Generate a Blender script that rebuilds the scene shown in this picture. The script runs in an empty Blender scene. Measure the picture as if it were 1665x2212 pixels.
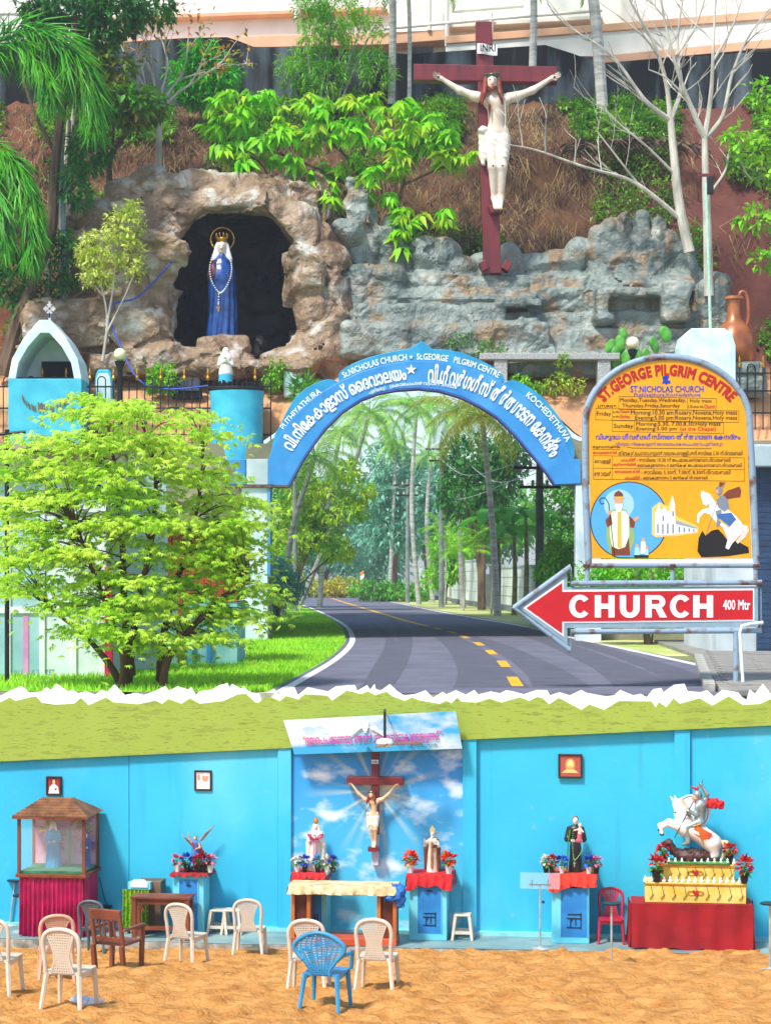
import bpy, math, random
import numpy as np
from mathutils import Vector, Matrix
R = math.radians
pi = math.pi
rnd = random.Random(7)
SC = bpy.context.scene
COL = SC.collection

# ---------------------------------------------------------------- camera
F, CX, Y0, HC = 4000.0, 832.5, 1250.0, 6.15
cam = bpy.data.cameras.new('camera')
camo = bpy.data.objects.new('camera', cam)
COL.objects.link(camo)
camo.location = (0, 0, HC)
camo.rotation_euler = (R(90), 0, 0)
cam.sensor_fit = 'VERTICAL'
cam.sensor_height = 24
cam.lens = 24 * F / 2212
cam.shift_y = (Y0 - 1106) / 2212
cam.clip_start = 0.5
cam.clip_end = 3000
SC.camera = camo

# ---------------------------------------------------------------- sky, sun, exposure
SUN_AZ, SUN_EL = R(-38), R(55)          # azimuth measured from behind the camera, negative = left
sv = Vector((math.sin(SUN_AZ) * math.cos(SUN_EL), -math.cos(SUN_AZ) * math.cos(SUN_EL), math.sin(SUN_EL)))
W = bpy.data.worlds.new('World')
SC.world = W
W.use_nodes = True
wn = W.node_tree
sky = wn.nodes.new('ShaderNodeTexSky')
sky.sky_type = 'NISHITA'
sky.sun_disc = False
sky.sun_elevation = SUN_EL
sky.sun_rotation = math.atan2(sv.x, sv.y)
sky.air_density = 1.0
sky.dust_density = 1.0
sky.ozone_density = 1.0
wn.links.new(sky.outputs[0], wn.nodes['Background'].inputs[0])
wn.nodes['Background'].inputs[1].default_value = 0.15
sl = bpy.data.lights.new('sun', 'SUN')
sl.energy = 3.2
sl.angle = R(8)
sl.color = (1.0, 0.955, 0.88)
so = bpy.data.objects.new('sun', sl)
COL.objects.link(so)
so.rotation_euler = sv.to_track_quat('Z', 'Y').to_euler()
so.location = (-20, -20, 40)
SC.view_settings.view_transform = 'Standard'
SC.view_settings.look = 'None'
SC.view_settings.exposure = 0.7
SC.view_settings.gamma = 1
SC.view_settings.use_curve_mapping = False
SC.render.engine = 'CYCLES'
SC.cycles.max_bounces = 5
SC.cycles.transparent_max_bounces = 12
SC.cycles.use_denoising = True
SC.cycles.use_adaptive_sampling = True
SC.cycles.adaptive_threshold = 0.025

# ---------------------------------------------------------------- helpers: space
def at(x, y, d):
    """point seen at (x, y) of a 1665 x 2212 picture at distance d in front of the camera"""
    return Vector(((x - CX) / F * d, d, HC + (Y0 - y) / F * d))
ZT = 4.2                                  # level of the upper terrace and the road
def grd(x, y, z=ZT):
    d = (HC - z) * F / (y - Y0)
    return Vector(((x - CX) / F * d, d, z))
ZP = 0.15                                 # chapel platform
def wallY(X): return 31.4 - 0.11 * X
WROT = math.atan(-0.11)
def onwall(x, y, off=0.0):
    """point on the blue wall, off metres in front of it"""
    k = (x - CX) / F
    d = (31.4 - off * 1.006) / (1 + 0.11 * k)
    return at(x, y, d)
def plat(x, y): return grd(x, y, ZP)
def sand_z(Y, X=0.0):
    t = 30.2 - Y
    return 0.07 + 0.13 * t if t < 17 else 0.07 + 0.13 * 17 + 0.02 * (t - 17)
def snd(x, y):
    d = 8616.0 / (y - 1770)
    return Vector(((x - CX) / F * d, d, sand_z(d)))

# ---------------------------------------------------------------- helpers: materials
def C(h):
    h = h.lstrip('#')
    v = [int(h[i:i + 2], 16) / 255 for i in (0, 2, 4)]
    return tuple(c / 12.92 if c <= 0.04045 else ((c + 0.055) / 1.055) ** 2.4 for c in v) + (1,)
MATS = {}
def mat(name, c1, c2=None, rough=0.6, scale=4.0, bump=0.0, bscale=None, metal=0.0, island=0.0, spec=0.4,
        detail=5.0, stretch=(1, 1, 1), coords='Object', lo=0.35, hi=0.65, trans=0.0, sub=0.0):
    if name in MATS: return MATS[name]
    m = bpy.data.materials.new(name)
    MATS[name] = m
    m.use_nodes = True
    nt = m.node_tree
    N, L = nt.nodes, nt.links
    b = N['Principled BSDF']
    b.inputs['Roughness'].default_value = rough
    b.inputs['Metallic'].default_value = metal
    b.inputs['Specular IOR Level'].default_value = spec
    a1 = C(c1) if isinstance(c1, str) else c1
    a2 = (C(c2) if isinstance(c2, str) else c2) if c2 else tuple(v * 0.86 for v in a1[:3]) + (1,)
    tc = N.new('ShaderNodeTexCoord')
    mp = N.new('ShaderNodeMapping')
    mp.inputs['Scale'].default_value = stretch
    L.new(tc.outputs[coords], mp.inputs[0])
    nz = N.new('ShaderNodeTexNoise')
    nz.inputs['Scale'].default_value = scale
    nz.inputs['Detail'].default_value = detail
    L.new(mp.outputs[0], nz.inputs[0])
    cr = N.new('ShaderNodeValToRGB')
    cr.color_ramp.elements[0].position = lo
    cr.color_ramp.elements[1].position = hi
    cr.color_ramp.elements[0].color = a2
    cr.color_ramp.elements[1].color = a1
    L.new(nz.outputs[0], cr.inputs[0])
    out = cr.outputs[0]
    if island:
        g = N.new('ShaderNodeNewGeometry')
        hs = N.new('ShaderNodeHueSaturation')
        mr = N.new('ShaderNodeMapRange')
        mr.inputs[3].default_value = 1 - island
        mr.inputs[4].default_value = 1 + island
        L.new(g.outputs['Random Per Island'], mr.inputs[0])
        L.new(mr.outputs[0], hs.inputs['Value'])
        mr2 = N.new('ShaderNodeMapRange')
        mr2.inputs[3].default_value = 0.5 - island * 0.06
        mr2.inputs[4].default_value = 0.5 + island * 0.06
        L.new(g.outputs['Random Per Island'], mr2.inputs[0])
        L.new(mr2.outputs[0], hs.inputs['Hue'])
        L.new(out, hs.inputs['Color'])
        out = hs.outputs[0]
    L.new(out, b.inputs['Base Color'])
    if bump:
        n2 = N.new('ShaderNodeTexNoise')
        n2.inputs['Scale'].default_value = bscale or scale * 4
        n2.inputs['Detail'].default_value = 6
        L.new(mp.outputs[0], n2.inputs[0])
        bp = N.new('ShaderNodeBump')
        bp.inputs['Strength'].default_value = bump
        bp.inputs['Distance'].default_value = 0.05
        L.new(n2.outputs[0], bp.inputs['Height'])
        L.new(bp.outputs[0], b.inputs['Normal'])
    if sub:                                # leaves let light through
        tr = N.new('ShaderNodeBsdfTranslucent')
        L.new(out, tr.inputs[0])
        mx = N.new('ShaderNodeMixShader')
        mx.inputs[0].default_value = sub
        L.new(b.outputs[0], mx.inputs[1])
        L.new(tr.outputs[0], mx.inputs[2])
        L.new(mx.outputs[0], N['Material Output'].inputs[0])
    return m
def glassmat(name, tint, alpha=0.35, rough=0.05):
    if name in MATS: return MATS[name]
    m = bpy.data.materials.new(name)
    MATS[name] = m
    m.use_nodes = True
    nt = m.node_tree
    b = nt.nodes['Principled BSDF']
    b.inputs['Base Color'].default_value = C(tint)
    b.inputs['Roughness'].default_value = rough
    b.inputs['Alpha'].default_value = alpha
    b.inputs['Specular IOR Level'].default_value = 0.8
    return m

# ---------------------------------------------------------------- helpers: meshes
def link(name, me, m=None, parent=None, loc=None, rot=None, smooth=False):
    o = bpy.data.objects.new(name, me)
    COL.objects.link(o)
    if m is not None and len(me.materials) == 0: me.materials.append(m)
    if parent is not None: o.parent = parent
    if loc is not None: o.location = loc
    if rot is not None: o.rotation_euler = rot if hasattr(rot, '__len__') else (0, 0, rot)
    if smooth and len(me.polygons):
        me.polygons.foreach_set('use_smooth', np.ones(len(me.polygons), bool))
    return o
def tag(o, label, cat, group=None, kind=None):
    if label: o['label'] = label
    if cat: o['category'] = cat
    if group: o['group'] = group
    if kind: o['kind'] = kind
    return o
def struct(o, kind='structure'):
    o['kind'] = kind
    return o
def thing(name, label, cat, loc=(0, 0, 0), rotz=0.0, group=None):
    o = bpy.data.objects.new(name, None)
    COL.objects.link(o)
    o.empty_display_size = 0.2
    o.location = loc
    o.rotation_euler = (0, 0, rotz)
    return tag(o, label, cat, group)
def copy_tree(o, parent=None):
    c = o.copy()
    COL.objects.link(c)
    c.parent = parent
    for ch in list(o.children): copy_tree(ch, c)
    return c
class MB:
    def __init__(s): s.v, s.f = [], []
    def add(s, vs, fs):
        n = len(s.v)
        s.v += [tuple(v) for v in vs]
        s.f += [tuple(i + n for i in f) for f in fs]
        return s
    def box(s, c, h, rz=0.0, ry=0.0, rx=0.0, taper=1.0):
        M = Matrix.Rotation(rz, 3, 'Z') @ Matrix.Rotation(ry, 3, 'Y') @ Matrix.Rotation(rx, 3, 'X')
        vs = []
        for z in (-1, 1):
            t = taper if z > 0 else 1
            for x, y in ((-1, -1), (1, -1), (1, 1), (-1, 1)):
                vs.append(Vector(c) + M @ Vector((x * h[0] * t, y * h[1] * t, z * h[2])))
        return s.add(vs, [(3, 2, 1, 0), (4, 5, 6, 7), (0, 1, 5, 4), (1, 2, 6, 5), (2, 3, 7, 6), (3, 0, 4, 7)])
    def b2(s, x0, x1, y0, y1, z0, z1):
        return s.box(((x0 + x1) / 2, (y0 + y1) / 2, (z0 + z1) / 2), (abs(x1 - x0) / 2, abs(y1 - y0) / 2, abs(z1 - z0) / 2))
    def tube(s, pts, rad, n=8, cap=True):
        pts = [Vector(p) for p in pts]
        if not hasattr(rad, '__len__'): rad = [rad] * len(pts)
        vs, fs = [], []
        up = None
        for i, p in enumerate(pts):
            t = (pts[min(i + 1, len(pts) - 1)] - pts[max(i - 1, 0)])
            t = t.normalized() if t.length > 1e-9 else Vector((0, 0, 1))
            if up is None:
                up = t.orthogonal().normalized()
            else:
                up = (up - t * up.dot(t))
                up = up.normalized() if up.length > 1e-6 else t.orthogonal().normalized()
            w = t.cross(up)
            for k in range(n):
                a = 2 * pi * k / n
                vs.append(p + (up * math.cos(a) + w * math.sin(a)) * rad[i])
        for i in range(len(pts) - 1):
            for k in range(n):
                a, b = i * n + k, i * n + (k + 1) % n
                fs.append((a, b, b + n, a + n))
        if cap:
            fs.append(tuple(range(n - 1, -1, -1)))
            fs.append(tuple(range((len(pts) - 1) * n, len(pts) * n)))
        return s.add(vs, fs)
    def lathe(s, prof, n=16, c=(0, 0, 0), axis='Z', sx=1.0, sy=1.0):
        vs, fs = [], []
        c = Vector(c)
        for r, z in prof:
            for k in range(n):
                a = 2 * pi * k / n
                p = (r * math.cos(a) * sx, r * math.sin(a) * sy, z)
                if axis == 'Y': p = (p[0], p[2], p[1])
                if axis == 'X': p = (p[2], p[0], p[1])
                vs.append(c + Vector(p))
        for i in range(len(prof) - 1):
            for k in range(n):
                a, b = i * n + k, i * n + (k + 1) % n
                fs.append((a, b, b + n, a + n))
        fs.append(tuple(range(n - 1, -1, -1)))
        fs.append(tuple(range((len(prof) - 1) * n, len(prof) * n)))
        return s.add(vs, fs)
    def ell(s, c, r, n=10, m=6):
        prof = []
        for i in range(m + 1):
            a = -pi / 2 + pi * i / m
            prof.append((max(1e-4, math.cos(a)), math.sin(a)))
        mb = MB().lathe(prof, n)
        return s.add([(c[0] + v[0] * r[0], c[1] + v[1] * r[1], c[2] + v[2] * r[2]) for v in mb.v], mb.f)
    def prism(s, poly, y0, y1):
        """polygon in x, z swept from y0 to y1"""
        n = len(poly)
        a = sum(poly[i][0] * poly[(i + 1) % n][1] - poly[(i + 1) % n][0] * poly[i][1] for i in range(n))
        if a < 0: poly = poly[::-1]
        vs = [(x, y0, z) for x, z in poly] + [(x, y1, z) for x, z in poly]
        fs = [tuple(range(n)), tuple(range(2 * n - 1, n - 1, -1))]
        fs += [(i, i + n, (i + 1) % n + n, (i + 1) % n) for i in range(n)]
        return s.add(vs, fs)
    def slab(s, poly, z0, z1):
        n = len(poly)
        a = sum(poly[i][0] * poly[(i + 1) % n][1] - poly[(i + 1) % n][0] * poly[i][1] for i in range(n))
        if a < 0: poly = poly[::-1]
        vs = [(x, y, z0) for x, y in poly] + [(x, y, z1) for x, y in poly]
        fs = [tuple(range(n - 1, -1, -1)), tuple(range(n, 2 * n))]
        fs += [(i, (i + 1) % n, (i + 1) % n + n, i + n) for i in range(n)]
        return s.add(vs, fs)
    def strip(s, a, b):
        """ribbon between two point lists"""
        n = len(a)
        return s.add(list(a) + list(b), [(i, i + 1, n + i + 1, n + i) for i in range(n - 1)])
    def mesh(s, name):
        me = bpy.data.meshes.new(name)
        me.from_pydata(s.v, [], s.f)
        me.update()
        return me
    def build(s, name, m, parent=None, loc=None, rot=None, smooth=False, bevel=0.0, angle=35):
        me = s.mesh(name)
        o = link(name, me, m, parent, loc, rot)
        if smooth:
            me.polygons.foreach_set('use_smooth', np.ones(len(me.polygons), bool))
            if hasattr(me, 'set_sharp_from_angle'): me.set_sharp_from_angle(angle=R(angle))
        if bevel:
            b = o.modifiers.new('bevel', 'BEVEL')
            b.width = bevel
            b.segments = 2
            b.limit_method = 'ANGLE'
            b.angle_limit = R(40)
        return o
def npmesh(name, V, Fq):
    """mesh from numpy verts (n,3) and faces (m,k) all of k corners"""
    me = bpy.data.meshes.new(name)
    V = np.asarray(V, np.float32)
    Fq = np.asarray(Fq, np.int32)
    k = Fq.shape[1]
    me.vertices.add(len(V))
    me.vertices.foreach_set('co', V.ravel())
    me.loops.add(Fq.size)
    me.loops.foreach_set('vertex_index', Fq.ravel())
    me.polygons.add(len(Fq))
    me.polygons.foreach_set('loop_start', np.arange(0, Fq.size, k, dtype=np.int32))
    me.update(calc_edges=True)
    return me
def smoothline(pts, n=8, closed=False):
    """Catmull-Rom through pts"""
    P = [Vector(p) for p in pts]
    out = []
    m = len(P)
    for i in range(m if closed else m - 1):
        if closed: p0, p1, p2, p3 = P[i - 1], P[i], P[(i + 1) % m], P[(i + 2) % m]
        else: p0, p1, p2, p3 = P[max(i - 1, 0)], P[i], P[i + 1], P[min(i + 2, m - 1)]
        for k in range(n):
            t = k / n
            out.append(0.5 * ((2 * p1) + (p2 - p0) * t + (2 * p0 - 5 * p1 + 4 * p2 - p3) * t * t + (3 * p1 - p0 - 3 * p2 + p3) * t ** 3))
    if not closed: out.append(P[-1])
    return out

# ---------------------------------------------------------------- helpers: numpy noise and sculpted solids
_rs = np.random.RandomState(3)
_lat = _rs.rand(32, 32, 32).astype(np.float32) * 2 - 1
def vnoise(P, s):
    P = np.asarray(P, np.float32) * s
    i = np.floor(P).astype(int)
    f = P - i
    f = f * f * (3 - 2 * f)
    a = i & 31
    b = (i + 1) & 31
    x0, y0, z0, x1, y1, z1 = a[..., 0], a[..., 1], a[..., 2], b[..., 0], b[..., 1], b[..., 2]
    fx, fy, fz = f[..., 0], f[..., 1], f[..., 2]
    l = lambda p, q, t: p + (q - p) * t
    return l(l(l(_lat[x0, y0, z0], _lat[x1, y0, z0], fx), l(_lat[x0, y1, z0], _lat[x1, y1, z0], fx), fy),
             l(l(_lat[x0, y0, z1], _lat[x1, y0, z1], fx), l(_lat[x0, y1, z1], _lat[x1, y1, z1], fx), fy), fz)
def fbm(P, s, o=4):
    return sum(vnoise(np.asarray(P) + 7.3 * k, s * 2 ** k) / 2 ** k for k in range(o))
def nets(Fd, org, h):
    """naive surface nets over a signed field (negative inside)"""
    S = Fd < 0
    nx, ny, nz = Fd.shape
    cs = [(0, 0, 0), (1, 0, 0), (0, 1, 0), (1, 1, 0), (0, 0, 1), (1, 0, 1), (0, 1, 1), (1, 1, 1)]
    sl_ = lambda A, c: A[c[0]:nx - 1 + c[0], c[1]:ny - 1 + c[1], c[2]:nz - 1 + c[2]]
    cnt = sum(sl_(S, c).astype(np.int8) for c in cs)
    cell = np.argwhere((cnt > 0) & (cnt < 8))
    idx = -np.ones((nx - 1, ny - 1, nz - 1), np.int32)
    idx[tuple(cell.T)] = np.arange(len(cell))
    acc = np.zeros((len(cell), 3), np.float32)
    num = np.zeros(len(cell), np.float32)
    ed = [(a, b) for a in range(8) for b in range(a + 1, 8) if sum(abs(cs[a][k] - cs[b][k]) for k in range(3)) == 1]
    val = [Fd[tuple((cell + np.array(c)).T)] for c in cs]
    for a, b in ed:
        va, vb = val[a], val[b]
        mk = (va < 0) != (vb < 0)
        t = np.where(mk, va / np.where(mk, va - vb, 1), 0)[:, None]
        p = np.array(cs[a]) + (np.array(cs[b]) - np.array(cs[a])) * t
        acc += np.where(mk[:, None], p, 0)
        num += mk
    V = (cell + acc / num[:, None]) * h + org
    Q = []
    for ax in range(3):
        o1, o2 = (ax + 1) % 3, (ax + 2) % 3
        A = np.moveaxis(S, (ax, o1, o2), (0, 1, 2))
        I = np.moveaxis(idx, (ax, o1, o2), (0, 1, 2))
        d = A[:-1, 1:-1, 1:-1] != A[1:, 1:-1, 1:-1]
        e = np.argwhere(d)
        if not len(e): continue
        i, j, k = e.T
        inside = A[i, j + 1, k + 1]
        q = np.stack([I[i, j, k], I[i, j + 1, k], I[i, j + 1, k + 1], I[i, j, k + 1]], 1)
        q = np.where(inside[:, None], q, q[:, ::-1])
        Q.append(q)
    Q = np.concatenate(Q)
    return V, Q
def sdf_field(prims, h, k=0.03, pad=None, noise=None):
    """prims: ('c',a,b,ra,rb) tapered limb, ('e',c,(rx,ry,rz)) ellipsoid, ('b',c,half,round) box,
    ('t',c,axis,R,r) ring; a trailing '-' carves away, a trailing float overrides the blend"""
    lo = np.full(3, 1e9)
    hi = np.full(3, -1e9)
    bbs = []
    for p in prims:
        if p[0] == 'c':
            a, b = np.array(p[1], float), np.array(p[2], float)
            r = max(p[3], p[4])
            bb = (np.minimum(a, b) - r, np.maximum(a, b) + r)
        elif p[0] in 'eb':
            hf = np.array(p[2], float)
            if p[0] == 'b' and len(p) > 4 and p[4] != '-': hf[1] = hf[2] = math.hypot(hf[1], hf[2])
            bb = (np.array(p[1], float) - hf, np.array(p[1], float) + hf)
        bbs.append(bb)
        if p[-1] != '-':
            lo = np.minimum(lo, bb[0])
            hi = np.maximum(hi, bb[1])
    mg = pad or (3 * h + k)
    lo -= mg
    hi += mg
    n = np.ceil((hi - lo) / h).astype(int) + 1
    Fd = np.full(n, 4 * h + k + (pad or 0), np.float32)
    ax = [lo[i] + np.arange(n[i]) * h for i in range(3)]
    for p, bb in zip(prims, bbs):
        kk = p[-1] if isinstance(p[-1], float) and p[0] == 'e' else k
        m2 = kk + 4 * h + (pad or 0)
        s0 = np.clip(np.floor((bb[0] - m2 - lo) / h).astype(int), 0, n - 1)
        s1 = np.clip(np.ceil((bb[1] + m2 - lo) / h).astype(int) + 1, 1, n)
        if np.any(s1 <= s0): continue
        G = np.stack(np.meshgrid(*[ax[i][s0[i]:s1[i]] for i in range(3)], indexing='ij'), -1).astype(np.float32)
        if p[0] == 'c':
            a, b = np.array(p[1], np.float32), np.array(p[2], np.float32)
            ba = b - a
            t = np.clip(((G - a) @ ba) / max(1e-9, float(ba @ ba)), 0, 1)
            D = np.linalg.norm(G - a - t[..., None] * ba, axis=-1) - (p[3] + (p[4] - p[3]) * t)
        elif p[0] == 'e':
            r = np.array(p[2], np.float32)
            q = (G - np.array(p[1], np.float32)) / r
            k0 = np.linalg.norm(q, axis=-1)
            k1 = np.linalg.norm(q / r, axis=-1) + 1e-9
            D = k0 * (k0 - 1) / k1
        else:
            rr = p[3]
            q = G - np.array(p[1], np.float32)
            if len(p) > 4 and p[4] != '-':   # slab tipped about X, back edge raised
                c_, s_ = math.cos(p[4]), math.sin(p[4])
                q = np.stack([q[..., 0], q[..., 1] * c_ + q[..., 2] * s_, q[..., 2] * c_ - q[..., 1] * s_], -1)
            q = np.abs(q) - (np.array(p[2], np.float32) - rr)
            D = np.linalg.norm(np.maximum(q, 0), axis=-1) + np.minimum(q.max(-1), 0) - rr
        sl3 = tuple(slice(s0[i], s1[i]) for i in range(3))
        B = Fd[sl3]
        if p[-1] == '-':
            D = -D
            hh = np.clip(0.5 - 0.5 * (B - D) / kk, 0, 1)
            Fd[sl3] = B + (D - B) * hh + kk * hh * (1 - hh)
        else:
            hh = np.clip(0.5 + 0.5 * (B - D) / kk, 0, 1)
            Fd[sl3] = B + (D - B) * hh - kk * hh * (1 - hh)
    if noise is not None:                  # relief only where the surface runs
        near = np.argwhere(np.abs(Fd) < (0.4 * pad if pad else 2.5 * h + k * .5))
        Fd[tuple(near.T)] += noise((near * h + lo).astype(np.float32))
    return Fd, lo
_sr = np.random.RandomState(11)
_jit = _sr.rand(16, 16, 16, 3).astype(np.float32)
_dir = _sr.randn(16, 16, 16, 3).astype(np.float32)
_dir /= np.linalg.norm(_dir, axis=-1, keepdims=True)
def facets(P, s, tilt):
    """chiselled relief: flat tilted planes cell by cell"""
    P = np.asarray(P, np.float32) * s
    c = np.floor(P).astype(int)
    best = np.full(P.shape[:-1], 1e9, np.float32)
    out = np.zeros(P.shape[:-1], np.float32)
    for dx in (-1, 0, 1):
        for dy in (-1, 0, 1):
            for dz in (-1, 0, 1):
                q = c + np.array([dx, dy, dz])
                m = q & 15
                sd = q + _jit[m[..., 0], m[..., 1], m[..., 2]]
                v = P - sd
                d2 = (v * v).sum(-1)
                dr = _dir[m[..., 0], m[..., 1], m[..., 2]]
                w = d2 < best
                best = np.where(w, d2, best)
                out = np.where(w, (v * dr).sum(-1) * tilt + dr[..., 0] * 0.12, out)
    return out / s
def sculpt(name, prims, h, m, parent=None, k=0.03, noise=None, S=1.0, extra=None, smooth=True, loc=None, rot=None, pad=None):
    Fd, lo = sdf_field(prims, h, k, noise=noise, pad=pad)
    V, Q = nets(Fd, lo, h)
    if pad:                                # drop crumbs that float free of the main mass
        lab = np.arange(len(V))
        while True:
            mn = lab[Q].min(1)
            new = lab.copy()
            for c_ in range(4): np.minimum.at(new, Q[:, c_], mn)
            new = new[new]
            if np.array_equal(new, lab): break
            lab = new
        Q = Q[lab[Q[:, 0]] == np.bincount(lab).argmax()]
        us = np.unique(Q)
        rm = np.zeros(len(V), np.int64)
        rm[us] = np.arange(len(us))
        V, Q = V[us], rm[Q]
    if extra is not None:                  # tubes (fingers, strands) joined to the same surface
        V = np.concatenate([V, np.array(extra.v, np.float32)])
        q4 = [(f if len(f) == 4 else (f + (f[-1],)) if len(f) == 3 else None) for f in extra.f]
        n0 = len(V) - len(extra.v)
        ex = np.array([[i + n0 for i in f] for f in q4 if f and len(set(f)) == 4])
        if len(ex): Q = np.concatenate([Q, ex])
    me = npmesh(name, V * S, Q)
    return link(name, me, m, parent, loc, rot, smooth=smooth)

# ---------------------------------------------------------------- helpers: lettering
_TX = {}
def text_verts(body, bold=0.0, res=2, space=1.0):
    """flat letter outlines; weight comes from laying the letter over itself a little to the side"""
    key = (body, space)
    if key not in _TX:
        c = bpy.data.curves.new('lettering', 'FONT')
        c.body = body
        c.resolution_u = res
        c.space_character = space
        o = bpy.data.objects.new('lettering', c)
        me = bpy.data.meshes.new_from_object(o)
        V = np.empty(len(me.vertices) * 3, np.float32)
        me.vertices.foreach_get('co', V)
        _TX[key] = (V.reshape(-1, 3)[:, :2].copy(), [tuple(p.vertices) for p in me.polygons])
        bpy.data.objects.remove(o)
        bpy.data.curves.remove(c)
        bpy.data.meshes.remove(me)
    V0, f0 = _TX[key]
    offs_ = [(0, 0)] if bold <= 0 else [(-bold, -bold), (bold, -bold), (-bold, bold), (bold, bold)] + ([(0, 0)] if bold > .03 else [])
    V = np.concatenate([V0 + np.array(q, np.float32) for q in offs_])
    lay = np.repeat(np.arange(len(offs_)), len(V0))
    fs = [tuple(i + k * len(V0) for i in f) for k in range(len(offs_)) for f in f0]
    return V, fs, lay
def text_fit(mb, body, x0, x1, z0, z1, y, bold=0.01, hfull=None, space=1.0):
    """flat lettering fitted to a rectangle in x, z at depth y (local)"""
    V, fs, lay = text_verts(body, bold, space=space)
    lo, hi = V.min(0), V.max(0)
    s = (V - lo) / (hi - lo)
    mb.add([(x0 + (x1 - x0) * a, y - 0.0004 * k, z0 + (z1 - z0) * b) for (a, b), k in zip(s, lay)], fs)
def text_arc(mb, body, cx, cz, rad, a0, a1, h, y, bold=0.015, space=1.0):
    V, fs, lay = text_verts(body, bold, space=space)
    lo, hi = V.min(0), V.max(0)
    s = (V - lo) / (hi - lo)
    out = []
    for (u, v), k in zip(s, lay):
        a = a0 + (a1 - a0) * u
        r = rad + h * v
        out.append((cx + r * math.sin(a), y - 0.0004 * k, cz + r * math.cos(a)))
    mb.add(out, fs)
# ================================================================ STRUCTURE
def onplane(x, y, Yc, k, off=0.0):
    q = (x - CX) / F
    return at(x, y, (Yc - off * math.hypot(1, k)) / (1 + k * q))
def plprism(mb, pts, Yc, k, off, thick):
    """outline on an upright plane Y = Yc - k X, front face off metres in front of it, thick metres deep"""
    n = Vector((k, 1, 0)).normalized()
    a = [onplane(x, y, Yc, k, off) for x, y in pts]
    b = [p + n * thick for p in a]
    m = len(a)
    ar = sum(pts[i][0] * pts[(i + 1) % m][1] - pts[(i + 1) % m][0] * pts[i][1] for i in range(m))
    if ar > 0: a, b = a[::-1], b[::-1]
    mb.add(a + b, [tuple(range(m)), tuple(range(2 * m - 1, m - 1, -1))] + [(i, i + m, (i + 1) % m + m, (i + 1) % m) for i in range(m)])
    return mb
def wprism(mb, pts, off, thick): return plprism(mb, pts, 31.4, 0.11, off, thick)
def rect(x0, x1, y0, y1): return [(x0, y0), (x1, y0), (x1, y1), (x0, y1)]
def wpart(name, mb, m, parent, **kw):
    """part whose vertices are in world space, under an unrotated root"""
    return mb.build(name, m, parent, loc=-Vector(parent.location), **kw)

# ---- materials
M_sand = mat('sand', '#d29a58', '#aa7238', 0.95, 3.5, 1.0, 16, spec=0.1, lo=0.3, hi=0.7)
M_plat = mat('platform_concrete', '#8fa9a6', '#5f7f82', 0.6, 1.6, 0.15, 14, lo=0.3, hi=0.7)
M_platedge = mat('platform_edge', '#b9b3a4', '#5d655f', 0.9, 4, 0.5, 12)
M_wall = mat('cyan_paint', '#38bfde', '#2aaad4', 0.65, 0.4, 0.08, 9, lo=0.25, hi=0.75)
def stain(m, col, sc, st, lo, hi, amt, loc=0.0):
    N, L = m.node_tree.nodes, m.node_tree.links
    b = N['Principled BSDF']
    last = b.inputs['Base Color'].links[0].from_socket
    tc = N.new('ShaderNodeTexCoord')
    mp = N.new('ShaderNodeMapping')
    mp.inputs['Scale'].default_value = st
    mp.inputs['Location'].default_value = (loc, 0, loc)
    L.new(tc.outputs['Object'], mp.inputs[0])
    nz = N.new('ShaderNodeTexNoise')
    nz.inputs['Scale'].default_value = sc
    nz.inputs['Detail'].default_value = 8
    L.new(mp.outputs[0], nz.inputs[0])
    mr = N.new('ShaderNodeMapRange')
    mr.inputs[1].default_value = lo
    mr.inputs[2].default_value = hi
    mr.inputs[4].default_value = amt
    L.new(nz.outputs[0], mr.inputs[0])
    mx = N.new('ShaderNodeMix')
    mx.data_type = 'RGBA'
    L.new(mr.outputs[0], mx.inputs['Factor'])
    L.new(last, mx.inputs['A'])
    mx.inputs['B'].default_value = C(col)
    L.new(mx.outputs['Result'], b.inputs['Base Color'])
stain(M_wall, '#7fdcec', 0.5, (1, 1, .7), .5, .75, .55)
stain(M_wall, '#1f86a8', 1.6, (2.2, 2.2, .18), .58, .8, .45, 3.0)
stain(M_wall, '#8fb8b8', 5.0, (1, 1, 1), .66, .74, .35, 7.0)
M_wall2 = mat('cyan_paint_pale', '#5fd0e6', '#3bb8da', 0.65, 1.2, 0.1, 9)
M_lawn = mat('lawn', '#8ac82a', '#62a818', 0.9, 0.6, 0.3, 30)
M_ground = mat('earth', '#8f8a55', '#6d7a3c', 0.95, 0.15, 0.3, 6)
M_asph = mat('asphalt', '#70707f', '#5c5c6c', 0.85, 0.9, 0.25, 60, lo=0.3, hi=0.7)
M_skid = mat('asphalt_worn', '#5b5b69', '#52525f', 0.8, 1.2)
M_white = mat('road_white', '#e6e6e2', '#cfcfcb', 0.7, 3)
M_yel = mat('road_yellow', '#f0b414', '#dca00c', 0.7, 3)
M_pave = mat('paving', '#9a968c', '#7b7a74', 0.9, 2.5, 0.3, 14)
M_plaster = mat('old_plaster', '#c9d6d6', '#8fa6ac', 0.85, 0.6, 0.2, 6)

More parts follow.
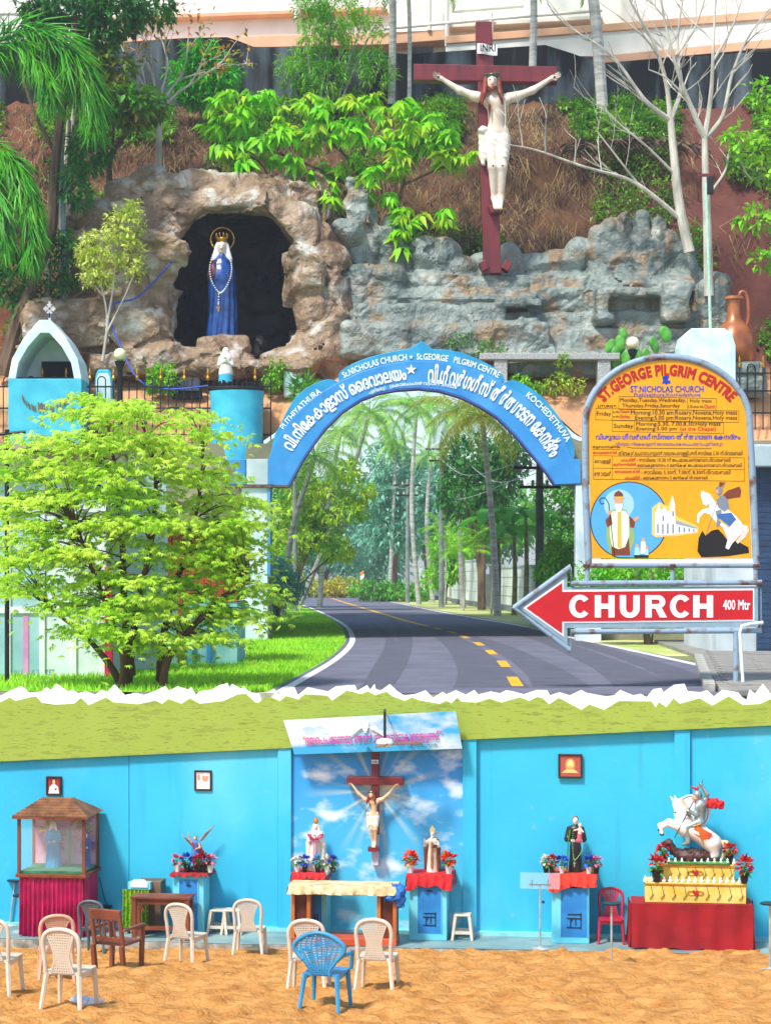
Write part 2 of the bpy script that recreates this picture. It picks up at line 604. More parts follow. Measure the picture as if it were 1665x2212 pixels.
# ---- sand court
nx, ny = 300, 230
xs = np.linspace(-11, 11, nx)
ys = np.concatenate([np.linspace(-6, 15, 20), np.linspace(15.2, 31.4, ny - 20)])
GX, GY = np.meshgrid(xs, ys, indexing='ij')
GZ = np.vectorize(sand_z)(GY)
Pn = np.stack([GX, GY, GX * 0], -1)
n1 = vnoise(Pn, 2.3)
n2 = vnoise(Pn + 11, 4.7)
n3 = vnoise(Pn + 5, 9.1)
amp = np.clip((31.2 - GY) / 1.0, 0.15, 1)
GZ = GZ + amp * (0.055 * -np.abs(n1) * 1.6 + 0.05 * n2 + 0.022 * n3 + 0.045)
for _ in range(520):                       # footprints and scuffs
    fx_, fy_ = rnd.uniform(-8, 8), rnd.uniform(18.5, 30.0)
    fa, l_, w_ = rnd.uniform(0, pi), rnd.uniform(.12, .2), rnd.uniform(.07, .11)
    i0, i1 = np.searchsorted(xs, [fx_ - .45, fx_ + .45])
    j0, j1 = np.searchsorted(ys, [fy_ - .45, fy_ + .45])
    dx_, dy_ = GX[i0:i1, j0:j1] - fx_, GY[i0:i1, j0:j1] - fy_
    a_, b_ = dx_ * math.cos(fa) + dy_ * math.sin(fa), dy_ * math.cos(fa) - dx_ * math.sin(fa)
    r2 = (a_ / l_) ** 2 + (b_ / w_) ** 2
    GZ[i0:i1, j0:j1] += rnd.uniform(.02, .045) * (-np.exp(-r2) + .75 * np.exp(-(np.sqrt(r2) - 1.5) ** 2 * 3.5))
V = np.stack([GX, GY, GZ], -1).reshape(-1, 3)
ii = np.arange(nx * ny).reshape(nx, ny)
Q = np.stack([ii[:-1, :-1], ii[1:, :-1], ii[1:, 1:], ii[:-1, 1:]], -1).reshape(-1, 4)
struct(link('sand_ground', npmesh('sand_ground', V, Q), M_sand, smooth=True))
def sandtop(X, Y):
    i = int(np.clip(np.searchsorted(xs, X), 1, nx - 1))
    j = int(np.clip(np.searchsorted(ys, Y), 1, ny - 1))
    return float(GZ[i, j])

# ---- platform along the wall
mb = MB()
nin = Vector((0.11, 1, 0)).normalized()
ua = Vector((1, -0.11, 0)).normalized()
pc = Vector((0, 31.4, 0))
pl = [pc + ua * u - nin * (1.22 + 0.03 * math.sin(u * 2.1) + rnd.uniform(-0.012, 0.012)) for u in np.linspace(-10, 10, 81)]
pbk = [pc + ua * u + nin * 0.2 for u in np.linspace(-10, 10, 81)]
top = [(p.x, p.y, ZP) for p in pl]
mb.strip([(p.x, p.y, ZP) for p in pl], [(p.x, p.y, ZP) for p in pbk])
o = mb.build('platform', M_plat)
struct(o)
mb = MB()
mb.strip([(p.x, p.y - 0.012, -0.3) for p in pl], [(p.x, p.y - 0.004 + rnd.uniform(-.01, .006), ZP - 0.02) for p in pl])
mb.strip([(p.x, p.y - 0.004, ZP - 0.02) for p in pl], [(p.x, p.y + 0.03, ZP + 0.003) for p in pl])
mb.build('platform_edge', M_platedge, o)

# ---- blue wall with pilasters
wallt = thing('chapel_wall', 'long bright blue painted wall behind the statues and chairs', 'wall', (0, 31.4, 0))
mb = MB()
wprism(mb, rect(-420, 2080, 1520, 2040), 0, 0.4)
wpart('wall_body', mb, M_wall, wallt)
for x0, x1, yt, o_ in ((280, 600, 1622, 0.035), (600, 629, 1600, 0.10), (999, 1029, 1590, 0.10), (1456, 1490, 1602, 0.09), (1490, 2070, 1606, 0.03), (-420, 279, 1630, 0.022)):
    mb = MB()
    wprism(mb, rect(x0, x1, yt - 60, 2018 + (x0 - 832) * 0.022), o_, o_ + 0.1)
    wpart('pilaster' if x1 - x0 < 60 else 'wall_panel', mb, M_wall, wallt, bevel=0.008)
# skirting plaster at the foot of the wall
mb = MB()
wprism(mb, [(-420, 1984), (2080, 2034), (2080, 2062), (-420, 2010)], 0.115, 0.2)
wpart('skirting', mb, mat('skirting', '#8fd3d2', '#6fc0cc', 0.8, 3, 0.2), wallt)

# ---- sky mural (flat painting)
def mural_material():
    m = bpy.data.materials.new('sky_mural')
    m.use_nodes = True
    N, L = m.node_tree.nodes, m.node_tree.links
    b = N['Principled BSDF']
    b.inputs['Roughness'].default_value = 0.55
    tc = N.new('ShaderNodeTexCoord')
    mp = N.new('ShaderNodeMapping')
    mp.inputs['Scale'].default_value = (1, 1, 1.7)
    L.new(tc.outputs['Object'], mp.inputs[0])
    nz = N.new('ShaderNodeTexNoise')
    nz.inputs['Scale'].default_value = 1.55
    nz.inputs['Detail'].default_value = 7
    nz.inputs['Roughness'].default_value = 0.52
    L.new(mp.outputs[0], nz.inputs[0])
    sp = N.new('ShaderNodeSeparateXYZ')
    L.new(tc.outputs['Object'], sp.inputs[0])
    g = N.new('ShaderNodeValToRGB')
    g.color_ramp.elements[0].position = 0.0
    g.color_ramp.elements[0].color = C('#4fc8e6')
    g.color_ramp.elements[1].position = 1.0
    g.color_ramp.elements[1].color = C('#1f86d8')
    mr = N.new('ShaderNodeMapRange')
    mr.inputs[1].default_value = 0.6
    mr.inputs[2].default_value = 3.4
    L.new(sp.outputs['Z'], mr.inputs[0])
    L.new(mr.outputs[0], g.inputs[0])
    cl = N.new('ShaderNodeValToRGB')
    cl.color_ramp.elements[0].position = 0.52
    cl.color_ramp.elements[0].color = (0, 0, 0, 1)
    cl.color_ramp.elements[1].position = 0.72
    cl.color_ramp.elements[1].color = (1, 1, 1, 1)
    L.new(nz.outputs[0], cl.inputs[0])
    mx = N.new('ShaderNodeMix')
    mx.data_type = 'RGBA'
    L.new(cl.outputs[0], mx.inputs['Factor'])
    L.new(g.outputs[0], mx.inputs['A'])
    mx.inputs['B'].default_value = C('#e9f2f4')
    # painted yellow rays round the crossing of the beams
    def mth(op, a, b2=None):
        n = N.new('ShaderNodeMath')
        n.operation = op
        for i, q in enumerate((a, b2)):
            if q is None: continue
            if isinstance(q, (int, float)): n.inputs[i].default_value = q
            else: L.new(q, n.inputs[i])
        return n.outputs[0]
    dx = mth('ADD', sp.outputs['X'], 0.16)
    dz = mth('SUBTRACT', sp.outputs['Z'], 2.55)
    an = mth('ARCTAN2', dx, dz)
    w = mth('SINE', mth('MULTIPLY', an, 26))
    w2 = mth('SINE', mth('MULTIPLY', an, 11))
    rad = mth('SQRT', mth('ADD', mth('MULTIPLY', dx, dx), mth('MULTIPLY', dz, dz)))
    ray = mth('MULTIPLY', mth('MAXIMUM', mth('ADD', mth('MULTIPLY', w, 0.5), mth('MULTIPLY', w2, 0.5)), 0.0), mth('MAXIMUM', mth('SUBTRACT', 0.95, mth('MULTIPLY', rad, 0.75)), 0.0))
    glow = mth('MAXIMUM', mth('SUBTRACT', 0.7, mth('MULTIPLY', rad, 1.5)), 0.0)
    fac = mth('MULTIPLY', mth('MINIMUM', mth('ADD', ray, glow), 0.95), 0.6)
    m2 = N.new('ShaderNodeMix')
    m2.data_type = 'RGBA'
    L.new(fac, m2.inputs['Factor'])
    L.new(mx.outputs['Result'], m2.inputs['A'])
    m2.inputs['B'].default_value = C('#f2e68c')
    L.new(m2.outputs['Result'], b.inputs['Base Color'])
    return m
mb = MB()
wprism(mb, [(629, 1600), (999, 1590), (999, 2016), (629, 2009)], 0.03, 0.1)
wpart('mural', mb, mural_material(), wallt)

# ---- olive paper band with its torn white edge along the wall top
UPL = [(0,80),(65,45),(140,15),(190,58),(270,50),(300,22),(330,42),(365,0),(440,50),(470,40),(505,62),(555,48),(615,72),(655,40),(695,52),(740,5),(805,72),(880,60),(930,73),(1005,45),(1065,15),(1090,45),(1145,18),(1215,38),(1235,22),(1265,75),(1290,48),(1365,38),(1415,10),(1470,-5),(1478,25),(1500,2),(1560,35),(1570,15),(1600,45),(1625,58)]
UPC = [(0,60),(50,60),(105,32),(130,68),(165,38),(235,22),(258,72),(320,22),(450,50),(500,18),(560,12),(625,8),(640,45),(705,8),(722,40),(752,0),(760,35),(790,45),(850,2),(900,50),(945,78),(1020,65),(1080,42),(1128,90),(1190,52),(1215,68),(1275,42),(1340,70),(1395,40),(1420,70),(1500,50),(1560,62),(1600,42)]
UPR = [(0,50),(70,68),(150,40),(220,42),(238,75),(300,55),(365,75),(440,40),(470,58),(600,82),(650,75),(690,40),(775,75),(825,65),(860,88),(905,35),(955,28),(970,55),(1035,8),(1105,0),(1125,48),(1210,55),(1250,42),(1295,82),(1350,40),(1450,55),(1475,85),(1505,105),(1525,35),(1560,65),(1610,0),(1665,68)]
LOL = [(0,122),(60,90),(95,112),(225,82),(262,122),(355,137),(480,128),(520,95),(568,142),(680,90),(725,120),(885,133),(1000,110),(1045,132),(1085,100),(1170,130),(1225,95),(1285,130),(1440,112),(1530,70),(1583,66),(1640,120)]
LOC = [(0,125),(60,80),(140,113),(180,80),(260,103),(300,68),(445,78),(475,112),(570,45),(665,68),(705,50),(755,75),(825,52),(865,82),(945,112),(990,90),(1045,110),(1170,130),(1215,110),(1245,128),(1285,90),(1310,118),(1410,122),(1490,97),(1570,122)]
LOR = [(0,100),(40,90),(105,112),(155,85),(190,95),(230,135),(295,92),(440,170),(490,135),(588,170),(680,112),(893,115),(920,155),(940,120),(988,152),(1035,95),(1075,130),(1200,95),(1285,142),(1390,82),(1480,137),(1590,132),(1665,100)]
cv = lambda A, x0: [(x0 + 0.3347 * a, 1477 + 0.3347 * b) for a, b in A]
UP = cv(UPL, 0) + cv(UPC, 557.2) + cv(UPR, 1107.8)
LO = cv(LOL, 0) + cv(LOC, 557.2) + cv(LOR, 1107.8)
def tornext(A):                            # the tear goes on past both ends of the picture
    l = [(-x - 4, y) for x, y in A if 3 < x < 420][::-1]
    r = [(3332 - x, y) for x, y in A if 1250 < x < 1660][::-1]
    return l + A + r
UP, LO = tornext(UP), tornext(LO)
paper = thing('paper_banner', 'long olive green paper banner with torn white upper edge above blue wall', 'banner', (0, 31.3, 3.2))
mb = MB()
wprism(mb, UP + [(2080, 1545), (-420, 1545)], 0.055, 0.03)
wpart('torn_edge', mb, mat('paper_white', '#f6f6f4', '#efefec', 0.8, 6), paper)
def olive_material():
    m = mat('olive_paper', '#9cb046', '#97ab42', 0.85, 2)
    N, L = m.node_tree.nodes, m.node_tree.links
    b = N['Principled BSDF']
    tc = N.new('ShaderNodeTexCoord')
    last = b.inputs['Base Color'].links[0].from_socket
    for sc, st, th, col in ((3.2, (0.8, 1, 3.0), 0.615, '#8f9f40'), (6.5, (0.7, 1, 5.0), 0.645, '#86943a'), (12, (0.5, 1, 6.0), 0.67, '#6c782c')):
        mp = N.new('ShaderNodeMapping')
        mp.inputs['Scale'].default_value = st
        mp.inputs['Location'].default_value = (sc, 0, sc)
        L.new(tc.outputs['Object'], mp.inputs[0])
        nz = N.new('ShaderNodeTexNoise')
        nz.inputs['Scale'].default_value = sc
        nz.inputs['Detail'].default_value = 2
        L.new(mp.outputs[0], nz.inputs[0])
        cr = N.new('ShaderNodeValToRGB')
        cr.color_ramp.elements[0].position = th - 0.005
        cr.color_ramp.elements[1].position = th + 0.005
        cr.color_ramp.elements[0].color = (0, 0, 0, 1)
        L.new(nz.outputs[0], cr.inputs[0])
        mx = N.new('ShaderNodeMix')
        mx.data_type = 'RGBA'
        L.new(cr.outputs[0], mx.inputs['Factor'])
        L.new(last, mx.inputs['A'])
        mx.inputs['B'].default_value = C(col)
        last = mx.outputs['Result']
    L.new(last, b.inputs['Base Color'])
    return m
mb = MB()
wprism(mb, LO + [(2080, 1548), (1665, 1567), (832, 1606), (0, 1645), (-420, 1665)], 0.13, 0.07)
wpart('olive_sheet', mb, olive_material(), paper)

# ---- upper terrace: ground to the horizon, lawn, road, pavement
mb = MB()
mb.add([(-60, wallY(-60) + 0.1, ZT - 0.012), (60, wallY(60) + 0.1, ZT - 0.012), (900, 2000, ZT - 0.012), (-900, 2000, ZT - 0.012)], [(0, 1, 2, 3)])
struct(mb.build('ground', M_ground))
RL = [(545, 1512), (640, 1462), (705, 1425), (740, 1395), (747, 1375), (735, 1352), (700, 1330), (655, 1310), (600, 1292), (550, 1278), (480, 1266)]
RR = [(1860, 1512), (1640, 1462), (1440, 1417), (1300, 1390), (1205, 1368), (1120, 1350), (1025, 1332), (930, 1315), (850, 1299), (770, 1283), (690, 1268)]
def wclamp(P):                             # nothing of the terrace hangs out over the court
    for p in P: p.y = max(p.y, wallY(p.x) + 0.12)
    return P
gl = wclamp(smoothline([grd(x, y) for x, y in RL], 8))
gr = wclamp(smoothline([grd(x, y) for x, y in RR], 8))
mb = MB()
mid = [a * 0.5 + b * 0.5 for a, b in zip(gl, gr)]
mb.strip(gl, mid).strip(mid, gr)
road = struct(mb.build('road', M_asph))
def offs(line, o0, o1, z):
    A, B = [], []
    for i, p in enumerate(line):
        t = (line[min(i + 1, len(line) - 1)] - line[max(i - 1, 0)]).normalized()
        n = Vector((t.y, -t.x, 0))
        A.append(p + n * o0 + Vector((0, 0, z)))
        B.append(p + n * o1 + Vector((0, 0, z)))
    return A, B
def marking(name, line, o0, o1, m, z=0.005, parent=None):
    A, B = offs(line, o0, o1, z)
    return MB().strip(A, B).build(name, m, parent)
marking('edge_line', gl, 0.12, 0.3, M_white, parent=road)
stain(M_asph, '#8d8d94', 9.0, (1, 1, 1), .55, .75, .35)
stain(M_white, '#8f8f94', 6.0, (1, 1, 1), .55, .7, .6)
stain(M_yel, '#8a7a4c', 6.0, (1, 1, 1), .58, .72, .6)
rw = smoothline([grd(x, y) for x, y in [(1640, 1462), (1505, 1432), (1360, 1401), (1250, 1378), (1140, 1353), (1040, 1336), (950, 1320), (870, 1304), (800, 1290), (745, 1278)]], 8)
marking('edge_line', rw, -0.32, -0.08, M_white, parent=road)
ye = smoothline([grd(x, y) for x, y in [(925, 1353), (880, 1342), (840, 1330), (790, 1315), (740, 1300), (700, 1286), (672, 1277)]], 6)
marking('centre_line', ye, -0.12, 0.12, M_yel, parent=road)
dsh = [(945, 1358), (976, 1366), (1003, 1376), (1034, 1391), (1060, 1409), (1087, 1434), (1111, 1472)]
dp = [grd(x, y) for x, y in dsh]
for i, p in enumerate(dp):
    a = (dp[min(i + 1, len(dp) - 1)] - dp[max(i - 1, 0)]).normalized()
    hl = 0.22 * (dp[min(i + 1, len(dp) - 1)] - dp[max(i - 1, 0)]).length * (0.5 if 0 < i < len(dp) - 1 else 1)
    marking('lane_dash', [p - a * hl, p + a * hl], -0.11, 0.11, M_yel, parent=road)
for pts, w0, w1 in (([(845, 1338), (870, 1360), (872, 1390), (855, 1430), (812, 1485)], 0.2, 0.3), ([(800, 1345), (838, 1375), (842, 1400), (825, 1440), (806, 1485)], 0.12, 0.22),
                    ([(905, 1352), (980, 1385), (1040, 1440), (1062, 1485)], 0.3, 0.7), ([(960, 1362), (1060, 1390), (1160, 1440), (1215, 1485)], 0.2, 0.55), ([(1030, 1350), (1160, 1378), (1300, 1430), (1395, 1482)], 0.2, 0.6), ([(1110, 1358), (1260, 1392), (1420, 1440), (1490, 1475)], 0.15, 0.5)):
    ln = wclamp(smoothline([grd(x, y) for x, y in pts], 8))
    zt_ = 0.0016 + 0.0006 * pts[1][0] / 250
    A, B = [], []
    for i, p in enumerate(ln):
        t = (ln[min(i + 1, len(ln) - 1)] - ln[max(i - 1, 0)]).normalized()
        n = Vector((t.y, -t.x, 0))
        w = w0 + (w1 - w0) * i / len(ln)
        A.append(p - n * w + Vector((0, 0, zt_)))
        B.append(p + n * w + Vector((0, 0, zt_)))
    MB().strip(A, B).build('tyre_mark', M_skid, road)
# lawn left and right of the road
mb = MB()
la = [p + Vector((0, 0, -0.006)) for p in gl]
lb = wclamp([Vector((-9 - 14 * i / len(gl), p.y, ZT - 0.006)) for i, p in enumerate(gl)])
mb.strip(lb, la)
struct(mb.build('lawn', M_lawn))
mb = MB()
ra = [p + Vector((0, 0, -0.005)) for p in gr[16:]]
rb = [Vector((p.x + 9, p.y, ZT - 0.005)) for p in gr[16:]]
mb.strip(ra, rb)
struct(mb.build('verge', mat('dry_verge', '#c9c58a', '#9db04e', 0.95, 0.4, 0.3, 9)))
# grass blades
def blades(name, pts, h0, h1, m, w=0.012, parent=None):
    P = np.array(pts, np.float32)
    n = len(P)
    rs = np.random.RandomState(5)
    a = rs.rand(n) * 2 * pi
    h = h0 + (h1 - h0) * rs.rand(n)
    ln = rs.rand(n) * 0.6 * h
    d = np.stack([np.cos(a), np.sin(a), a * 0], -1)
    b = rs.rand(n) * 2 * pi
    t = np.stack([np.cos(b), np.sin(b), a * 0], -1)
    V = np.stack([P - d * w, P + d * w, P + t * ln[:, None] + np.array([0, 0, 1]) * h[:, None]], 1).reshape(-1, 3)
    o = link(name, npmesh(name, V, np.arange(3 * n).reshape(-1, 3)), m, parent)
    return struct(o, 'stuff')
gp = []
while len(gp) < 46000:
    i = rnd.randrange(0, len(gl) - 30)
    p, q = gl[i], gl[i + 1]
    t = rnd.random()
    e = p.lerp(q, t)
    u = rnd.random() ** 1.4 * 6.5 + 0.06
    if e.y > wallY(e.x - u) + 0.1: gp.append((e.x - u, e.y, ZT))
o = blades('lawn_grass', gp, 0.05, 0.13, mat('grass_blade', '#bce840', '#8ccc24', 0.8, 1.0, island=0.25, sub=0.3), 0.018)
tag(o, 'bright green mown grass beside the curve of the road', 'grass')
# paving right of the road with a stone kerb
pv = [(5.6, 31.0), (7.6, 45.0), (8.1, 56), (24, 56), (24, 29.2)]
o = MB().slab(pv, ZT - 0.1, ZT + 0.1).build('pavement', M_pave, bevel=0.02)
struct(o)
mm = [MB().box((0, 0, 0), (0.42, 0.52, 0.012)).mesh('paving_slab') for _ in range(1)][0]
mm.materials.append(M_pave)
for j in range(14):
    y = 32.6 + j * 1.06
    xb = 5.72 + (y - 31.9) * 0.153
    for i in range(5):
        s = link('paving_slab', mm, None, o, (xb + 0.6 + i * 0.87, y, ZT + 0.108 + rnd.uniform(-0.006, 0.006)), (rnd.uniform(-.008, .008), rnd.uniform(-.008, .008), rnd.uniform(-.02, .02)))
kb = MB().box((0, 0, 0), (0.1, 0.48, 0.13)).mesh('kerb_stone')
kb.materials.append(mat('kerb', '#b5b2a6', '#85857c', 0.9, 3, 0.3))
for j in range(13):
    y = 32.4 + j * 1.0
    link('kerb_stone', kb, None, o, (5.58 + (y - 31.9) * 0.153, y, ZT), -math.atan(0.153) + rnd.uniform(-.02, .02))

# ---- hill over the road: portal wall, vault, earth bank
PTOP = [(-900, 958), (575, 958), (606, 935), (656, 872), (742, 822), (860, 784), (911, 776), (990, 788), (1080, 830), (1162, 880), (1222, 940), (1250, 952), (2600, 950)]
HOLE = [(598, 1052), (640, 978), (690, 908), (770, 848), (850, 824), (905, 819), (985, 833), (1080, 881), (1160, 962), (1215, 1044), (1238, 1056)]
zg = (HC - ZT + 0.05) / 59 * F + Y0
poly = [(-900, zg)] + PTOP + [(2600, zg), (1262, zg)] + [(1262, 1056)] + HOLE[::-1] + [(586, 1052), (586, zg)]
mb = MB()
plprism(mb, poly, 59.0, 0, 0, 0.45)
pw = thing('portal_wall', 'weathered retaining wall with arched opening over the road behind the blue arch', 'wall', (0, 59, ZT))
wpart('wall_body', mb, mat('portal_stone', '#9a9078', '#6a7256', 0.9, 0.7, 0.4, 5), pw)
mb = MB()
hp = [(586, zg)] + [(586, 1056)] + HOLE + [(1262, 1060), (1262, zg)]
a = [at(x, y, 59.4) for x, y in hp]
b = [at(905 + (x - 905) * 1.10, 1143 + (y - 1143) * 1.12, 80) for x, y in hp]
for p in (b[0], b[-1]): p.z = ZT - 0.05
mb.strip(a, b)
a2 = [p + Vector((0, 0, 0.3)) for p in a]
wpart('vault', mb, mat('vault_concrete', '#b9bdb6', '#8f968f', 0.9, 0.5, 0.2), pw)
def ptop(x):
    for (x0, y0), (x1, y1) in zip(PTOP[:-1], PTOP[1:]):
        if x0 <= x <= x1: return y0 + (y1 - y0) * (x - x0) / (x1 - x0)
    return 955
hx = np.linspace(-700, 2400, 260)
rows = [(59.42, None, 4), (60.15, None, -2), (60.5, 874, 0), (61.0, 856, 0), (61.6, 838, 0), (62.6, 806, 0), (63.6, 770, 0), (65.0, 690, 0), (66.2, 590, 0), (67.2, 480, 0), (68.2, 380, 0), (69.2, 305, 0), (70.2, 255, 0), (71.2, 228, 0), (73.0, 215, 0), (76, 205, 0), (80, 230, 0)]
fine = []
K = []
for r in range(len(rows) - 1):
    for t in (0, 0.34, 0.67): K.append(r + t)
K.append(len(rows) - 1)
HV = np.zeros((len(hx), len(K), 3), np.float32)
for i, x in enumerate(hx):
    zz = []
    b = ptop(x)
    for d, y, dy in rows:
        if y is None: zz.append((d, HC + (Y0 - b) / F * 59.42 + (0.0 if dy > 0 else 0.06)))
        else:
            z = HC + (Y0 - y) / F * d
            zz.append((d, max(z, HC + (Y0 - b) / F * 59.42 + 0.2 + (d - 60.4) * 0.16)))
    for j, kf in enumerate(K):
        r = min(int(kf), len(rows) - 2)
        t = kf - r
        HV[i, j] = ((x - CX) / F * 62 * 1.02, zz[r][0] + (zz[r + 1][0] - zz[r][0]) * t, zz[r][1] + (zz[r + 1][1] - zz[r][1]) * t)
nn = fbm(HV, 0.55, 4)
n2_ = fbm(HV + 31, 1.6, 3)
wgt = np.clip((HV[..., 1] - 61.0) / 3, 0, 1) * np.clip((80 - HV[..., 1]) / 4, 0, 1)
HV[..., 1] += nn * 0.55 * wgt
_px = np.repeat(hx[:, None], len(K), 1)
_py = Y0 - (HV[..., 2] - HC) / HV[..., 1] * F
HV[..., 1] += 5.0 * np.clip((np.minimum(_px - 300, 720 - _px)) / 40, 0, 1) * np.clip((_py - 400) / 60, 0, 1) * np.clip((HV[..., 1] - 62.6), 0, 1)   # hollow behind the cave
HV[..., 2] += n2_ * 0.22 * wgt
ii = np.arange(len(hx) * len(K)).reshape(len(hx), len(K))
Q = np.stack([ii[:-1, :-1], ii[1:, :-1], ii[1:, 1:], ii[:-1, 1:]], -1).reshape(-1, 4)
def hill_material():
    m = mat('bank_earth', '#6e4c30', '#2a1a12', 0.97, 0.9, 1.0, 5, lo=0.3, hi=0.72, detail=8)
    N, L = m.node_tree.nodes, m.node_tree.links
    b = N['Principled BSDF']
    last = b.inputs['Base Color'].links[0].from_socket
    tc = N.new('ShaderNodeTexCoord')
    sp = N.new('ShaderNodeSeparateXYZ')
    L.new(tc.outputs['Object'], sp.inputs[0])
    nz = N.new('ShaderNodeTexNoise')
    nz.inputs['Scale'].default_value = 0.35
    L.new(tc.outputs['Object'], nz.inputs[0])
    ad = N.new('ShaderNodeMath')
    ad.operation = 'MULTIPLY_ADD'
    L.new(nz.outputs[0], ad.inputs[0])
    ad.inputs[1].default_value = 9
    L.new(sp.outputs['X'], ad.inputs[2])
    for a, b2, col in ((11.5, 15.5, '#6a3834'), (-4.0, -9.5, '#7a452e')):   # laterite cut at both ends
        mr = N.new('ShaderNodeMapRange')
        mr.inputs[1].default_value = a
        mr.inputs[2].default_value = b2
        mr.inputs[4].default_value = 0.68
        L.new(ad.outputs[0], mr.inputs[0])
        mx = N.new('ShaderNodeMix')
        mx.data_type = 'RGBA'
        L.new(mr.outputs[0], mx.inputs['Factor'])
        L.new(last, mx.inputs['A'])
        mx.inputs['B'].default_value = C(col)
        last = mx.outputs['Result']
    # sandy foot of the slope
    mr = N.new('ShaderNodeMapRange')
    mr.inputs[1].default_value = 13.4
    mr.inputs[2].default_value = 12.6
    L.new(sp.outputs['Z'], mr.inputs[0])
    mx = N.new('ShaderNodeMix')
    mx.data_type = 'RGBA'
    L.new(mr.outputs[0], mx.inputs['Factor'])
    L.new(last, mx.inputs['A'])
    mx.inputs['B'].default_value = C('#cf9b70')
    L.new(mx.outputs['Result'], b.inputs['Base Color'])
    return m
hill = struct(link('hill', npmesh('hill', HV.reshape(-1, 3), Q), hill_material(), smooth=True))
HVf = HV
def hillpt(x, y):
    """point of the bank seen at picture point (x, y)"""
    i = int(np.clip(np.searchsorted(hx, x), 0, len(hx) - 1))
    best, bd = None, 1e9
    for ci in (i - 1, i):
        if ci < 0: continue
        for j in range(5, HV.shape[1] - 4):
            p = HV[ci, j]
            yy = Y0 - (p[2] - HC) / p[1] * F
            e = abs(yy - y)
            if e < bd: bd, best = e, j
    pj = HV[i, best]
    d = float(pj[1])
    return at(x, y, d)

# ---- stained retaining wall on the hill
mb = MB()
top = [(-700, 90), (230, 93), (400, 82), (490, 80), (520, 90), (548, 101), (700, 103), (882, 117), (1027, 107), (1177, 97), (1235, 115), (1267, 127), (1297, 136), (1420, 128), (1557, 117), (1665, 110), (2400, 105)]
plprism(mb, top + [(2400, 300), (-700, 300)], 71.6, 0.0, 0, 0.5)
rwm = mat('black_stained_wall', '#77848c', '#080b0e', 0.95, 1.1, 0.4, 5, stretch=(1, 1, 0.22), lo=0.47, hi=0.8, detail=8)
o = mb.build('retaining_wall', rwm)
tag(o, 'black stained concrete retaining wall on the hill below the white building', 'wall')

# ---- white building on the hilltop
bld = thing('hilltop_building', 'white building with peach ledges at the top of the hill', 'building', (0, 75.5, 24))
M_bw = mat('white_render', '#eceae2', '#dcdad2', 0.8, 0.7, 0.1, 5)
M_peach = mat('peach_render', '#e8b48e', '#dca882', 0.8, 1.2, 0.1, 5)
BY, BK = 76.5, 0.2
def bp(name, pts, off, th, m, bevel=0.02):
    mb = MB()
    plprism(mb, pts, BY, BK, off, th)
    return wpart(name, mb, m, bld, bevel=bevel)
bp('wall', [(-500, -260), (2000, -330), (2000, 190), (-500, 190)], 0, 6.0, M_bw)
bp('ledge', [(150, 38), (832, 14), (835, 22), (150, 47)], 0.5, 0.5, M_peach)
bp('ledge', [(150, 88), (832, 70), (960, 64), (960, 86), (832, 96), (150, 112)], 0.9, 0.9, M_peach)
bp('ledge', [(960, 52), (1300, 32), (1300, 40), (960, 60)], 0.75, 0.75, M_bw)
bp('ledge', [(962, 78), (1300, 52), (1665, 22), (2000, -6), (2000, 10), (1665, 40), (1300, 68), (962, 94)], 1.1, 1.1, M_peach)
bp('ledge', [(1290, 122), (1665, 84), (2000, 52), (2000, 72), (1665, 104), (1290, 138)], 1.4, 1.4, M_peach)
bp('parapet', [(962, 94), (1290, 70), (2000, 14), (2000, 52), (1290, 122), (962, 120)], 1.0, 1.0, M_bw)
w = bp('window', [(975, -60), (1130, -80), (1130, 12), (975, 24)], 0.06, 0.1, M_bw)
for x0, x1 in ((980, 1002), (1007, 1064), (1069, 1126)):
    mb = MB()
    plprism(mb, [(x0, -60), (x1, -62), (x1, 26 - (x1 - 975) * 0.08), (x0, 26 - (x0 - 975) * 0.08)], BY, BK, 0.11, 0.06)
    mb.build('pane', mat('teal_glass', '#6cc4c8', '#4fb0b6', 0.25, 2, spec=0.7), w, loc=-Vector(bld.location))
w = bp('window', [(-20, -60), (118, -60), (118, 28), (-20, 30)], 0.06, 0.1, M_bw)
for x, y0, y1 in ((927, -60, 66), (965, -60, 100), (1060, 30, 75), (1500, -60, 60), (640, -60, 42)):
    mb = MB()
    mb.tube([onplane(x, y0, BY, BK, 0.95), onplane(x, y1, BY, BK, 0.95)], 0.09, 8)
    wpart('drain_pipe', mb, M_bw, bld, smooth=True)
mb = MB()
mb.tube([onplane(830, 62, BY, BK, 0.98), onplane(1080, 40, BY, BK, 0.98), onplane(1300, 22, BY, BK, 0.98)], 0.07, 8)
wpart('drain_pipe', mb, M_bw, bld, smooth=True)
for cx0, cx1, cy0, cy1 in ((885, 935, 100, 122), (1610, 1665, 105, 138)):       # lattice vents
    mb = MB()
    plprism(mb, rect(cx0, cx1, cy0, cy1), BY, BK, 1.42, 0.05)
    lat = wpart('lattice', mb, mat('lattice_dark', '#3c3a38', '#2c2a28', 0.9), bld)
    mb = MB()
    n = int((cx1 - cx0) / 7)
    for i in range(-3, n):
        for s in (1, -1):
            xa = cx0 + i * 7 + (0 if s > 0 else 21)
            xb = xa + s * 21
            if min(xa, xb) < cx0 - 2 or max(xa, xb) > cx1 + 2: continue
            mb.tube([onplane(xa, cy0, BY, BK, 1.46), onplane(xb, cy1, BY, BK, 1.46)], 0.025, 4)
    mb.build('lattice_bar', M_peach, lat, loc=-Vector(bld.location))
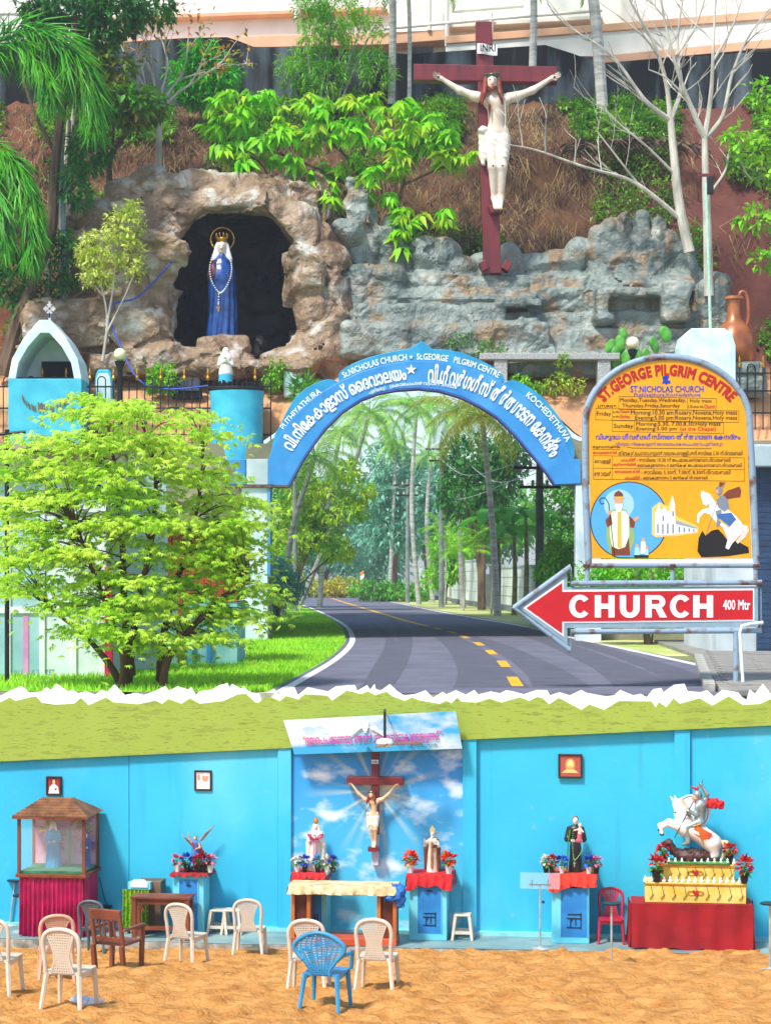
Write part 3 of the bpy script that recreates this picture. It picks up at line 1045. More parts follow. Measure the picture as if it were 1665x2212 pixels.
# ================================================================ ROCK GROTTO
def rock_material(name, c1, c2, c3, gloss=0.45):
    m = mat(name, c1, c2, gloss, 0.55, 0, spec=0.45, lo=0.32, hi=0.66, detail=7)
    N, L = m.node_tree.nodes, m.node_tree.links
    b = N['Principled BSDF']
    last = b.inputs['Base Color'].links[0].from_socket
    tc = N.new('ShaderNodeTexCoord')
    nz = N.new('ShaderNodeTexNoise')
    nz.inputs['Scale'].default_value = 1.3
    nz.inputs['Detail'].default_value = 6
    L.new(tc.outputs['Object'], nz.inputs[0])
    cr = N.new('ShaderNodeValToRGB')
    cr.color_ramp.elements[0].position = 0.52
    cr.color_ramp.elements[1].position = 0.66
    cr.color_ramp.elements[0].color = (0, 0, 0, 1)
    L.new(nz.outputs[0], cr.inputs[0])
    mx = N.new('ShaderNodeMix')
    mx.data_type = 'RGBA'
    L.new(cr.outputs[0], mx.inputs['Factor'])
    L.new(last, mx.inputs['A'])
    mx.inputs['B'].default_value = C(c3)
    L.new(mx.outputs['Result'], b.inputs['Base Color'])
    vo = N.new('ShaderNodeTexVoronoi')
    vo.feature = 'DISTANCE_TO_EDGE'
    vo.inputs['Scale'].default_value = 0.75
    dn = N.new('ShaderNodeMix')
    dn.data_type = 'RGBA'
    dn.inputs['Factor'].default_value = 0.35
    L.new(tc.outputs['Object'], dn.inputs['A'])
    L.new(nz.outputs['Color'], dn.inputs['B'])
    L.new(dn.outputs['Result'], vo.inputs[0])
    mr = N.new('ShaderNodeMapRange')
    mr.inputs[2].default_value = 0.06
    L.new(vo.outputs[0], mr.inputs[0])
    n2 = N.new('ShaderNodeTexNoise')
    n2.inputs['Scale'].default_value = 3.2
    n2.inputs['Detail'].default_value = 9
    L.new(tc.outputs['Object'], n2.inputs[0])
    ad = N.new('ShaderNodeMath')
    ad.operation = 'MULTIPLY_ADD'
    L.new(mr.outputs[0], ad.inputs[0])
    ad.inputs[1].default_value = 0.25
    L.new(n2.outputs[0], ad.inputs[2])
    bp_ = N.new('ShaderNodeBump')
    v2 = N.new('ShaderNodeTexVoronoi')
    v2.inputs['Scale'].default_value = 1.9
    L.new(dn.outputs['Result'], v2.inputs[0])
    a2_ = N.new('ShaderNodeMath')
    a2_.operation = 'MULTIPLY_ADD'
    L.new(v2.outputs['Distance'], a2_.inputs[0])
    a2_.inputs[1].default_value = 0.8
    L.new(ad.outputs[0], a2_.inputs[2])
    ad = a2_
    bp_.inputs['Strength'].default_value = 0.85
    bp_.inputs['Distance'].default_value = 0.22
    L.new(ad.outputs[0], bp_.inputs['Height'])
    L.new(bp_.outputs[0], b.inputs['Normal'])
    return m
M_rockb = rock_material('rock_brown', '#a48c70', '#745a42', '#bdb8ac')
M_rockg = rock_material('rock_grey', '#939d94', '#566460', '#8a7458')
M_rockshade = mat('rock_cave_shade', '#191716', '#0d0c0c', 0.6, 1.5, 0.6, 4)  # deep shade of the cave, put into the rock colour as near-black
def ee(x, y, d, rx, ry, rd, *a): return ('e', tuple(at(x, y, d)), (rx * d / F, rd, ry * d / F)) + a
def bb(x, y, d, rx, ry, rd, rr=0.2, *a): return ('b', tuple(at(x, y, d)), (rx * d / F, rd, ry * d / F), rr) + a
def cc(p, q, d, ra, rb=None, d2=None): return ('c', tuple(at(p[0], p[1], d)), tuple(at(q[0], q[1], d2 or d)), ra * d / F, (rb or ra) * d / F)
_ramp = 1.0
def rocknoise(G):
    Wp = G + 0.25 * np.stack([vnoise(G, 0.9), vnoise(G + 5, 0.9), vnoise(G + 9, 0.9)], -1)
    st = np.array([1.0, 1.0, 1.35], np.float32)
    return (facets(Wp * st, 0.5, 0.32) * 0.55 + facets(Wp * st + 4.4, 1.5, 0.42) * 0.36 + fbm(G, 0.3, 2) * 0.10) * _ramp + vnoise(G, 3.1) * 0.012
gro = thing('rock_grotto', 'sculpted concrete rock grotto with dark cave and stepped rock terraces on the slope', 'grotto', (0, 62.5, 13))
left = [bb(275, 610, 63.6, 108, 165, 1.5, 0.7), ee(205, 545, 63.3, 62, 85, 1.5), ee(188, 625, 63.4, 52, 90, 1.3),
        bb(318, 452, 63.8, 85, 50, 1.3, 0.35), bb(372, 416, 63.9, 60, 24, 1.1, 0.2), bb(333, 405, 63.8, 36, 16, 1.0, 0.18), bb(280, 432, 63.7, 45, 22, 1.0, 0.2), bb(240, 470, 63.6, 60, 25, 1.2, 0.3),
        cc((330, 480), (470, 462), 63.2, 56), cc((470, 462), (570, 456), 63.0, 52), cc((570, 456), (650, 488), 62.9, 52), cc((650, 488), (690, 570), 62.8, 56), cc((690, 570), (695, 700), 62.7, 62, 70), cc((695, 700), (690, 790), 62.5, 70, 76),
        bb(508, 600, 67.0, 220, 200, 0.9, 0.3), bb(400, 560, 64.8, 50, 130, 1.8, 0.4), bb(660, 610, 65, 50, 160, 2.0, 0.4), bb(508, 440, 65.0, 200, 34, 2.0, 0.4), bb(500, 790, 64.5, 180, 26, 2.0, 0.3),
        bb(508, 660, 62.5, 122, 108, 4.0, 0.9, '-'), ee(505, 560, 62.5, 108, 105, 4.0, '-'), bb(505, 520, 61.6, 82, 60, 2.4, 0.5, '-'),
        ee(395, 545, 62.6, 40, 22, 0.8), ee(383, 505, 62.7, 34, 30, 0.9), bb(330, 520, 62.5, 70, 16, 0.8, 0.25), ee(330, 575, 62.6, 55, 45, 0.8),
        bb(165, 700, 63.0, 95, 42, 1.5, 0.3), bb(220, 672, 63.1, 80, 24, 1.3, 0.25), bb(170, 735, 62.4, 100, 40, 1.4, 0.3), bb(300, 735, 62.4, 70, 60, 1.1, 0.5), bb(290, 785, 61.9, 95, 30, 1.0, 0.35), ee(365, 775, 61.8, 36, 38, 0.8), ee(330, 700, 62.4, 50, 40, 0.9),
        bb(110, 720, 62.7, 50, 48, 1.3, 0.4), ee(620, 780, 62.4, 60, 24, 0.9), bb(560, 800, 61.6, 130, 16, 1.0, 0.3), ee(625, 755, 63.0, 22, 12, 0.4), ee(560, 765, 63.6, 24, 40, 0.5),
        bb(485, 757, 62.6, 52, 26, 0.75, 0.12), bb(470, 784, 62.2, 76, 17, 0.9, 0.15), bb(478, 806, 61.7, 120, 15, 0.8, 0.2)]
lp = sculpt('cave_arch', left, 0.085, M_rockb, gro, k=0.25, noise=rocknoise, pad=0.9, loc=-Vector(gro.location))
me = lp.data
me.set_sharp_from_angle(angle=R(24))
me.materials.append(M_rockshade)
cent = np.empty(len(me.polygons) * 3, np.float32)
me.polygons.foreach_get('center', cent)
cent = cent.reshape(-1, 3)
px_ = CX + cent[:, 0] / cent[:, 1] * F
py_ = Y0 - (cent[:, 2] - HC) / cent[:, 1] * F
dark = (cent[:, 1] > 62.9) & (px_ > 366) & (px_ < 654) & (py_ > 462) & (py_ < 790) & ~((px_ > 425) & (px_ < 545) & (py_ > 728) & (cent[:, 1] < 63.4))  # faces inside the cave that get the painted shade, statue base left out
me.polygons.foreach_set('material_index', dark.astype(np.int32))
_ramp = 0.34
right = [bb(772, 400, 63.8, 26, 14, 0.5, 0.1), bb(775, 424, 63.7, 24, 14, 0.5, 0.1), bb(770, 448, 63.8, 27, 14, 0.5, 0.1), bb(774, 470, 63.7, 25, 16, 0.5, 0.1), ee(752, 505, 63.2, 34, 30, 0.7), ee(735, 490, 63.2, 20, 18, 0.5),
         cc((765, 620), (768, 500), 63.6, 28, 22), cc((800, 630), (802, 465), 63.8, 24, 18), cc((835, 640), (838, 480), 63.9, 26, 18), cc((860, 640), (868, 540), 63.9, 24, 18),
         bb(800, 650, 63.3, 75, 70, 1.0, 0.4), bb(810, 730, 62.8, 90, 55, 1.0, 0.4),
         ee(915, 552, 64.2, 48, 42, 0.7), ee(955, 560, 64.2, 40, 46, 0.7), ee(995, 585, 64.2, 45, 34, 0.7), ee(1045, 575, 64.4, 40, 34, 0.6), ee(1100, 560, 64.3, 28, 38, 0.6), ee(1150, 580, 64.3, 50, 32, 0.7), ee(1205, 575, 64.3, 48, 36, 0.7), ee(1248, 555, 64.2, 34, 44, 0.7),
         cc((1285, 600), (1288, 505), 63.8, 22, 17), cc((1316, 600), (1318, 490), 63.7, 24, 18), cc((1350, 600), (1350, 482), 63.6, 25, 18), cc((1386, 600), (1386, 470), 63.5, 27, 20), cc((1420, 600), (1418, 485), 63.6, 24, 18), cc((1448, 600), (1442, 515), 63.7, 22, 16), cc((1472, 605), (1464, 555), 63.7, 24, 18), cc((1500, 610), (1486, 550), 63.8, 22, 14), ee(1375, 550, 64.0, 100, 60, 0.8),
         bb(1075, 592, 63.9, 205, 9, 0.75, 0.05, .62), bb(1010, 606, 63.3, 130, 9, 0.6, 0.08, .45), bb(1090, 625, 63.6, 250, 26, 0.8, 0.1),
         bb(1140, 622, 63.2, 320, 8, 0.6, 0.05, .62), bb(990, 634, 62.8, 165, 9, 0.6, 0.05, .62), bb(1150, 655, 63.3, 330, 26, 0.8, 0.1), bb(1395, 604, 63.1, 100, 9, 0.6, 0.05, .62),
         bb(1180, 674, 62.8, 370, 9, 0.6, 0.05, .62), bb(1170, 705, 63.0, 385, 26, 0.8, 0.12), bb(930, 690, 62.5, 160, 30, 0.8, 0.2),
         bb(1330, 716, 62.4, 225, 9, 0.55, 0.05, .62), bb(1330, 750, 62.7, 235, 36, 0.8, 0.14), bb(960, 742, 62.2, 225, 42, 0.9, 0.25), bb(1200, 790, 62.0, 380, 28, 0.9, 0.2), bb(1140, 735, 62.3, 24, 46, .6, .15),
         bb(1372, 634, 62.2, 75, 8, 0.5, 0.08), bb(1296, 652, 62.2, 14, 28, 0.5, 0.1), bb(1455, 655, 62.1, 30, 42, 0.6, 0.15), ee(1300, 690, 62.0, 28, 14, 0.5),
         ee(1545, 620, 63.2, 30, 32, 0.8), bb(1535, 690, 62.9, 36, 80, 0.9, 0.3), ee(1570, 720, 63.0, 30, 70, 0.8), bb(1120, 655, 62.0, 50, 10, 0.4, 0.08)]
rt_ = sculpt('rock_terrace', right, 0.085, M_rockg, gro, k=0.06, noise=rocknoise, pad=0.9, loc=-Vector(gro.location))

rt_.data.set_sharp_from_angle(angle=R(24))
for m_ in (M_rockb, M_rockg):
    stain(m_, '#3c342c', 1.1, (1.6, 1.6, .25), .56, .72, .6, 2.0)
    stain(m_, '#c9c6ba', .8, (1, 1, 1.4), .58, .7, .6, 9.0)
    stain(m_, '#5c6a3c', 1.7, (1, 1, 1), .66, .74, .5, 5.0)

# ---------------------------------------------------------------- great crucifix on the rocks
M_cross = mat('red_brown_wood', '#7c242c', '#5e1a20', 0.45, 3, 0.15, 8, stretch=(1, 1, 0.2), spec=0.5)
M_skin = mat('statue_skin', '#eadbc9', '#dcc6b0', 0.4, 3, spec=0.5)
M_hair = mat('statue_hair', '#9a3a24', '#6c2616', 0.5, 8, spec=0.5)
M_cloth = mat('statue_white', '#f0eadc', '#ddd3c2', 0.45, 3, spec=0.5)
M_blood = mat('painted_blood', '#8c1414', '#701010', 0.5)
M_thorn = mat('thorn_green', '#3f5a3c', '#2c4030', 0.7)
def tubeset(lines, n=6):
    mb = MB()
    for pts, r in lines: mb.tube(pts, r, n)
    return mb
def hand_extra(mb, w, d, s, spread=0.35, palmn=Vector((0, -1, 0))):
    """five unequal, bent fingers from a palm at w pointing along d"""
    d = Vector(d).normalized()
    side = d.cross(palmn).normalized()
    for i, (o_, l) in enumerate(((-1.5, .78), (-.5, .95), (.5, 1.0), (1.5, .88))):
        b0 = Vector(w) + side * o_ * 0.021 * s + d * 0.035 * s
        dd = (d + side * o_ * 0.12 * spread).normalized()
        mb.tube([b0, b0 + dd * 0.04 * s * l, b0 + dd * 0.068 * s * l + palmn * 0.014 * s, b0 + dd * 0.082 * s * l + palmn * 0.034 * s], [0.0105 * s, 0.010 * s, 0.009 * s, 0.006 * s], 6)
    b0 = Vector(w) + side * 0.03 * s - d * 0.01 * s
    mb.tube([b0, b0 + (side * 0.8 + d * 0.6).normalized() * 0.035 * s, b0 + (side * 0.5 + d * 0.9 + palmn * 0.4).normalized() * 0.062 * s], [0.012 * s, 0.011 * s, 0.007 * s], 6)
def face_marks(parent, o, S, loc=None):
    for s in (-1, 1): link('eye', npmeshS(MB().ell((o[0] + s * .032, o[1] - .112, o[2] + 1.585), (.014, .008, .006)), S), M_hair, parent, loc)
    link('mouth', npmeshS(MB().ell((o[0], o[1] - .112, o[2] + 1.515), (.016, .006, .004)), S), M_hair, parent, loc)
def corpus(parent, S, hang, loc, h, skin=None):
    """crucified figure, unit height 1.75 m from soles (z=0) to crown, scaled by S; hang raises the hands"""
    o = lambda *p: tuple(p)
    sz = 1.42
    hz = 1.60 + hang
    hx_ = 0.70 - hang * 0.12
    prims = [('c', o(0, 0, 0.98), o(0, -.015, 1.18), .112, .098), ('c', o(0, -.015, 1.18), o(0, -.02, 1.36), .10, .125), ('e', o(0, -.03, 1.34), (.17, .105, .12)), ('e', o(-.085, -.07, 1.345), (.09, .06, .06)), ('e', o(.085, -.07, 1.345), (.09, .06, .06)), ('e', o(0, 0, .93), (.15, .11, .12)),
             ('c', o(0, 0, 1.4), o(-.02, -.045, 1.53), .062, .055)]
    for s in (-1, 1):
        el = (s * 0.46, .0, sz + (hz - sz) * 0.42 - 0.02)
        prims += [('c', o(s * .16, 0, 1.40), o(s * .27, 0, sz + 0.0), .07, .062), ('c', o(s * .25, 0, sz - 0.005), el, .056, .046), ('c', el, o(s * hx_, .01, hz), .046, .028), ('e', o(s * (hx_ + .045), -.005, hz + .012), (.05, .022, .036))]
        prims += [('c', o(s * .08, 0, .92), o(s * .06 + .01, -.10, .50), .092, .06), ('c', o(s * .06 + .01, -.10, .50), o(s * .045 + .015, -.02, .12), .062, .036), ('e', o(s * .05 + .012, -.0, .34), (.05, .05, .11)), ('c', o(s * .04 + .015, -.02, .11), o(s * .03 + .015, -.12, -.03), .04, .03)]
    hc = Vector((-.06, -.11, 1.575))
    prims += [('e', tuple(hc), (.075, .092, .115)), ('e', tuple(hc + Vector((0, -.035, -.07))), (.05, .05, .05)), ('c', tuple(hc + Vector((0, -.088, .01))), tuple(hc + Vector((0, -.105, -.03))), .012, .018)]
    ex = MB()
    for s in (-1, 1): hand_extra(ex, (s * (hx_ + .04), -.02, hz + .012), (s, -.5, 0.35), .8)
    for s in (-1, 1):                         # toes
        for t in range(4): ex.tube([(s * .03 + .015 + (t - 1.5) * .013, -.12, -.03), (s * .03 + .015 + (t - 1.5) * .016, -.155, -.045)], [.009, .006], 5)
    b = sculpt('body', prims, h, skin or M_skin, parent, k=.035, S=S, extra=ex, loc=loc)
    # hair, beard, crown of thorns, loincloth
    hp_ = [('e', tuple(hc + Vector((0, .035, .04))), (.08, .08, .088))]
    for s in (-1, 1):
        hp_ += [('c', tuple(hc + Vector((s * .078, -.02, .04))), tuple(hc + Vector((s * .10, -.06, -.16))), .034, .03), ('c', tuple(hc + Vector((s * .10, -.06, -.16))), tuple(hc + Vector((s * .13, -.05, -.29))), .03, .014), ('c', tuple(hc + Vector((s * .08, .03, .0))), tuple(hc + Vector((s * .15, .0, -.25))), .04, .02)]
    hp_ += [('e', tuple(hc + Vector((0, -.062, -.095))), (.036, .032, .04)), ('c', tuple(hc + Vector((-.05, -.05, -.05))), tuple(hc + Vector((-.02, -.075, -.10))), .012, .014), ('c', tuple(hc + Vector((.05, -.05, -.05))), tuple(hc + Vector((.02, -.075, -.10))), .012, .014)]
    sculpt('hair', hp_, h * 0.7, M_hair, parent, k=.02, S=S, loc=loc)
    face_marks(parent, (hc.x, hc.y + .018, hc.z - 1.573), S, loc)
    cr = MB()
    for j in range(3):
        cr.tube([hc + Vector((.088 * math.cos(a), .02 + .096 * math.sin(a), .062 + .012 * j + .012 * math.sin(3 * a + j * 2))) for a in np.linspace(0, 2 * pi, 25)], .013, 5)
    for j in range(26):
        a = j * 2.4
        p = hc + Vector((.092 * math.cos(a), .02 + .1 * math.sin(a), .074))
        cr.tube([p, p + Vector((.035 * math.cos(a + .5), .035 * math.sin(a + .5), .022 * math.sin(j)))], [.007, .002], 4)
    link('crown_of_thorns', npmeshS(cr, S), M_thorn, parent, loc)
    lc = [('c', o(-.09, 0, .96), o(.09, 0, .98), .07, .07), ('e', o(0, 0, .86), (.17, .125, .15)), ('c', o(-.07, -.02, .86), o(-.055, -.05, .66), .105, .085), ('c', o(.08, -.02, .86), o(.07, -.06, .62), .105, .09), ('c', o(-.17, -.03, .98), o(-.165, -.02, .56), .045, .03), ('c', o(-.2, 0, .97), o(-.2, 0, .62), .03, .022), ('e', o(-.17, -.05, .98), (.06, .06, .05))]
    def fold(G): return np.sin((G[..., 0] * 0.6 + G[..., 2] * 1.0) * 80) * 0.004
    sculpt('loincloth', lc, h, M_cloth, parent, k=.03, S=S, loc=loc, noise=fold)
    bl = MB()
    bl.tube([(-.095, -.145, 1.29), (-.095, -.146, 1.26), (-.09, -.135, 1.12)], [.016, .018, .004], 6)
    link('wound', npmeshS(bl, S), M_blood, parent, loc)
    for s in (-1, 1):
        for c_ in ((s * .06 + .01, -.162, .50), (s * (hx_ + .045), -.03, hz + .012)): link('wound', npmeshS(MB().ell(c_, (.016, .01, .016)), S), M_blood, parent, loc)
def npmeshS(mb, S):
    me = bpy.data.meshes.new('part')
    me.from_pydata([(v[0] * S, v[1] * S, v[2] * S) for v in mb.v], [], mb.f)
    me.update()
    return me
D = 62.6
base = at(1067, 584, D)
cx_ = thing('tall_cross', 'tall red brown wooden cross with white title plate standing on the rock terrace', 'cross', base)
def lc(x, y, dy=0.0): return at(x, y, D) - base + Vector((0, dy, 0))
mb = MB()
mb.prism([(lc(1045, 590).x, lc(1045, 590).z), (lc(1083, 590).x, lc(1083, 590).z), (lc(1062, 46).x, lc(1062, 46).z), (lc(1027, 46).x, lc(1027, 46).z)], 0.0, 0.5)
mb.build('upright_beam', M_cross, cx_, bevel=0.02)
mb = MB()
mb.prism([(lc(893, 138).x, lc(893, 138).z), (lc(1203, 144).x, lc(1203, 144).z), (lc(1203, 178).x, lc(1203, 178).z), (lc(893, 173).x, lc(893, 173).z)], -0.03, 0.45)
mb.build('cross_beam', M_cross, cx_, bevel=0.02)
for s, x in ((-1, 1045), (1, 1094)):
    p = lc(x, 574)
    MB().box((p.x, 0.2, p.z), (0.13, 0.3, 0.16), ry=s * 0.5).build('wedge', M_cross, cx_, bevel=0.02)
sc_ = MB()
for t in range(12):                             # curled title scroll
    pass
xs_ = np.linspace(1030, 1073, 13)
fr = [lc(x, 95 + 4 * (x - 1030) / 43, -0.07 - 0.09 * math.sin((x - 1030) / 43 * pi * 2) * 0.6) for x in xs_]
bk = [lc(x, 117 + 4 * (x - 1030) / 43, -0.07 - 0.09 * math.sin((x - 1030) / 43 * pi * 2) * 0.6) for x in xs_]
sc_.strip(bk, fr)
o = sc_.build('title_plate', mat('title_white', '#f4f4f0', '#e6e6e2', 0.6), cx_)
sd = o.modifiers.new('thick', 'SOLIDIFY'); sd.thickness = 0.03
mb = MB()
a, b = lc(1036, 115), lc(1069, 99)
text_fit(mb, 'INRI', a.x, b.x, a.z, b.z, -0.19, 0.02)
mb.build('lettering', mat('ink_dark', '#20242e', '#20242e', 0.7), cx_)
S_ = 300 * D / F / 1.75
cf = thing('crucified_figure', 'white painted statue of a crucified man hanging on the tall red brown cross', 'statue', lc(1071, 450) + base + Vector((0, -0.02, 0)))
corpus(cf, S_ * 0.985, 0.05, (0, -0.08, 0), 0.0165)
MB().prism([(-0.28, 0.03), (0.22, 0.03), (0.2, -0.22), (-0.2, -0.22)], -0.34, 0.0).build('foot_rest', M_cross, cf, bevel=0.02)

# ---------------------------------------------------------------- veiled statue in the cave
def robed(parent, S, h, robe, veil=None, skin=M_skin, hair=None, arms='prayer', wide=1.0, mantle=None, head=True, fold_amp=.010, collar=None):
    """standing robed statue, 1.7 units tall, scaled by S"""
    def fold(G):
        a = np.arctan2(G[..., 1], G[..., 0])
        w = np.clip((1.35 - G[..., 2]) / 1.0, 0.15, 1)
        return np.sin(a * 13 + 2.5 * vnoise(G, 2.2)) * fold_amp * w + vnoise(G, 7.0) * fold_amp * 0.5
    o = lambda *p: tuple(p)
    pr = [('c', o(0, 0, .02), o(0, 0, .75), .25 * wide, .19 * wide), ('c', o(0, 0, .7), o(0, 0, 1.18), .19 * wide, .165 * wide), ('e', o(0, 0, 1.28), (.215, .135, .15)), ('c', o(0, 0, 1.33), o(0, -.01, 1.45), .085, .055)]
    ex = MB()
    if arms == 'cloak':
        pr = [('c', o(0, 0, .02), o(.02, 0, .55), .26, .235), ('c', o(.02, 0, .5), o(0, -.02, 1.1), .235, .225), ('c', o(0, -.03, 1.05), o(0, 0, 1.27), .22, .16), ('e', o(0, 0, 1.27), (.19, .13, .11)), ('c', o(0, 0, 1.33), o(0, -.01, 1.45), .085, .055)]
    elif arms == 'prayer':
        for s in (-1, 1):
            pr += [('c', o(s * .2, 0, 1.32), o(s * .235, -.07, 1.06), .072, .068), ('c', o(s * .235, -.07, 1.06), o(s * .03, -.22, 1.18), .066, .05)]
    elif arms == 'down':
        for s in (-1, 1):
            pr += [('c', o(s * .2, 0, 1.32), o(s * .25, -.03, 1.04), .072, .07), ('c', o(s * .25, -.03, 1.04), o(s * .16, -.2, .98), .068, .055)]
    elif arms == 'bless':
        pr += [('c', o(.2, 0, 1.32), o(.26, -.05, 1.07), .072, .07), ('c', o(.26, -.05, 1.07), o(.17, -.22, 1.1), .068, .055), ('c', o(-.2, 0, 1.32), o(-.3, -.06, 1.1), .072, .068), ('c', o(-.3, -.06, 1.1), o(-.31, -.2, 1.28), .066, .05)]
    rb = sculpt('robe', pr, h, robe, parent, k=.05, S=S, noise=fold)
    hd = [('e', o(0, -.02, 1.565), (.082, .098, .118)), ('e', o(0, -.05, 1.49), (.05, .05, .045)), ('c', o(0, -.02, 1.5), o(0, 0, 1.38), .045, .05), ('c', o(0, -.11, 1.575), o(0, -.13, 1.54), .010, .017)]
    sculpt('head', hd, h * 0.7, skin, parent, k=.02, S=S)
    if arms == 'cloak': hpz = []
    elif arms == 'prayer': hpz = [((.02, -.25, 1.215), (0, -.25, 1)), ((-.02, -.25, 1.215), (0, -.25, 1))]
    elif arms == 'down': hpz = [((.11, -.23, .975), (-1, -.5, .1)), ((-.11, -.23, .975), (1, -.5, .1))]
    else: hpz = [((.13, -.25, 1.11), (-1, -.4, .2)), ((-.31, -.22, 1.33), (0, -.15, 1))]
    for p, d in hpz:
        ex = MB()
        hand_extra(ex, p, d, 1.0)
        sculpt('hand', [('e', p, (.035, .035, .045))], .014, skin, parent, k=.01, S=S, extra=ex)
    face_marks(parent, (0, 0, 0), S)
    if veil:
        vp = [('e', o(0, .03, 1.6), (.105, .105, .13)), ('c', o(0, .06, 1.58), o(0, .08, 1.25), .105, .16)]
        for s in (-1, 1): vp += [('c', o(s * .085, .0, 1.6), o(s * .13, -.03, 1.36), .035, .05), ('c', o(s * .12, -.02, 1.38), o(s * .15, -.05, 1.24), .045, .035)]
        sculpt('veil', vp, h, veil, parent, k=.03, S=S)
    if hair:
        sculpt('hair', [('e', o(0, .02, 1.61), (.092, .095, .095)), ('e', o(0, .06, 1.54), (.08, .06, .09))], h * .7, hair, parent, k=.02, S=S)
    if mantle:
        mp_ = [('c', o(0, .1, .05), o(0, .07, 1.2), .24 * wide, .17 * wide), ('e', o(0, .04, 1.3), (.225, .13, .14))]
        for s in (-1, 1): mp_ += [('c', o(s * .2, 0, 1.33), o(s * .27, .0, .95), .075, .09), ('c', o(s * .27, .0, .95), o(s * .26, .03, .12), .09, .075)]
        sculpt('mantle', mp_, h, mantle, parent, k=.04, S=S, noise=fold)
def crown_mesh(r, h_, n=10):
    mb = MB()
    mb.lathe([(r, 0), (r * 1.05, h_ * .3), (r * 1.15, h_ * .45), (r * 1.05, h_ * .45), (r * .95, 0)], 16)
    for i in range(n):
        a = 2 * pi * i / n
        mb.tube([(r * 1.08 * math.cos(a), r * 1.08 * math.sin(a), h_ * .4), (r * 1.3 * math.cos(a), r * 1.3 * math.sin(a), h_ * .95)], [r * .16, r * .03], 5)
    return mb
M_gold = mat('gilt', '#d9a33a', '#b27c22', 0.35, 6, metal=0.6)
M_bluesilk = mat('blue_silk', '#124f9c', '#082c6c', 0.28, 5, 0.3, 9, spec=0.7)
M_purple = mat('purple_cloth', '#5a2540', '#3a1830', 0.5, 5, 0.2)
dS = 62.9
p0 = at(480, 733, dS)
mz = thing('cave_madonna', 'crowned statue in glossy blue cloak standing inside the dark cave', 'statue', p0)
SM = 215 * dS / F / 1.7
robed(mz, SM, .021, M_bluesilk, veil=mat('veil_white', '#e9e4ea', '#cfc6d2', 0.5, 6), arms='cloak', fold_amp=.016)
mb = MB()
mb.tube([(-.13, -.08, 1.32), (-.13, -.15, 1.2), (-.1, -.17, 1.05), (-.04, -.18, .92)], [.04, .08, .085, .03], 8)
mb.tube([(-.17, -.04, 1.25), (-.18, -.1, 1.08), (-.17, -.1, .85)], [.04, .07, .03], 8)
link('sash', npmeshS(mb, SM), M_purple, mz, smooth=True)
link('crown', npmeshS(crown_mesh(.085, .16), SM), M_gold, mz, (0, 0, 1.655 * SM), smooth=True)
mb = MB()
mb.tube([(.2 * math.cos(a), .06, 1.72 + .2 * math.sin(a)) for a in np.linspace(0, 2 * pi, 33)], .011, 6)
for i in range(24):
    a = 2 * pi * i / 24
    mb.tube([(.2 * math.cos(a), .06, 1.72 + .2 * math.sin(a)), (.19 * math.cos(a), .06, 1.72 + .19 * math.sin(a))], .012, 5)
link('halo', npmeshS(mb, SM), M_gold, mz)
mb = MB()
ros = smoothline([(-.14, -.16, 1.42), (-.19, -.21, 1.2), (-.15, -.27, .95), (-.03, -.285, .76), (.06, -.285, .8), (.16, -.26, 1.0), (.18, -.2, 1.22), (.12, -.15, 1.42)], 6)
ros += smoothline([(-.03, -.285, .76), (-.035, -.29, .56)], 5)
for q in ros: mb.ell(q, (.014, .014, .014), 6, 4)
link('rosary', npmeshS(mb, SM), mat('bead_white', '#f2f2ee', '#dddddd', 0.3), mz)
mb = MB()
mb.box((-.035, -.295, .48), (.010, .006, .05)).box((-.035, -.295, .5), (.032, .006, .01))
link('rosary_cross', npmeshS(mb, SM), M_gold, mz)
# ================================================================ SHRINE FURNITURE ON THE SLOPE
M_iron = mat('black_iron', '#1d1f22', '#131416', 0.5, 6)
M_cyan = mat('shrine_blue', '#4fc3dc', '#2fa6c8', 0.6, 1.6, 0.15, 6, lo=0.3, hi=0.7)
M_paleb = mat('shrine_pale', '#dff0f2', '#bfe2ea', 0.6, 1.6, 0.1)
M_soot = mat('soot', '#171717', '#0c0c0c', 0.9, 4)
ZD = HC + (Y0 - 955) / F * 59.4               # level of the strip in front of the slope
# iron railing with gilt spear heads
def fence(name, label, x0, x1, d, ytop, ybot, step, loops=True):
    L_, R_ = at(x0, ybot, d), at(x1, ybot, d)
    f = thing(name, label, 'fence', (L_ + R_) / 2)
    o0 = Vector(f.location)
    hgt = (ybot - ytop) * d / F
    n = max(2, int(round((x1 - x0) / step)))
    for zf in (0.12, 0.55, 0.9):
        MB().box((0, 0, hgt * zf), ((R_ - L_).length / 2, 0.025, 0.025)).build('rail', M_iron, f)
    bar = MB().tube([(0, 0, -0.35), (0, 0, hgt)], 0.02, 6).mesh('bar')
    bar.materials.append(M_iron)
    tip = MB().lathe([(.015, 0), (.05, .04), (.06, .09), (.02, .17), (.045, .2), (.04, .27), (.005, .42)], 6).mesh('spear_head')
    tip.materials.append(M_gold)
    hoop = MB().tube([(0.13 * math.cos(a), 0, 0.13 * math.sin(a)) for a in np.linspace(0, pi, 9)], 0.02, 6).mesh('hoop')
    hoop.materials.append(M_iron)
    for i in range(n + 1):
        p = L_.lerp(R_, i / n) - o0
        link('bar', bar, None, f, p)
        if i % 3 == 0: link('spear_head', tip, None, f, p + Vector((0, 0, hgt)))
        elif i % 3 == 1 and i < n:
            q = L_.lerp(R_, (i + .5) / n) - o0
            h_ = link('hoop', hoop, None, f, q + Vector((0, 0, hgt)))
            h_.scale = ((R_ - L_).length / n / 0.26, 1, 1)
    return f
fence('iron_fence', 'black iron railing with gilt spear tips between the two blue candle shrines', -60, 585, 60.0, 822, 955, 17)
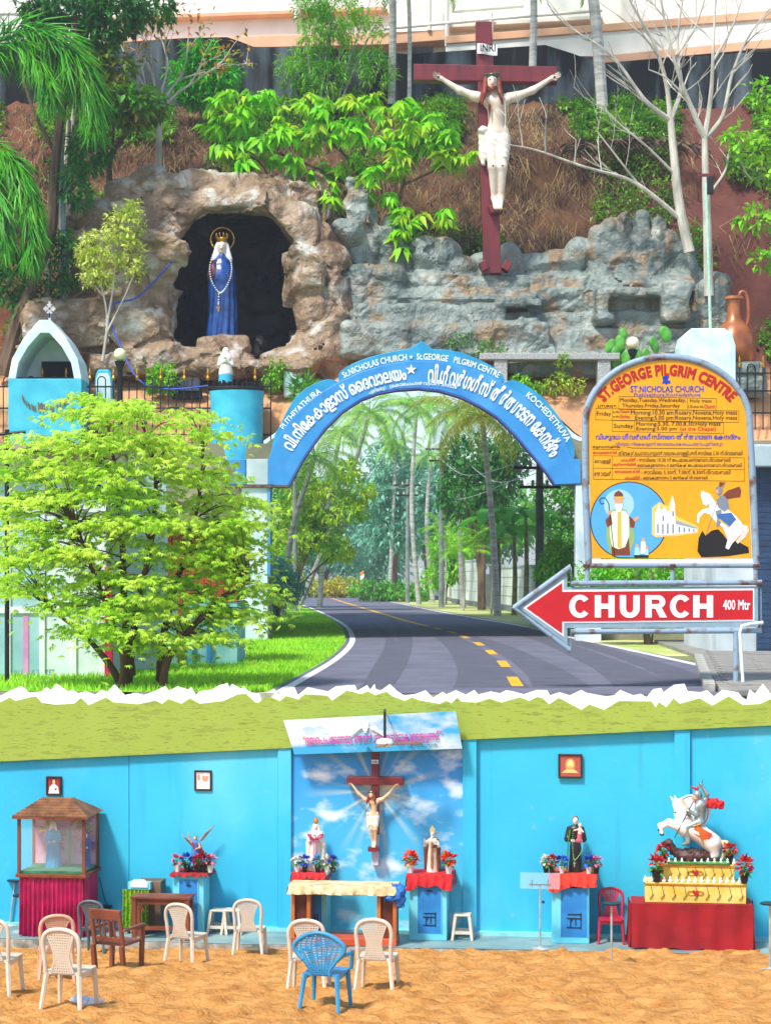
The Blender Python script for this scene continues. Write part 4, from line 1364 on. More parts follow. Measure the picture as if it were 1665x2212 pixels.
fence('iron_fence', 'black iron railing with gilt spear tips and looped tops beside the copper jug', 1545, 1800, 60.0, 795, 905, 17)

# gabled candle shrine, far left
d = 59.75
b0 = at(108, 952, d)
u = d / F
g = thing('candle_shrine', 'blue candle shrine with pointed open hood and small metal cross on top', 'shrine', b0)
W2, DP = 78 * u, 0.85
MB().b2(-W2, W2, -DP, DP, -0.3, 128 * u).build('base_box', M_cyan, g, bevel=0.02)
prof = [(-W2, 128 * u), (-W2 + 2 * u, 165 * u), (-W2 + 22 * u, 205 * u), (-W2 + 48 * u, 240 * u), (0, 254 * u), (30 * u, 244 * u), (W2 - 22 * u, 205 * u), (W2 - 3 * u, 165 * u), (W2, 128 * u)]
prof = [(-78 * u, 128 * u), (-70 * u, 170 * u), (-45 * u, 215 * u), (-12 * u, 253 * u), (12 * u, 253 * u), (45 * u, 215 * u), (70 * u, 170 * u), (78 * u, 128 * u)]
inner = [(p[0] * 0.80, 128 * u + (p[1] - 128 * u) * 0.78) for p in prof]
mb = MB()
mb.prism(prof + inner[::-1], -DP, DP)
mb.build('hood', M_paleb, g, bevel=0.015)
mb = MB()
mb.prism([(inner[0][0], 128.2 * u), *[(p[0] * .99, p[1] * .995) for p in inner[1:-1]], (inner[-1][0], 128.2 * u)], DP - 0.08, DP - 0.02)
mb.build('back_plate', M_paleb, g)
MB().b2(-W2 * .76, W2 * .76, -DP * .85, DP * .7, 128.5 * u, 132 * u).build('candle_tray', M_soot, g)
MB().b2(-W2 * .3, W2 * .74, DP * .55, DP * .85, 132 * u, 175 * u).build('sooty_wall', M_soot, g)
mb = MB()
mb.box((0, 0, 262 * u), (.035, .03, 14 * u))
o = mb.build('cross_stem', M_plaster, g)
mb = MB()
mb.box((0, 0, 283 * u), (.03, .03, 18 * u)).box((0, 0, 285 * u), (13 * u, .03, .03))
for k_ in range(8):
    a = k_ * pi / 4 + pi / 8
    mb.tube([(0, 0, 285 * u), (11 * u * math.cos(a), 0, 285 * u + 11 * u * math.sin(a))], [.02, .05], 4)
mb.build('metal_cross', mat('cross_silver', '#d9d6d2', '#a8a09a', 0.4, 5, metal=0.4), g)
rg = MB()
for i in range(40):
    a = rnd.uniform(0, pi)
    rg.tube([(0.9 * math.cos(a) * .8, -DP - .02, 95 * u - .45 * math.sin(a) * rnd.uniform(.6, 1)), (0.9 * math.cos(a) * .8 + .02, -DP - .03, 95 * u - .45 * math.sin(a) - .12)], .02, 4)
rg.build('dried_garland', mat('garland', '#6d7a46', '#8b4a4a', 0.9, 9), g)
# round candle drum
d = 59.6
b0 = at(512, 968, d)
u = d / F
g = thing('candle_drum', 'round blue drum full of black spent candles in front of the cave', 'candle stand', b0)
MB().lathe([(54 * u, -.5), (56 * u, 0), (57 * u, 100 * u), (59 * u, 118 * u), (60 * u, 124 * u)], 40, sy=.8).build('drum', M_cyan, g, smooth=True)
MB().lathe([(60 * u, 122 * u), (62 * u, 126 * u), (61 * u, 130 * u), (55 * u, 130 * u), (54 * u, 125 * u)], 40, sy=.8).build('rim', M_iron, g, smooth=True)
cd = MB().tube([(0, 0, 0), (0, 0, .22)], .035, 6).mesh('burnt_candle')
cd.materials.append(M_soot)
for i in range(150):
    a, r_ = rnd.uniform(0, 2 * pi), math.sqrt(rnd.random()) * 52 * u
    c_ = link('burnt_candle', cd, None, g, (r_ * math.cos(a), r_ * math.sin(a) * .8, 124 * u + rnd.uniform(-.06, .1)), (rnd.uniform(-.2, .2), rnd.uniform(-.2, .2), 0))
# lamp posts
def lamp(x, yb, yg, d, label):
    b_ = at(x, yb, d)
    u = d / F
    l = thing('garden_lamp', label, 'lamp', b_, 0, 'globe lamps by the railing')
    h_ = (yb - yg) * u
    MB().lathe([(.16, -.3), (.16, .1), (.09, .2), (.085, h_ - .45), (.12, h_ - .4), (.18, h_ - .22), (.1, h_ - .2)], 12).build('post', M_iron, l, smooth=True)
    MB().ell((0, 0, h_), (14 * u, 14 * u, 14 * u), 20, 12).build('globe', mat('lamp_globe', '#efe9c4', '#e0d7a8', 0.25, 2), l, smooth=True)
    return l
lamp(260, 950, 766, 59.55, 'black lamp post with cream globe beside the gabled blue shrine')
lamp(1366, 930, 741, 60.2, 'black lamp post with cream globe behind the top of the yellow signboard')
# small white figure, cabinets, floodlight
p_ = at(488, 850, 59.95)
g = thing('white_statuette', 'small white veiled figure with blue skirt behind the candle drum', 'statue', p_)
s_ = 98 * 59.95 / F / 1.7
MB().lathe([(.32, -1.65), (.3, -.06), (.36, -.04), (.36, 0)], 16).build('plinth', M_paleb, g, smooth=True)
robed(g, s_, .026, M_cloth, veil=M_cloth, skin=M_cloth, arms='prayer', wide=1.0)
MB().lathe([(.3 * s_, 0), (.29 * s_, .3 * s_), (.25 * s_, .72 * s_), (.2 * s_, .74 * s_)], 20).build('skirt', M_cyan, g, smooth=True)
sculpt('cloak', [('c', (0, .02, .75), (0, .02, 1.35), .27, .2), ('e', (0, 0, 1.3), (.25, .2, .2)), ('e', (0, .02, 1.58), (.13, .13, .16))], .03, M_cloth, g, k=.06, S=s_)
def hood_box(name, label, cat, x0, x1, y0, y1, d, m, dep=.5):
    u = d / F
    o = thing(name, label, cat, at((x0 + x1) / 2, y1, d))
    w, h_ = (x1 - x0) / 2 * u, (y1 - y0) * u
    pr = [(-w, 0), (-w, h_ * .72), (-w * .88, h_ * .9), (-w * .6, h_), (w * .6, h_), (w * .88, h_ * .9), (w, h_ * .72), (w, 0)]
    MB().prism(pr, -dep, dep).build('shell', m, o, bevel=.05)
    MB().prism([(a * .86, 0.04 + b_ * .9) for a, b_ in pr], -dep - .02, -dep + .05).build('face', M_paleb, o, bevel=.03)
    return o
hood_box('pale_cabinet', 'large pale blue rounded cabinet in front of the copper jug', 'cabinet', 1462, 1580, 715, 850, 60.6, M_paleb, .7)
hood_box('pale_cabinet', 'small white and blue cabinet by the left shoulder of the arch', 'cabinet', 614, 662, 778, 860, 60.9, M_paleb, .35)
hood_box('blue_meter_box', 'low blue box behind the railing beside the gabled shrine', 'box', 208, 246, 800, 905, 60.7, M_cyan, .3)
p_ = at(405, 850, 60.6)
g = thing('floodlight', 'black floodlight housing on the slope under the cave', 'floodlight', p_)
u = 60.6 / F
MB().box((0, 0, 16 * u), (30 * u, .2, 15 * u), rx=-.25).build('housing', M_iron, g, bevel=.03)
MB().box((0, -.215, 15 * u), (26 * u, .012, 11 * u), rx=-.25).build('lens', mat('lens_dark', '#3a4148', '#23282e', 0.15, 3, spec=.8), g)
MB().box((0, 0, -.05), (32 * u, .12, .12)).build('bracket', M_iron, g)
# copper jug
p_ = at(1584, 795, 61.0)
u = 61.0 / F
g = thing('copper_jug', 'large copper coloured jug with long neck and loop handle by the railing', 'jug', p_)
M_cop = mat('copper_paint', '#b1693a', '#8a4a26', 0.35, 2.5, 0.1, spec=.6, metal=.25)
MB().lathe([(24 * u, 0), (42 * u, 20 * u), (47 * u, 45 * u), (43 * u, 72 * u), (28 * u, 92 * u), (17 * u, 104 * u), (14 * u, 125 * u), (15 * u, 145 * u), (21 * u, 148 * u), (20 * u, 154 * u), (13 * u, 154 * u)], 36).build('vessel', M_cop, g, smooth=True, angle=60)
MB().tube(smoothline([(10 * u, 0, 150 * u), (14 * u, 0, 163 * u), (24 * u, 0, 163 * u), (30 * u, 0, 145 * u), (31 * u, 0, 110 * u), (27 * u, 0, 92 * u)], 6), 3.6 * u, 10).build('handle', M_cop, g, smooth=True)
p_ = at(1590, 830, 60.9)
g = thing('rock_plinth', 'rough grey rock block under the copper jug', 'rock', p_)
sculpt('rock_block', [bb(1590, 825, 61.0, 50, 34, .9, .2), ee(1560, 838, 60.8, 30, 20, .5)], .1, M_rockg, g, k=.1, noise=rocknoise, pad=.5, loc=-p_)
# granite bench
p_ = at(1190, 860, 60.7)
u = 60.7 / F
g = thing('granite_bench', 'long grey granite bench below the rock steps', 'bench', p_)
M_gran = mat('granite', '#b9bab6', '#8a8d8b', 0.5, 20, .1, 40)
MB().box((-5 * u, 0, 88 * u), (150 * u, .35, 7 * u)).build('seat', M_gran, g, bevel=.02)
for x in (-110, 112): MB().box((x * u, 0, 40 * u), (14 * u, .28, 41 * u)).build('leg', M_gran, g, bevel=.02)
# green and white pole with lamp bracket
p0 = at(1536, 775, 61.4)
g = thing('thin_pole', 'thin pale green metal pole with small lamp rising beside the pale trunk', 'pole', p0)
top_ = at(1524, 395, 61.4) - p0
MB().tube([(0, 0, -.3), top_ * .5, top_], [.055, .05, .045], 8).build('shaft', mat('pale_green_paint', '#bfe3cf', '#8fc9a8', 0.5), g, smooth=True)
MB().box(top_ + Vector((0.12, -.1, -.1)), (.1, .1, .3)).build('lamp_head', M_iron, g, bevel=.03)
MB().box(top_ + Vector((-.02, -.02, .25)), (.25, .03, .05)).build('arm', M_cross, g)
# blue rope drooping from the cave
mb = MB()
mb.tube(smoothline([at(372, 565, 61.8), at(300, 640, 61.2), at(235, 665, 61.0), at(260, 745, 60.7), at(300, 820, 60.3), at(360, 840, 60.0), at(450, 833, 60.0)], 8), .028, 5)
o = mb.build('blue_rope', mat('rope_blue', '#2b58d8', '#2148b4', 0.6), None, smooth=True)
tag(o, 'thin blue rope slung from the cave edge down to the railing', 'rope')

# ================================================================ WELCOME ARCH
DA = 58.0
UA = DA / F
M_arch = mat('arch_blue', '#3d95d6', '#2b80c4', 0.45, 1.2, 0.05, lo=.25, hi=.75)
M_archt = mat('arch_teal', '#2fa0cc', '#1f86b8', 0.45, 1.2)
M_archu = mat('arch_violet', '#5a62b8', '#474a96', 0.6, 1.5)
M_lw = mat('letter_white', '#eef3f6', '#dfe6ea', 0.5)
ar = thing('welcome_arch', 'blue arch with white lettering spanning the road', 'arch', grd(912, 1384))
AB = Vector(ar.location)
acx, acy = 910, 1143
def AP(x, y): p = at(x, y, DA) - AB; return (p.x, p.z)
inner = [(620, 1051), (638, 1018), (654, 990), (678, 954), (702, 923), (738, 887), (780, 860), (818, 846), (857, 839), (905, 836), (950, 841), (997, 855), (1038, 875), (1075, 899), (1112, 935), (1147, 976), (1170, 1003), (1186, 1024), (1200, 1046)]
main_o = [(579, 1046), (579, 990), (590, 960), (612, 925), (640, 891), (672, 862), (700, 842), (731, 824), (775, 803), (830, 786), (880, 778), (920, 777), (970, 782), (1030, 798), (1080, 820), (1125, 850), (1165, 886), (1200, 925), (1225, 960), (1238, 990), (1256, 992), (1256, 1044)]
mb = MB()
mb.prism([AP(*p) for p in main_o + inner[::-1]], 0, .55)
mb.build('arch_band', M_arch, ar, bevel=.02)
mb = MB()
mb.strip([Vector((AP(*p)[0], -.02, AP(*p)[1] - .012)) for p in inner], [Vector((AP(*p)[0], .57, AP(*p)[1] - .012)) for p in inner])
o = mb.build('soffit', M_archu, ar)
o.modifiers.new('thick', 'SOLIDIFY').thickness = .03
def lobe(pts, base):
    mb = MB()
    mb.prism([AP(*p) for p in pts + base[::-1]], .08, .47)
    mb.build('scalloped_crest', M_archt, ar, bevel=.015)
sm = lambda P: [(p.x, p.y) for p in smoothline([(x, y, 0) for x, y in P], 4)]
lobe(sm([(583, 980), (592, 940), (606, 912), (630, 866), (655, 840), (688, 822), (712, 817), (729, 822)]), [(586, 985), (612, 930), (640, 895), (672, 866), (700, 846), (731, 828)])
lobe(sm([(731, 822), (735, 800), (780, 775), (847, 757), (886, 751)]) + [(911, 733)] + sm([(934, 751), (993, 758), (1051, 782), (1084, 804), (1090, 822)]), [(733, 828), (775, 807), (830, 790), (880, 782), (920, 781), (970, 786), (1030, 802), (1080, 824)])
lobe(sm([(1088, 824), (1118, 821), (1172, 855), (1215, 908), (1238, 947), (1243, 985)]), [(1080, 824), (1125, 854), (1165, 890), (1200, 929), (1225, 964), (1238, 992)])
ccx, ccz = AP(acx, acy)
def arc(name, txt, R_, a0, a1, h_, y=-.03, bold=.02, m=M_lw, sp=1.0):
    mb = MB()
    text_arc(mb, txt, ccx, ccz, R_ * UA, R(a0), R(a1), h_ * UA, y, bold, sp)
    o = mb.build(name, m, ar)
    return o
arc('lettering', 'വി.നിേകകാളാസ് ൈദവാലയം', 318, -59, -5.5, 42, bold=.028)
arc('lettering', 'വി.ഗീവർഗഗീസ് തീർതഥാടന േകനദ്രം', 318, 2.5, 61, 42, bold=.028)
arc('lettering', 'പുതിയതുറ', 311, -21, -14, 11, bold=.015)
arc('lettering', '(െകാെചചടതവ)പിൻ.695526', 311, -12.5, 14, 11, bold=.015)
arc('lettering', 'St.NICHOLAS CHURCH', 368, -27, -4.8, 14, y=.06, bold=.02)
arc('lettering', 'St.GEORGE   PILGRIM CENTRE', 368, -1.5, 27, 14, y=.06, bold=.02)
arc('lettering', 'PUTHIYATHURA', 366, -54, -36, 14, y=.06, bold=.02)
arc('lettering', 'KOCHEDETHUVA', 366, 38, 59, 14, y=.06, bold=.02)
def star(x, y, r_, yy):
    c0 = AP(x, y)
    mb = MB()
    mb.prism([(c0[0] + (r_ if i % 2 == 0 else r_ * .4) * UA * math.sin(i * pi / 5), c0[1] + (r_ if i % 2 == 0 else r_ * .4) * UA * math.cos(i * pi / 5)) for i in range(10)], yy, yy + .03)
    mb.build('star', M_lw, ar)
star(888, 797, 12, -.03)
star(888, 769, 5, .05)
# bracket, white advert panel and pillars
mb = MB()
mb.prism([AP(*p) for p in [(486, 991), (530, 991), (530, 1046), (484, 1046), (508, 1018)]], .1, .4)
mb.build('swallowtail_bracket', M_arch, ar, bevel=.015)
MB().prism([AP(*p) for p in rect(531, 578, 990, 1046)], .12, .45).build('side_panel', M_plaster, ar, bevel=.015)
MB().prism([AP(*p) for p in rect(482, 622, 1047, 1052)], -.05, .6).build('ledge', mat('rusty_iron', '#7a5a48', '#4c3a34', .8, 6), ar)
gz = AP(0, 1384)[1]
x0, x1 = AP(521, 0)[0], AP(577, 0)[0]
MB().b2(x0, x1, .05, .55, gz - .1, AP(0, 1052)[1]).build('pillar', mat('pillar_white', '#dfe8ea', '#b4c6cc', .8, 1.5, .2), ar, bevel=.02)
MB().b2(x1 + .002, x1 + .08, .02, .5, gz + 2.0, AP(0, 1052)[1]).build('blue_trim', M_arch, ar)
MB().b2(AP(1245, 0)[0], AP(1300, 0)[0], .05, .55, gz - .1, AP(0, 1046)[1]).build('pillar', MATS['pillar_white'], ar, bevel=.02)

# ================================================================ YELLOW SIGNBOARD WITH ARROW
DSG = 33.0
US = DSG / F
sg = thing('signboard', 'yellow round topped signboard listing mass times above a red arrow', 'sign', (at(1594, 1500, DSG).x, DSG, ZT))
SB = Vector(sg.location)
def SP(x, y): p = at(x, y, DSG) - SB; return (p.x, p.z)
def sp(cx, cy): return SP(1074.2 + .3548 * cx, 738.5 + .3548 * cy)
M_pipe = mat('blue_grey_pipe', '#8aa2b4', '#6b4a38', .5, 4, .2, 12, lo=.33, hi=.47, detail=8)
M_sy = mat('sign_yellow', '#eeaa0a', '#e6a008', .4, 1.5, spec=.4)
stain(M_sy, '#b9862c', 2.2, (1, 1, .4), .56, .75, .4)
stain(M_sy, '#8a5a24', 9.0, (1, 1, 1), .68, .75, .5, 4.0)
stain(M_arch, '#6db6e4', .7, (1, 1, 1), .5, .7, .5)
stain(M_arch, '#2a4a6c', 1.5, (2, 2, .25), .6, .78, .5, 3.0)
M_ink = mat('sign_black', '#1c140c', '#1c140c', .6)
M_red = mat('sign_red', '#c81420', '#b8101c', .4, 2)
M_blu = mat('sign_blue', '#1c3cc0', '#1834ac', .5)
M_ltb = mat('sign_skyblue', '#58aee8', '#4ca4e0', .5, 2)
bl_ = [sp(570, 1320), sp(1548, 1320), sp(1515, 500)]
top_arc = []
for t in np.linspace(0, pi, 25):
    top_arc.append(sp(1033 + 482 * math.cos(t), 500 - 395 * math.sin(t)))
outline = [sp(572, 1318), sp(1546, 1318)] + top_arc[:] 
face = MB().prism(outline, 0, .03).build('face_panel', M_sy, sg)
fr = [sp(555, 1380), sp(535, 900)] + [sp(1033 + 500 * math.cos(t), 490 - 400 * math.sin(t)) for t in np.linspace(pi, 0, 25)] + [sp(1555, 900), sp(1575, 1380)]
MB().tube([(p[0], .01, p[1]) for p in fr], .062, 12).build('frame_tube', M_pipe, sg, smooth=True)
a, b = sp(540, 1360), sp(1590, 1360)
MB().tube([(a[0], .01, a[1]), (b[0], .01, b[1])], .05, 10).build('frame_tube', M_pipe, sg, smooth=True)
MB().prism([sp(560, 1324), sp(1560, 1324), sp(1560, 1345), sp(560, 1345)], -.01, .02).build('white_strip', M_lw, sg)
TX = []
def st(txt, x0, x1, y0, y1, m=M_ink, bold=.006, space=1.0):
    mb = MB()
    a, b = sp(x0, y1), sp(x1, y0)
    text_fit(mb, txt, a[0], b[0], a[1], b[1], -.004, bold, space=space)
    mb.build('lettering', m, sg)
cA = sp(1030, 738)
r0 = 530 * .3548 * US
for m, off, dy in ((M_ink, .045, -.003), (M_red, .028, -.0075)):
    mb = MB()
    text_arc(mb, 'ST.GEORGE PILGRIM CENTRE', cA[0], cA[1], r0, R(-46), R(46), 72 * .3548 * US, dy, off, 1.05)
    mb.build('lettering', m, sg)
st('ST.NICHOLAS CHURCH', 808, 1252, 268, 308, M_blu, .018)
st('Puthiyathura,Kochedathuva', 830, 1235, 311, 340, M_blu, .008)
st('Monday,Tuesday,Wednesday,', 744, 1146, 342, 374)
st('Thursday,Friday,Saturday', 757, 1108, 376, 406)
st('Holy mass', 1170, 1302, 348, 376)
st('5.30 am,at the', 1158, 1250, 384, 406)
st('Church', 1256, 1322, 382, 406, M_red, .02)
st('LITURGY:', 609, 725, 383, 400, bold=.015)
st('Friday', 603, 690, 424, 458)
st('at the', 702, 740, 418, 434); st('at the', 702, 740, 446, 462)
st('Chapel-', 744, 806, 414, 438, M_red, .015); st('Shrine.', 744, 806, 442, 466, M_red, .015)
st('Morning:10.30 am:Rosary,Novana,Holy mass', 810, 1456, 416, 452)
st('Evening:5.00 pm:Rosary,Novana,Holy mass', 836, 1456, 449, 482)
st('Sunday', 706, 826, 498, 532)
st('Morning:5.30, 7.00,8.30:Holy mass', 842, 1356, 487, 518)
st('Evening:5.00 pm', 843, 1090, 517, 546)
st('(at the Chapel)', 1110, 1328, 518, 548, M_red, .012)
st('വിശുദധ ഗീവർഗഗീസിനെറ തീർതഥാടന േകനദ്രം', 596, 1476, 558, 604, M_blu, .022)
st('വിശുദധ നിേകകാളാസ് േദവാലയം,െകാെചചടതവ,പുതിയതുറ', 717, 1371, 609, 638, M_blu, .004)
st('ആരാധനാക്രമം', 577, 747, 628, 652, bold=.012)
st('േദവാലയതതിൽ', 579, 725, 662, 684, M_red, .012)
st('-തിങകൾ,െചാവവ,ബുധൻ,വയാഴം,െവളളി,ശനി രാവിെല 5.30 ന്-ദിവയബലി', 730, 1490, 662, 698)
st('െവളളി', 590, 688, 712, 744)
st('ചാപപലിൽ', 748, 838, 702, 728, M_red, .012)
st('- രാവിെല 10.30 ന് ജപമാല,െനാേവന,ദിവയബലി', 846, 1416, 704, 734)
st('കുരിശശടിയിൽ', 702, 842, 734, 760, M_red, .012)
st('-ൈവകുേനനരം 5 മണികക് ജപമാല,െനാേവന,ദിവയബലി', 844, 1486, 738, 768)
st('ഞായർ', 588, 690, 786, 818)
st('േദവാലയതതിൽ', 712, 866, 776, 800, M_red, .012)
st('- രാവിെല 5.30ന്, 7.00ന്, 8.30ന്-ദിവയബലി', 872, 1416, 778, 810)
st('ചാപപലിൽ', 772, 866, 812, 836, M_red, .012)
st('- ൈവകുേനനരം 5 മണികക് ദിവയബലി', 872, 1276, 814, 842)
def ln(pts, w=2.2, m=M_ink):
    mb = MB()
    for (xa, ya), (xb, yb) in zip(pts[:-1], pts[1:]):
        a, b = sp(xa, ya), sp(xb, yb)
        mb.tube([(a[0], -.002, a[1]), (b[0], -.002, b[1])], w * .3548 * US * .55, 4)
    return mb.build('rule_line', m, sg)
ln([(738, 332), (1330, 345), (1328, 418), (736, 410), (738, 332)])
ln([(1153, 345), (1153, 410)])
ln([(597, 405), (1467, 420), (1466, 490), (596, 474), (597, 405)])
ln([(697, 412), (697, 474)])
ln([(698, 478), (1375, 492), (1373, 558), (697, 545), (698, 478)])
ln([(832, 486), (832, 545)])
ln([(577, 654), (747, 656)])
ln([(785, 640), (820, 646), (1265, 650), (1300, 648)], 3)
ln([(582, 692), (1502, 706), (1502, 848), (582, 836), (582, 692)])
ln([(582, 768), (1502, 778)])
ln([(697, 694), (697, 838)])
# printed pictures: flat shapes on the panel
def flat(name, polys, z):
    """list of (outline, material) printed one over the other"""
    for i, (pts, m) in enumerate(polys):
        q = [sp(*p) for p in pts]
        a_ = sum(q[j][0] * q[(j + 1) % len(q)][1] - q[(j + 1) % len(q)][0] * q[j][1] for j in range(len(q)))
        if a_ < 0: q = q[::-1]
        MB().add([(p[0], z - .0007 * i, p[1]) for p in q], [tuple(range(len(q)))]).build(name, m, sg)
cm = lambda n, h: mat('print_' + n, h, h, .5)
circ = lambda x, y, rx, ry, a0=0, a1=2 * pi, n=24: [(x + rx * math.cos(t), y + ry * math.sin(t)) for t in np.linspace(a0, a1, n, endpoint=(a1 - a0 < 6.2))]
wp_, gy_, br_, gd_, sk_, bk_ = cm('white', '#e8eef2'), cm('steel', '#7d8894'), cm('brown', '#7a3c24'), cm('gold', '#e2b84a'), cm('skin', '#d9a07c'), cm('black', '#1a1512')
med = [(x, min(y, 1316)) for x, y in circ(800, 1088, 238, 238, n=40)]
med2 = [(x, min(y, 1312)) for x, y in circ(800, 1088, 232, 232, n=40)]
flat('medallion_print', [(med, bk_), (med2, M_ltb), (circ(738, 990, 92, 92), cm('halo', '#9fd0ee'))], -.003)
flat('bishop_print', [([(665, 1080), (700, 1020), (780, 1020), (815, 1085), (835, 1200), (800, 1300), (690, 1300), (660, 1200)], cm('green', '#8fb06a')),
    ([(690, 1110), (790, 1110), (806, 1300), (692, 1300)], br_), ([(682, 1060), (700, 1030), (778, 1030), (798, 1060), (800, 1180), (775, 1250), (735, 1262), (695, 1245), (682, 1170)], cm('cream', '#e8edd8')),
    ([(728, 1030), (752, 1030), (754, 1255), (728, 1255)], gd_), ([(655, 1085), (690, 1050), (698, 1110), (668, 1130)], br_), ([(800, 1060), (836, 1090), (830, 1130), (806, 1130)], br_), ([(822, 1080), (856, 1058), (860, 1076), (836, 1096)], sk_), ([(668, 1030), (692, 1026), (690, 1050), (668, 1052)], sk_),
    (circ(737, 978, 26, 32), sk_), ([(712, 985), (762, 985), (752, 1030), (738, 1040), (722, 1030)], wp_), ([(705, 950), (712, 920), (735, 905), (758, 920), (768, 950)], br_), ([(705, 942), (768, 942), (768, 954), (705, 954)], gd_)], -.006)
ln([(712, 1312), (680, 1030), (676, 985), (655, 950), (630, 950), (618, 968), (632, 988), (650, 980)], 6, M_ink)
flat('children_print', [([(830, 1300), (836, 1250), (860, 1250), (866, 1300)], cm('pale', '#a8d8d0')), (circ(848, 1242, 10, 11), sk_), ([(868, 1290), (872, 1215), (898, 1215), (904, 1290)], wp_), (circ(885, 1204, 10, 12), sk_), ([(896, 1300), (898, 1262), (916, 1262), (918, 1300)], cm('pale', '#a8d8d0')), (circ(906, 1252, 9, 10), sk_), ([(826, 1298), (920, 1298), (915, 1314), (836, 1314)], bk_)], -.007)
flat('church_print', [([(938, 1172), (940, 1010), (985, 975), (1010, 990), (1035, 1000), (1062, 930), (1085, 1060), (1220, 1125), (1222, 1165), (1090, 1185), (960, 1188)], cm('glow', '#f4c860')),
    ([(958, 1170), (958, 1040), (972, 1015), (980, 985), (990, 1020), (1000, 1030), (1014, 1000), (1030, 1030), (1048, 1030), (1052, 985), (1065, 938), (1078, 985), (1083, 1172), (960, 1176)], wp_), ([(1083, 1085), (1212, 1130), (1214, 1155), (1083, 1172)], cm('roofgrey', '#8fa4b4')), ([(1083, 1110), (1212, 1140), (1212, 1157), (1083, 1172)], wp_)]
     + [([(x, y0), (x + 9, y0), (x + 9, y1), (x, y1)], gy_) for x, y0, y1 in ((970, 1110, 1165), (1000, 1110, 1168), (1030, 1105, 1168), (1062, 1110, 1165), (1002, 1060, 1090), (1062, 1030, 1060), (1100, 1125, 1160), (1130, 1130, 1158), (1160, 1135, 1155), (1188, 1140, 1154))], -.004)
flat('rider_print', [([(1215, 1275), (1222, 1195), (1245, 1150), (1265, 1180), (1300, 1150), (1340, 1140), (1370, 1170), (1400, 1210), (1460, 1215), (1525, 1250), (1530, 1285), (1400, 1305), (1240, 1312)], bk_),
    ([(1235, 935), (1240, 905), (1262, 915), (1290, 925), (1320, 970), (1345, 1010), (1400, 1020), (1450, 1060), (1490, 1110), (1495, 1160), (1455, 1195), (1425, 1230), (1405, 1265), (1385, 1255), (1400, 1200), (1370, 1130), (1320, 1090), (1290, 1050), (1255, 1040), (1228, 1070), (1225, 1105), (1212, 1098), (1215, 1050), (1245, 1020), (1285, 1010), (1290, 985), (1268, 998), (1250, 990)], wp_),
    ([(1480, 1110), (1520, 1120), (1528, 1150), (1505, 1190), (1460, 1230), (1450, 1215), (1480, 1180), (1480, 1150)], cm('tail', '#d8d4c8')),
    ([(1355, 945), (1400, 905), (1470, 880), (1482, 905), (1475, 945), (1430, 950), (1390, 960)], br_), ([(1330, 960), (1370, 930), (1400, 960), (1410, 1010), (1380, 1035), (1345, 1010)], gy_), ([(1325, 1030), (1360, 1020), (1365, 1080), (1350, 1120), (1330, 1125), (1335, 1080)], gy_), (circ(1345, 905, 22, 26), gy_), ([(1324, 900), (1344, 898), (1344, 922), (1330, 926)], sk_), ([(1345, 880), (1350, 852), (1382, 858), (1360, 882)], br_),
    ([(1330, 1050), (1420, 1040), (1450, 1080), (1405, 1130), (1350, 1080)], cm('saddle', '#3c6aa8')), ([(1350, 1078), (1405, 1120), (1410, 1130), (1345, 1088)], gd_)], -.004)
ln([(1385, 850), (1330, 990), (1265, 1180)], 4, gy_)
flat('rider_mark', [([(1000, 260), (1006, 232), (1000, 215), (1020, 205), (1034, 200), (1044, 212), (1034, 232), (1052, 240), (1048, 258), (1036, 252), (1026, 262), (1014, 252)], M_blu)], -.004)
# red arrow panel
def s2(cx, cy): return SP(1074.2 + .3548 * cx, 1174.9 + .3548 * cy)
arrow = [(100, 390), (446, 138), (446, 240), (1604, 235), (1604, 528), (446, 535), (446, 650)]
ao = [s2(*p) for p in arrow]
MB().tube([(p[0], .01, p[1]) for p in ao + [ao[0], ao[1]]], .05, 10).build('arrow_frame', M_pipe, sg, smooth=True)
MB().prism([s2(*p) for p in [(128, 390), (424, 175), (424, 262), (1585, 258), (1585, 508), (424, 512), (424, 612)]], .015, .04).build('arrow_backing', mat('arrow_grey', '#8fa9b4', '#7d98a6', .6, 3), sg)
MB().prism([s2(*p) for p in [(155, 390), (404, 216), (404, 280), (1562, 272), (1562, 470), (404, 482), (404, 566)]], .005, .03).build('arrow_border', M_lw, sg)
MB().prism([s2(*p) for p in [(175, 390), (392, 238), (392, 292), (1552, 282), (1552, 460), (392, 472), (392, 545)]], -.004, .02).build('arrow_face', M_red, sg)
mb = MB()
a, b = s2(435, 448), s2(1310, 312)
def ring(cx, cz, rx, rz, w, a0, a1, n=14):
    P = [(cx + rx * math.cos(t), cz + rz * math.sin(t)) for t in np.linspace(a0, a1, n)]
    return P + [(cx + (rx - w) * math.cos(t), cz + (rz - w * .8) * math.sin(t)) for t in np.linspace(a1, a0, n)]
bx_ = lambda x0, x1, z0, z1: [(x0, z0), (x1, z0), (x1, z1), (x0, z1)]
GLY = {'C': [ring(.5, .5, .5, .52, .27, R(38), R(322), 24)], 'H': [bx_(0, .29, 0, 1), bx_(.63, .92, 0, 1), bx_(.28, .64, .39, .62)],
       'U': [bx_(0, .29, .38, 1), bx_(.63, .92, .38, 1), ring(.46, .4, .46, .42, .29, R(180), R(360), 16)],
       'R': [bx_(0, .29, 0, 1), bx_(.28, .6, .8, 1), bx_(.28, .6, .4, .6), ring(.58, .7, .34, .3, .26, R(-90), R(90), 12), [(.45, .42), (.66, 0), (1.0, 0), (.75, .44)]]}
